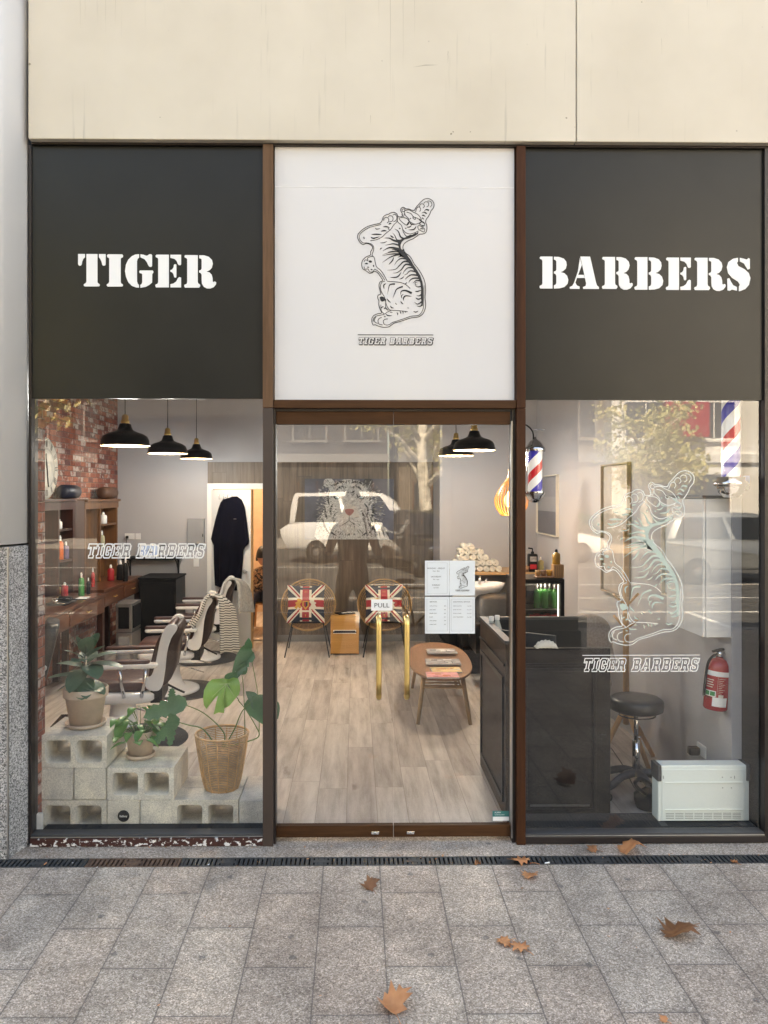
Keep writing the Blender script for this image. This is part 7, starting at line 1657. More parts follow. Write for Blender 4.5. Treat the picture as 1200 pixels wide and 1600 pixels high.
# fire extinguisher
q = at(1116, 1065, .33); rt = T('fire_extinguisher', 'red fire extinguisher with white band hanging on the right wall', 'fire extinguisher', (q.x+.004, .33, at(1116, 1108, .33).z))
h_ = at(1116, 1026, .33).z-rt.location.z; r_ = .070
tlt = Matrix.Rotation(R(5), 4, 'Y')
def bb(m2, nm, mt, **k): m2.xf(tlt); return m2.build(nm, mt, rt, **k)
b = MB(); b.lathe([(0, 0), (r_*.9, .002), (r_, .012), (r_, h_*.80), (r_*.93, h_*.88), (r_*.62, h_*.95), (r_*.3, h_*.97), (r_*.3, h_)], seg=40); bb(b, 'cylinder', M['red'])
b = MB(); b.lathe([(r_+.0008, h_*.66), (r_+.0008, h_*.75)], seg=40); bb(b, 'white_band', M['cap'])
b = MB(); b.lathe([(r_+.001, h_*.24), (r_+.001, h_*.252)], seg=40); bb(b, 'strap', M['black'])
def cyl_patch(m2, a0_, a1_, z0q, z1q, mt, k=.0014):
    n = 8; vs = [((r_+k)*math.cos(R(a0_+(a1_-a0_)*i/n)), (r_+k)*math.sin(R(a0_+(a1_-a0_)*i/n)), z) for z in (z0q, z1q) for i in range(n+1)]; m2.add(vs, [(i, i+1, i+n+2, i+n+1) for i in range(n)], mt, smooth=True)
b = MB(); cyl_patch(b, 228, 300, .03, .085, M['cap']); cyl_patch(b, 185, 242, h_*.27, h_*.38, M['cap'], .0012); cyl_patch(b, 188, 211, h_*.285, h_*.365, M['greenp']); cyl_patch(b, 215, 238, h_*.285, h_*.365, M['greenp'])
for k in range(4): cyl_patch(b, 192, 225+4*(k % 2), h_*(.44+.045*k), h_*(.455+.045*k), M['creamc'])
for k in range(9): cyl_patch(b, 252, 268+7*(k % 3), h_*(.34+.034*k), h_*(.346+.034*k), M['creamc'])
cyl_patch(b, 246.5, 247.5, h_*.27, h_*.65, M['creamc']); cyl_patch(b, 254, 278, h_*.265, h_*.32, M['creamc'])
bb(b, 'labels', None, fixn=False)
b = MB(); b.lathe([(.016, h_*.99), (.022, h_+.005), (.022, h_+.03), (.012, h_+.036), (0, h_+.036)], seg=20); bb(b, 'valve', M['chrome'])
b = MB(); b.tube([(-.05, -.01, h_+.032), (.0, 0, h_+.045), (.07, .0, h_+.052)], .008, 6); b.tube([(-.02, 0, h_+.028), (.05, 0, h_+.028)], .006, 6); bb(b, 'lever', M['black'])
b = MB(); b.tube(smooth_pts([(-.015, -.01, h_+.02), (-.055, -.02, h_+.0), (-.078, -.02, h_*.85), (-.082, -.015, h_*.5), (-.080, -.01, h_*.25)], 4), .008, 8); bb(b, 'hose', M['black'])
b = MB(); b.box(.055, .095, -.035, -.033, h_-.055, h_+.02); b.xf(Matrix.Translation((.0, 0, 0))); bb(b, 'tag', M['yellow'])
b = MB(); b.box(.05, .075, .0, .05, h_+.02, h_+.085); bb(b, 'wall_hook', M['walnut'])
plate_p = at(1103, 1172, .62)
rt = T('power_socket', 'white socket with black plug low on the right wall behind the heater', 'socket', (XRW-.001, .62, plate_p.z), R(-90))
b = MB(); b.box(-.06, .06, -.012, 0, -.038, .038); b.build('plate', M['white'], rt, bevel=.003); b = MB(); b.rbox((-.02, -.05, -.01), (.05, .07, .05), .01); b.build('plug', M['black'], rt)
# pictures on the right wall
def wallpic(ya, yb, z0q, z1q, frame, label, cat, inner):
    rt = T('framed_picture', label, cat, (XRW-.001, ya, z0q)); f_ = .014
    b = MB()
    for a in ((ya, yb, z0q, z0q+f_), (ya, yb, z1q-f_, z1q), (ya, ya+f_, z0q+f_, z1q-f_), (yb-f_, yb, z0q+f_, z1q-f_)): b.box(XRW-.035, XRW-.001, a[0], a[1], a[2], a[3])
    b.build('frame', frame, rt, world=True, bevel=.002); return rt
rt = wallpic(4.15, 5.10, 1.50, 2.20, M['white_cream'], 'white framed grey seascape on the right wall near the back', 'picture', None)
b = MB(); b.box(XRW-.012, XRW-.002, 4.172, 5.078, 1.522, 2.178, M['greybox']); b.box(XRW-.0135, XRW-.0125, 4.172, 5.078, 1.522, 1.78, pm('sea_dark', (.13, .13, .15), .5)); b.box(XRW-.0135, XRW-.0125, 4.172, 5.078, 1.95, 2.178, pm('sky_grey', (.22, .22, .24), .5)); b.build('print', None, rt, world=True)
def rw(px): # Y on the right wall seen at px
    lo_, hi_ = .1, 6
    for _ in range(40):
        md_ = (lo_+hi_)/2
        if at(px, 772, md_).x > XRW: hi_ = md_
        else: lo_ = md_
    return lo_
ya_, yb_ = rw(986), rw(944); rt = wallpic(ya_, yb_, at(965, 930, (ya_+yb_)/2).z, at(965, 724, (ya_+yb_)/2).z, M['framegrey'], 'tall timber framed sepia picture on the right wall behind the etched tiger', 'picture', None)
b = MB(); b.box(XRW-.012, XRW-.002, ya_+.02, yb_-.02, at(965, 930, (ya_+yb_)/2).z+.02, at(965, 724, (ya_+yb_)/2).z-.02); b.build('mirror_glass', pm('sepia_print', (.34, .30, .27), .6, var=.15, vs=6), rt, world=True)
ya_, yb_ = rw(1084), rw(1040); z0q, z1q = at(1060, 936, (ya_+yb_)/2).z, at(1060, 822, (ya_+yb_)/2).z
rt = wallpic(ya_, yb_, z0q, z1q, M['white_cream'], 'white framed poster of the tiger drawing on the right wall', 'picture', None)
b = MB(); b.box(XRW-.012, XRW-.002, ya_+.02, yb_-.02, z0q+.02, z1q-.02); b.build('paper', M['paper'], rt, world=True)
m_ = MB(); kk = (z1q-z0q)*.62/1800; tiger_art(m_, lambda u: (u-600)*kk, lambda v: -(v-900)*kk, 0, .003, M['greyink'], M['greyink'], .0008)
m_.v = [Vector((XRW-.0125+q.y, (ya_+yb_)/2-q.x, (z0q+z1q)/2+.04+q.z)) for q in m_.v]; m_.build('drawing', None, rt, world=True)
# coat stand
q = at(978, 1100, 1.30); rt = T('coat_stand', 'beech coat stand with angled pegs and splayed feet behind the stool', 'coat stand', (min(q.x, 2.0), 1.30, .0015))
b = MB(); b.tube([(0, 0, .28), (0, 0, 1.72)], .022, 12); b.build('pole', M['beech'], rt)
for k in range(4): a = R(90*k+20); b = MB(); b.tube([(0, 0, .42), (.25*math.cos(a), .25*math.sin(a), .015)], [.02, .016], 10); b.build('leg', M['beech'], rt)
for k in range(6): a = R(60*k+10); z = (1.15, 1.62, .98)[k % 3]; b = MB(); b.tube([(0, 0, z), (.10*math.cos(a), .10*math.sin(a), z+.09)], .010, 8); b.build('peg', M['beech'], rt)
# stool
q = at(994, 1100, .68); rt = T('rolling_stool', 'round charcoal stool on a chrome column with five castors', 'stool', (q.x, .68, .0015), R(8)); zs_ = at(994, 1090, .68).z
b = MB(); b.lathe([(0, zs_-.085), (.15, zs_-.085), (.168, zs_-.075), (.174, zs_-.045), (.17, zs_-.015), (.15, zs_), (.10, zs_+.004), (0, zs_+.005)], seg=48); b.build('seat', M['seatpad'], rt)
b = MB(); b.tube([(-.11, 0, zs_-.086)]+[(.12*math.cos(R(a)), .12*math.sin(R(a)), zs_-.11) for a in range(180, 361, 15)]+[(.11, 0, zs_-.086)], .005, 6); b.v += []; b.build('ring', M['charc'], rt)
b = MB(); b.tube([(0, 0, .15), (0, 0, .36)], .024, 16); b.tube([(0, 0, .36), (0, 0, zs_-.085)], .014, 12); b.tube([(0, 0, .38), (.03, -.01, .38)], .006, 6); b.build('column', M['chrome'], rt)
for k in range(5):
    a = R(72*k+198); ca, sa = math.cos(a), math.sin(a); b = MB(); b.tube(smooth_pts([(0, 0, .15), (.12*ca, .12*sa, .14), (.24*ca, .24*sa, .085)], 4), [.028]*4+[.024]*4+[.018], 10); lg = b.build('leg', M['charc'], rt)
    b = MB(); b.tube([(.235*ca, .235*sa, .085), (.24*ca, .24*sa, .055)], .008, 8); b.lathe([(0, -.016), (.022, -.016), (.026, 0), (.022, .016), (0, .016)], (.245*ca, .245*sa, .028), 16, rot=Matrix.Rotation(a, 3, 'Z') @ Matrix.Rotation(R(90), 3, 'X')); b.build('castor', M['blackm'], lg)
# black bag by the heater
q = gnd(1010, 1262); rt = T('black_bag', 'slumped black bag with a looped strap on the floor beside the heater', 'bag', (q.x+.02, q.y, .0015))
m_ = MB(); m_.lathe([(0, 0), (.09, 0), (.11, .04), (.10, .09), (.06, .125), (0, .13)], seg=20); m_.v = [Vector((v.x*.9+.01*math.sin(v.z*60), v.y*.8, v.z*(1+.12*math.sin(v.x*30)))) for v in m_.v]; m_.build('body', M['blackm'], rt)
b = MB(); b.tube(smooth_pts([(-.04, -.05, .10), (-.10, -.07, .15), (-.12, -.08, .19), (-.08, -.08, .21), (-.02, -.06, .17), (.02, -.04, .12)], 5), .011, 8); b.build('strap', M['black'], rt)
b = MB(); b.tube(smooth_pts([tuple(gnd(955, 1170)+Vector((0, 0, .006))), tuple(gnd(975, 1200)+Vector((0, 0, .006))), tuple(gnd(990, 1230)+Vector((0, 0, .006))), tuple(gnd(1006, 1250)+Vector((0, 0, .008)))], 5), .004, 6)
tag(b.build('power_cable', M['black'], origin=(1.7, .6, .002)), 'thin black cable snaking over the floor beneath the stool', 'cable')
# ================================================================ PEOPLE
def body(name, joints, edges, mat, parent):
    me = bpy.data.meshes.new(name); me.from_pydata([j[0] for j in joints], edges, []); ob = bpy.data.objects.new(name, me); COL.objects.link(ob); ob.parent = parent
    sk = ob.modifiers.new('skin', 'SKIN'); sk.use_smooth_shade = True
    for i, j in enumerate(joints): me.skin_vertices[0].data[i].radius = (j[1], j[1]) if not isinstance(j[1], tuple) else j[1]
    me.skin_vertices[0].data[0].use_root = True
    sb = ob.modifiers.new('sub', 'SUBSURF'); sb.levels = 2; sb.render_levels = 2; me.materials.append(mat); return ob
def head(m_, c, r, yaw):
    """head with brow, nose, chin; faces local -y rotated by yaw"""
    n, k = 20, 14; vs = []
    for j in range(k+1):
        th = math.pi*j/k
        for i in range(n):
            ph = 2*math.pi*i/n; x, y, z = math.sin(th)*math.cos(ph), math.sin(th)*math.sin(ph), math.cos(th)
            w_ = .78*(1-.16*max(0, -z)); front = max(0, -y)
            yy = y*(.98 if y > 0 else .90)
            if front > .75 and abs(x) < .22 and -.35 < z < .05: yy -= .16*(1-abs(x)/.22)*(1-abs(z+.15)/.2 if abs(z+.15) < .2 else 0)
            if front > .6 and .02 < z < .2 and .18 < abs(x) < .5: yy += .06
            vs.append(Vector((x*w_*r, yy*r, z*r*1.18)))
    vs = [Matrix.Rotation(yaw, 3, 'Z') @ v+Vector(c) for v in vs]
    m_.add(vs, [(j*n+i, j*n+(i+1) % n, (j+1)*n+(i+1) % n, (j+1)*n+i) for j in range(k) for i in range(n)], smooth=True)
def hair(m_, c, r, yaw):
    n, k = 20, 8; vs = []
    for j in range(k+1):
        th = math.pi*.56*j/k
        for i in range(n):
            ph = 2*math.pi*i/n; x, y, z = math.sin(th)*math.cos(ph), math.sin(th)*math.sin(ph), math.cos(th)
            low = .45 if y > -.2 else 0; vs.append(Vector((x*.86*r, y*1.04*r+.01, (z*1.24-(low*(j/k)**2))*r)))
    vs = [Matrix.Rotation(yaw, 3, 'Z') @ v+Vector(c) for v in vs]
    m_.add(vs, [(j*n+i, j*n+(i+1) % n, (j+1)*n+(i+1) % n, (j+1)*n+i) for j in range(k) for i in range(n)], smooth=True)
# seated person in the back room
q = at(409, 900, 6.95); rt = T('person', 'person with black hair sitting in the back room, patterned top and dark blue trousers', 'person', (q.x, 6.95, .0015))
hz = at(405, 868, 6.95).z
J = [((.02, 0, .52), .13), ((.02, -.02, .75), .13), ((.02, -.02, hz-.26), .14), ((.02, -.03, hz-.15), .055),
     ((-.15, -.02, hz-.27), .06), ((-.18, -.12, hz-.50), .045), ((-.02, -.30, hz-.42), .035), ((.04, -.36, hz-.38), .028), ((.19, -.02, hz-.27), .06), ((.22, -.14, hz-.50), .045), ((.10, -.32, hz-.46), .035), ((.06, -.38, hz-.44), .028),
     ((-.08, -.05, .50), .10), ((-.10, -.46, .50), .08), ((-.10, -.46, .26), .06), ((-.10, -.44, .06), .045), ((-.10, -.56, .035), .04),
     ((.12, -.05, .50), .10), ((.14, -.46, .50), .08), ((.14, -.46, .26), .06), ((.14, -.44, .06), .045), ((.14, -.56, .035), .04)]
E = [(0, 1), (1, 2), (2, 3), (2, 4), (4, 5), (5, 6), (6, 7), (2, 8), (8, 9), (9, 10), (10, 11), (0, 12), (12, 13), (13, 14), (14, 15), (15, 16), (0, 17), (17, 18), (18, 19), (19, 20), (20, 21)]
def clothes():
    s = NT('seated_clothes'); tc = s.n('ShaderNodeTexCoord').outputs['Object']; x, y, z = s.xyz(tc)
    pat = s.ramp(s.noise(tc, 26, 2), [(.45, (.02, .02, .02)), (.5, (.32, .20, .12))]); s.base(s.mix(s.rng(z, .56, .60), (.012, .018, .05), pat)); return s.set(.85)
body('body', J, E, clothes(), rt)
m_ = MB(); head(m_, (.02, -.05, hz-.02), .105, .2); m_.build('head', M['skin'], rt)
m_ = MB(); hair(m_, (.02, -.04, hz), .118, .2); m_.build('hair', M['hair'], rt)
rt2 = T('stool', 'wooden stool under the seated person in the back room', 'stool', (q.x+.02, 7.0, .0015)); b = MB(); b.rbox((0, 0, .39), (.38, .36, .04), .05); b.build('seat', M['beech'], rt2)
for sx in (-1, 1):
    for sy in (-1, 1): b = MB(); b.tube([(sx*.12, sy*.12, .37), (sx*.15, sy*.15, 0)], .018, 8); b.build('leg', M['beech'], rt2)

# photographer on the pavement, seen only as a reflection in the door
px_, py_ = CAM[0]-.03, CAM[1]-.30; zg = gz(py_); hh = CAM[2]-zg
rt = T('person', 'photographer in dark top and beige trousers, reflected faintly in the glass doors', 'person', (px_, py_, zg))
ez = hh-.03
J = [((0, 0, ez*.53), .135), ((0, 0, ez*.66), .13), ((0, .0, ez*.80), .155), ((0, 0, ez*.885), .055),
     ((-.20, 0, ez*.81), .065), ((-.30, .10, ez*.66), .050), ((-.12, .18, ez*.86), .040), ((-.055, .20, ez*.955), .032),
     ((.20, 0, ez*.81), .065), ((.30, .10, ez*.66), .050), ((.16, .18, ez*.86), .040), ((.115, .20, ez*.955), .032),
     ((-.11, 0, ez*.50), .105), ((-.17, .01, ez*.27), .075), ((-.21, .0, ez*.055), .052), ((-.22, .16, .035), .045),
     ((.11, 0, ez*.50), .105), ((.17, .01, ez*.27), .075), ((.21, .0, ez*.055), .052), ((.22, .16, .035), .045)]
E = [(0, 1), (1, 2), (2, 3), (2, 4), (4, 5), (5, 6), (6, 7), (2, 8), (8, 9), (9, 10), (10, 11), (0, 12), (12, 13), (13, 14), (14, 15), (0, 16), (16, 17), (17, 18), (18, 19)]
def clothes2():
    s = NT('standing_clothes'); tc = s.n('ShaderNodeTexCoord').outputs['Object']; x, y, z = s.xyz(tc)
    c = s.mix(s.rng(z, 1.02, 1.04), (.26, .20, .14), (.13, .12, .115)); c = s.mix(s.rng(y, .09, .11), c, (.50, .27, .19)); c = s.mix(s.rng(z, .10, .12), (.6, .58, .55), c); s.base(c); return s.set(.85)
body('body', J, E, clothes2(), rt)
m_ = MB(); head(m_, (0, -.02, ez*.965), .11, math.pi); m_.build('head', M['skin'], rt); m_ = MB(); hair(m_, (0, -.02, ez*.975), .122, math.pi); m_.build('hair', M['hair'], rt)
m_ = MB()
for s_ in (-1, 1):   # hands: palm and curled fingers round the phone
    cx_ = .03+s_*.085; m_.rbox((cx_, .205, ez*.965), (.025, .05, .085), .012)
    for k in range(4): z = ez*.965+.03-.02*k; m_.tube(smooth_pts([(cx_, .215, z), (cx_-s_*.004, .245, z), (cx_-s_*.03, .252, z), (cx_-s_*(.045-.004*k), .25, z)], 3), .008, 6)
    m_.tube(smooth_pts([(cx_, .19, ez*.965-.02), (cx_-s_*.02, .18, ez*.965), (cx_-s_*.04, .185, ez*.965+.01)], 3), .009, 6)
m_.build('hands', M['skin'], rt)
rt = T('mobile_phone', 'black mobile phone held up by the photographer', 'phone', (px_+.03, py_+.215, zg+ez*.965)); b = MB(); b.rbox((0, 0, 0), (.15, .008, .072), .003); b.build('body', M['black'], rt)

M['colstone'] = pm('dark_column_stone', (.05, .048, .046), .6, var=.15)
M['rimgrey'] = pm('wheel_rim_grey', (.16, .16, .165), .45)
# ================================================================ STREET (seen in the reflections)
def car(kind, loc, rz, paint, label):
    rt = T('parked_car', label, 'car', loc, rz, 'cars reflected in the shop glass')
    if kind == 'sedan': L_, W_, low, roof = 4.5, 1.78, [(-2.25, .35), (-2.22, .72), (-1.9, .92), (-1.2, .98), (1.0, .95), (1.9, .82), (2.22, .62), (2.25, .35)], [(-1.75, .95), (-1.15, 1.38), (-.4, 1.46), (.35, 1.42), (1.15, .96)]
    elif kind == 'van': L_, W_, low, roof = 4.9, 1.9, [(-2.45, .4), (-2.45, 1.1), (1.3, 1.15), (2.2, 1.02), (2.42, .75), (2.45, .4)], [(-2.42, 1.1), (-2.3, 1.9), (-1.8, 1.98), (.6, 1.96), (1.35, 1.14)]
    else: L_, W_, low, roof = 4.7, 1.88, [(-2.35, .4), (-2.33, 1.0), (-2.1, 1.08), (1.2, 1.06), (2.1, .98), (2.33, .75), (2.35, .4)], [(-2.2, 1.05), (-1.9, 1.66), (-1.2, 1.74), (.3, 1.70), (1.1, 1.05)]
    hw = W_/2
    def wall(prof, w0, w1, zr0, zr1, n=3):
        P = [(q_.x, q_.y) for q_ in smooth_pts([Vector((a, c, 0)) for a, c in prof], 4)]; m2 = MB()
        ys = [-1, -.92, 0, .92, 1]; vs = []
        for yk in ys:
            for a, c in P:
                t_ = (c-zr0)/(zr1-zr0) if zr1 > zr0 else 0; w_ = w0+(w1-w0)*max(0, min(1, t_)); cc = c-(.03 if abs(yk) == 1 else 0); vs.append((a*(1 if abs(yk) < 1 else .985), yk*w_, cc))
        n_ = len(P); fs = [(j*n_+i, j*n_+i+1, (j+1)*n_+i+1, (j+1)*n_+i) for j in range(4) for i in range(n_-1)]+[list(range(n_)), list(range(4*n_, 5*n_))[::-1]]+[(j*n_, (j+1)*n_, (j+1)*n_+n_-1, j*n_+n_-1) for j in range(4)]
        m2.add(vs, fs, smooth=True); return m2
    m2 = wall(low, hw, hw*.97, .35, 1.1); m2.build('body', paint, rt)
    m2 = wall(roof, hw*.94, hw*.74, roof[0][1], max(c for a, c in roof)); m2.build('roof', paint, rt)
    gl = pm('car_glass', (.02, .024, .028), .05, coat=1); zr0, zr1 = roof[0][1], max(c for a, c in roof)
    zz0, zz1 = zr0+.07, zr1-.09; f = lambda z, s_: s_*((hw*.94+(hw*.74-hw*.94)*(z-zr0)/(zr1-zr0))+.006)
    def xr_at(z, front):
        pts_ = roof if not front else roof[::-1]
        for (a, c), (a2, c2) in zip(pts_, pts_[1:]):
            if (c-z)*(c2-z) <= 0 and c2 != c: return a+(a2-a)*(z-c)/(c2-c)
        return pts_[0][0]
    for s_ in (-1, 1):
        m2 = MB(); a0_, a1_ = xr_at(zz0, False)+.12, xr_at(zz0, True)-.14; b0_, b1_ = xr_at(zz1, False)+.12, xr_at(zz1, True)-.1
        for u0, u1 in ((.02, .48), (.52, .98)):
            L4 = [(a0_+(a1_-a0_)*u0, zz0), (a0_+(a1_-a0_)*u1, zz0), (b0_+(b1_-b0_)*u1, zz1), (b0_+(b1_-b0_)*u0, zz1)]; m2.add([(x_, f(z_, s_), z_) for x_, z_ in L4]+[(x_, f(z_, s_)-s_*.02, z_) for x_, z_ in L4], [(0, 1, 2, 3), (7, 6, 5, 4), (0, 4, 5, 1), (1, 5, 6, 2), (2, 6, 7, 3), (3, 7, 4, 0)])
        m2.build('side_window', gl, rt)
    for fr_ in (True, False):
        sg = 1 if fr_ else -1; m2 = MB(); x0q, x1q = xr_at(zz0, fr_)+sg*.03, xr_at(zz1, fr_)+sg*.03
        m2.add([(x0q, -hw*.80, zz0), (x0q, hw*.80, zz0), (x1q, hw*.66, zz1), (x1q, -hw*.66, zz1), (x0q-sg*.04, -hw*.80, zz0), (x0q-sg*.04, hw*.80, zz0), (x1q-sg*.04, hw*.66, zz1), (x1q-sg*.04, -hw*.66, zz1)], [(0, 1, 2, 3), (7, 6, 5, 4), (0, 4, 5, 1), (1, 5, 6, 2), (2, 6, 7, 3), (3, 7, 4, 0)]); m2.build('windscreen' if fr_ else 'rear_window', gl, rt)
    for xx in (-L_*.31, L_*.31):
        for s_ in (-1, 1):
            m2 = MB(); m2.lathe([(0, -.10), (.30, -.11), (.33, -.08), (.33, .08), (.30, .11), (0, .10)], (xx, s_*(hw-.09), .33), 28, rot=Matrix.Rotation(R(90), 3, 'X')); wh = m2.build('wheel', M['blackm'], rt)
            m2 = MB(); m2.lathe([(0, .0), (.05, .004), (.07, -.006), (.17, -.008), (.20, .0), (.21, -.02)], (xx, s_*(hw+.02), .33), 20, rot=Matrix.Rotation(R(-90*s_), 3, 'X')); m2.build('rim', M['rimgrey'], wh)
    for s_ in (-1, 1):
        m2 = MB(); m2.rbox((L_/2-.10, s_*hw*.74, low[-2][1]+.06), (.22, .36, .14), .06); m2.build('headlight', M['chrome'], rt)
        m2 = MB(); m2.rbox((-L_/2+.06, s_*hw*.78, .85), (.14, .24, .16), .04); m2.build('tail_light', M['red'], rt)
        m2 = MB(); m2.rbox((roof[-1][0]-.15, s_*(hw+.09), roof[-1][1]+.08), (.12, .18, .12), .04); m2.build('wing_mirror', paint, rt)
    m2 = MB(); m2.rbox((L_/2-.0, 0, .60), (.06, 1.0, .16), .02); m2.build('grille', M['black'], rt); m2 = MB(); m2.box(L_/2+.032, L_/2+.04, -.19, .19, .42, .53); m2.build('number_plate', M['cap'], rt)
    return rt
wp_ = pm('white_car_paint', (.88, .88, .88), .2, coat=.8); bk_ = pm('black_car_paint', (.02, .02, .023), .2, coat=.8); sv_ = pm('silver_car_paint', (.40, .42, .42), .25, .6, coat=.8)
zr = -.245
def refl(px, depth): return at(px, 772, 0).x/4.36*depth   # same X, real distance beyond the camera
car('van', (refl(572, 25.4), -21.0, zr), R(6), wp_, 'white van parked opposite, reflected over the tiger picture').scale = (1, 1, 1.14)
car('suv', (refl(640, 22)+.6, -17.8, zr), R(75), bk_, 'black car reflected to the right of the door seam')
car('sedan', (refl(840, 26), -21.6, zr), R(14), wp_, 'white sedan reflected beside the etched tiger')
car('suv', (refl(1100, 20)+.8, -15.2, zr), R(4), sv_, 'silver pick-up like car reflected in the white wall cabinet')

def tree(loc, h, cr, n, seed, label):
    rt = T('plane_tree', label, 'tree', loc, 0, 'plane trees along the street'); rq = random.Random(seed)
    m2 = MB(); P = [Vector((.08*math.sin(k), .06*math.cos(k*1.7), h*.5*k/6)) for k in range(7)]; m2.tube(P, [.26-.018*k for k in range(7)], 12)
    tips = []
    for k in range(13):
        a = rq.uniform(0, 6.28); s0 = P[3+k % 4]; ln = rq.uniform(.5, 1)*cr; e_ = s0+Vector((math.cos(a)*ln, math.sin(a)*ln, rq.uniform(.25, .9)*cr)); mid = s0.lerp(e_, .5)+Vector((0, 0, .25))
        m2.tube([s0, mid, e_], [.10, .06, .02], 7); tips += [mid, e_]
        for j in range(3):
            e2 = e_+Vector((rq.uniform(-.8, .8), rq.uniform(-.8, .8), rq.uniform(-.2, .9))); m2.tube([mid.lerp(e_, .6), e2], [.03, .01], 5); tips.append(e2)
    m2.build('trunk', M['bark'], rt)
    m3 = MB()
    for i in range(n):
        c = tips[rq.randrange(len(tips))]+Vector((rq.gauss(0, .30), rq.gauss(0, .30), rq.gauss(0, .24))); s_ = rq.uniform(.06, .12); u = Vector((rq.gauss(0, 1), rq.gauss(0, 1), rq.gauss(0, 1))).normalized(); v_ = u.orthogonal().normalized()
        m3.add([c+u*s_, c+v_*s_*.8, c-u*s_, c-v_*s_*.8], [(0, 1, 2, 3)])
    m3.build('crown', M['tree_leaf'], rt, fixn=False); return rt
tree((refl(1003, 31), -26.3, -.10), 7.6, 2.0, 2600, 4, 'plane tree on the traffic island reflected behind the etched tiger')
tree((refl(662, 27), -22.5, -.2), 9.5, 3.0, 2200, 6, 'plane tree reflected right of the door seam')
tree((-6.2, -9.0, -.25), 9.0, 3.2, 3200, 8, 'plane tree near the left window reflected above the pendant lamps')
tree((-17, -24, -.2), 9.0, 3.2, 2200, 12, 'plane tree far left across the road')
# bicycle leaning by the kerb
bxx, byy = refl(662, 10.2), -5.9; zz_ = gz(byy); rt = T('bicycle', 'bicycle parked on the pavement, reflected behind the notices', 'bicycle', (bxx, byy, zz_), R(12))
for xx in (-.52, .52):
    b = MB(); b.tube([(xx+.33*math.cos(R(a)), 0, .34+.33*math.sin(R(a))) for a in range(0, 360, 12)], .016, 8, closed=True)
    for k in range(12): b.tube([(xx, 0, .34), (xx+.32*math.cos(R(30*k)), 0, .34+.32*math.sin(R(30*k)))], .0025, 4)
    b.build('wheel', M['blackm'], rt)
b = MB()
for a, c in [((-.52, .34), (-.12, .30)), ((-.12, .30), (-.22, .85)), ((-.22, .80), (.34, .82)), ((-.12, .30), (.36, .76)), ((-.52, .34), (-.20, .78)), ((.52, .34), (.36, .80)), ((.36, .80), (.33, .96))]: b.tube([(a[0], 0, a[1]), (c[0], 0, c[1])], .017, 8)
b.build('frame', pm('bronze_bike', (.20, .11, .06), .4), rt)
b = MB(); b.tube([(.33, -.26, .98), (.36, 0, .98), (.33, .26, .98)], .013, 8); b.build('handlebar', M['blackm'], rt); b = MB(); b.rbox((-.24, 0, .90), (.26, .14, .05), .05); b.build('saddle', M['blackm'], rt)

# buildings opposite
def facade(x0_, x1_, y_, h_, wallm, nx_, nz_, label, z_first=4.2, arch=False):
    trimm = M['white'] if wallm is wb else pm('stone_trim', (.22, .21, .20), .7)
    rt = T('street_building', label, 'building', ((x0_+x1_)/2, y_, -.1), 0, 'buildings across the street'); dark = M['winglass']
    b = MB(); b.box(x0_, x1_, y_-10, y_, -.1, h_); b.build('wall', wallm, rt, world=True)
    b = MB(); b.box(x0_-.1, x1_+.1, y_+.001, y_+.35, h_-.5, h_); b.box(x0_-.05, x1_+.05, y_+.001, y_+.2, z_first-.75, z_first-.35); b.build('cornice', trimm, rt, world=True)
    w0 = (x1_-x0_)/nx_; hf = (h_-z_first)/nz_; wf = None
    for j in range(nz_):
        for i in range(nx_):
            cx_, cz_ = x0_+w0*(i+.5), z_first+hf*(j+.45); lx = cx_-(x0_+x1_)/2; lz = cz_+.1
            if wf is None:
                b = MB(); ww, wh_ = w0*.30, hf*.30; b.box(-ww-.1, -ww, .001, .10, -wh_-.1, wh_+.1); b.box(ww, ww+.1, .001, .10, -wh_-.1, wh_+.1); b.box(-ww, ww, .001, .10, wh_, wh_+.1); b.box(-ww-.15, ww+.15, .001, .2, -wh_-.2, -wh_-.101); b.box(-.03, .03, .02, .06, -wh_, wh_)
                wf = b.build('window', trimm, rt); b = MB(); b.box(-ww, ww, .002, .018, -wh_, wh_); pn = b.build('pane', dark, wf)
                wf.location = (lx, 0, lz)
            else:
                w2 = wf.copy(); COL.objects.link(w2); w2.parent = rt; w2.location = (lx, 0, lz); p2 = pn.copy(); COL.objects.link(p2); p2.parent = w2
    for i in range(max(2, nx_//2)):
        w1 = (x1_-x0_)/max(2, nx_//2); cx_ = x0_+w1*(i+.5)
        L_ = [(cx_-w1*.36, .1), (cx_+w1*.36, .1), (cx_+w1*.36, 2.2)]+([(cx_+w1*.36*math.cos(R(a)), 2.2+.8*math.sin(R(a))) for a in range(15, 166, 15)] if arch else [(cx_+w1*.36, 2.9), (cx_-w1*.36, 2.9)])+[(cx_-w1*.36, 2.2)]
        b = MB(); b.prism(L_, y_+.002, y_+.03, 'XZ'); sh_ = b.build('shop_window', dark, rt, world=True)
        b = MB(); [b.box(cx_-w1*.36+w1*.72*k/4-.03, cx_-w1*.36+w1*.72*k/4+.03, y_+.031, y_+.07, .1, 2.6) for k in range(5)]; b.build('mullion', M['pine'], rt, world=True)
    return rt
M['winglass'] = pm('dark_window', (.05, .055, .06), .08, var=.3, vs=.3)
tanb = pm('tan_render', (.17, .135, .10), .85, var=.08, vs=.5); wb = pm('white_render', (.80, .79, .77), .8, var=.06, vs=.6); db_ = pm('dark_render', (.055, .05, .048), .8); gb_ = pm('grey_render', (.06, .058, .055), .8, var=.08, vs=.6)
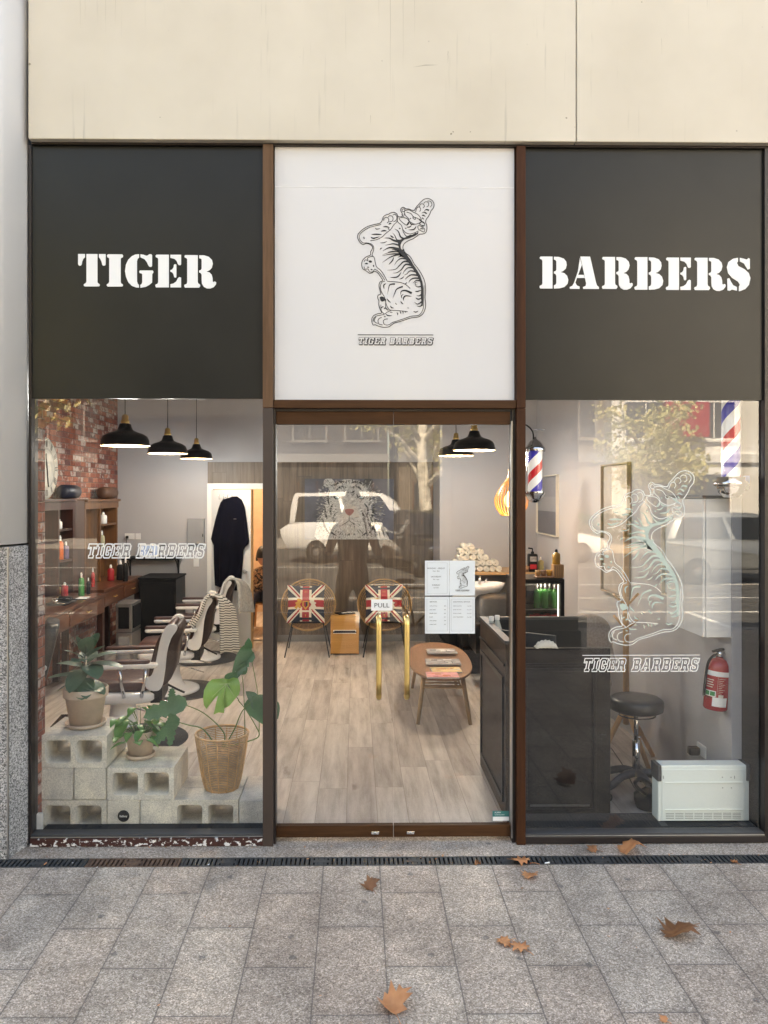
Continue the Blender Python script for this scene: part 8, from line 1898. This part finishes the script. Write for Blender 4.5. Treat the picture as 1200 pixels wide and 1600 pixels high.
facade(-34, -13.5, -31, 15, gb_, 7, 4, 'grey apartment building across the street on the left')
facade(-13, 1.5, -31.5, 17, db_, 6, 5, 'dark brick building straight across the street')
facade(2, 11.5, -31, 16, tanb, 4, 4, 'tan building with arched shop windows across the street', arch=True)
facade(12, 44, -31.5, 18, wb, 10, 5, 'tall white building across the street on the right')
b = MB(); b.box(14.2, 16.2, -30.99, -30.6, 4.6, 6.2); tag(b.build('red_sign', M['red'], origin=(15.2, -30.8, 4.6)), 'red wall sign on the building opposite', 'sign')
m_ = MB(); rq = random.Random(2)
for k in range(1800):
    x_, y_, z_ = rq.uniform(6, 16), -29.6+rq.uniform(-.35, .35), rq.uniform(.0, 1.1); s_ = .08; u = Vector((rq.gauss(0, 1), rq.gauss(0, 1), rq.gauss(0, 1))).normalized(); v_ = u.orthogonal(); m_.add([Vector((x_, y_, z_))+u*s_, Vector((x_, y_, z_))+v_*s_, Vector((x_, y_, z_))-u*s_, Vector((x_, y_, z_))-v_*s_], [(0, 1, 2, 3)])
tag(m_.build('hedge', M['leaf_dk'], origin=(11, -29.6, -.09), fixn=False), 'low clipped hedge in front of the tan building opposite', 'hedge')

# columns at the kerb blank parts of the reflections; left one added for that
for pa, pb, lab in ((706, 905, 'wide dark stone column at the kerb, behind the photographer to the right'), (150, 418, 'added dark stone column at the kerb, blanking reflections behind the photographer to the left')):
    xa_, xb_ = refl(pa, 10.2), refl(pb, 10.2); rt = T('stone_column', lab, 'column', ((xa_+xb_)/2, -6.4, gz(-6.4)), 0, 'stone columns at the kerb')
    b = MB(); b.box(xa_, xb_, -6.9, -5.84, gz(-6)+.25, 4.6); b.build('shaft', M['colstone'], rt, world=True, bevel=.02)
    b = MB(); b.box(xa_-.03, xb_+.03, -6.93, -5.81, gz(-5.8)-.05, gz(-6)+.249); b.build('plinth', M['colstone'], rt, world=True, bevel=.01)
    b = MB(); b.box(xa_-.05, xb_+.05, -6.95, -5.79, 4.601, 4.8); b.build('capital', M['colstone'], rt, world=True, bevel=.01)
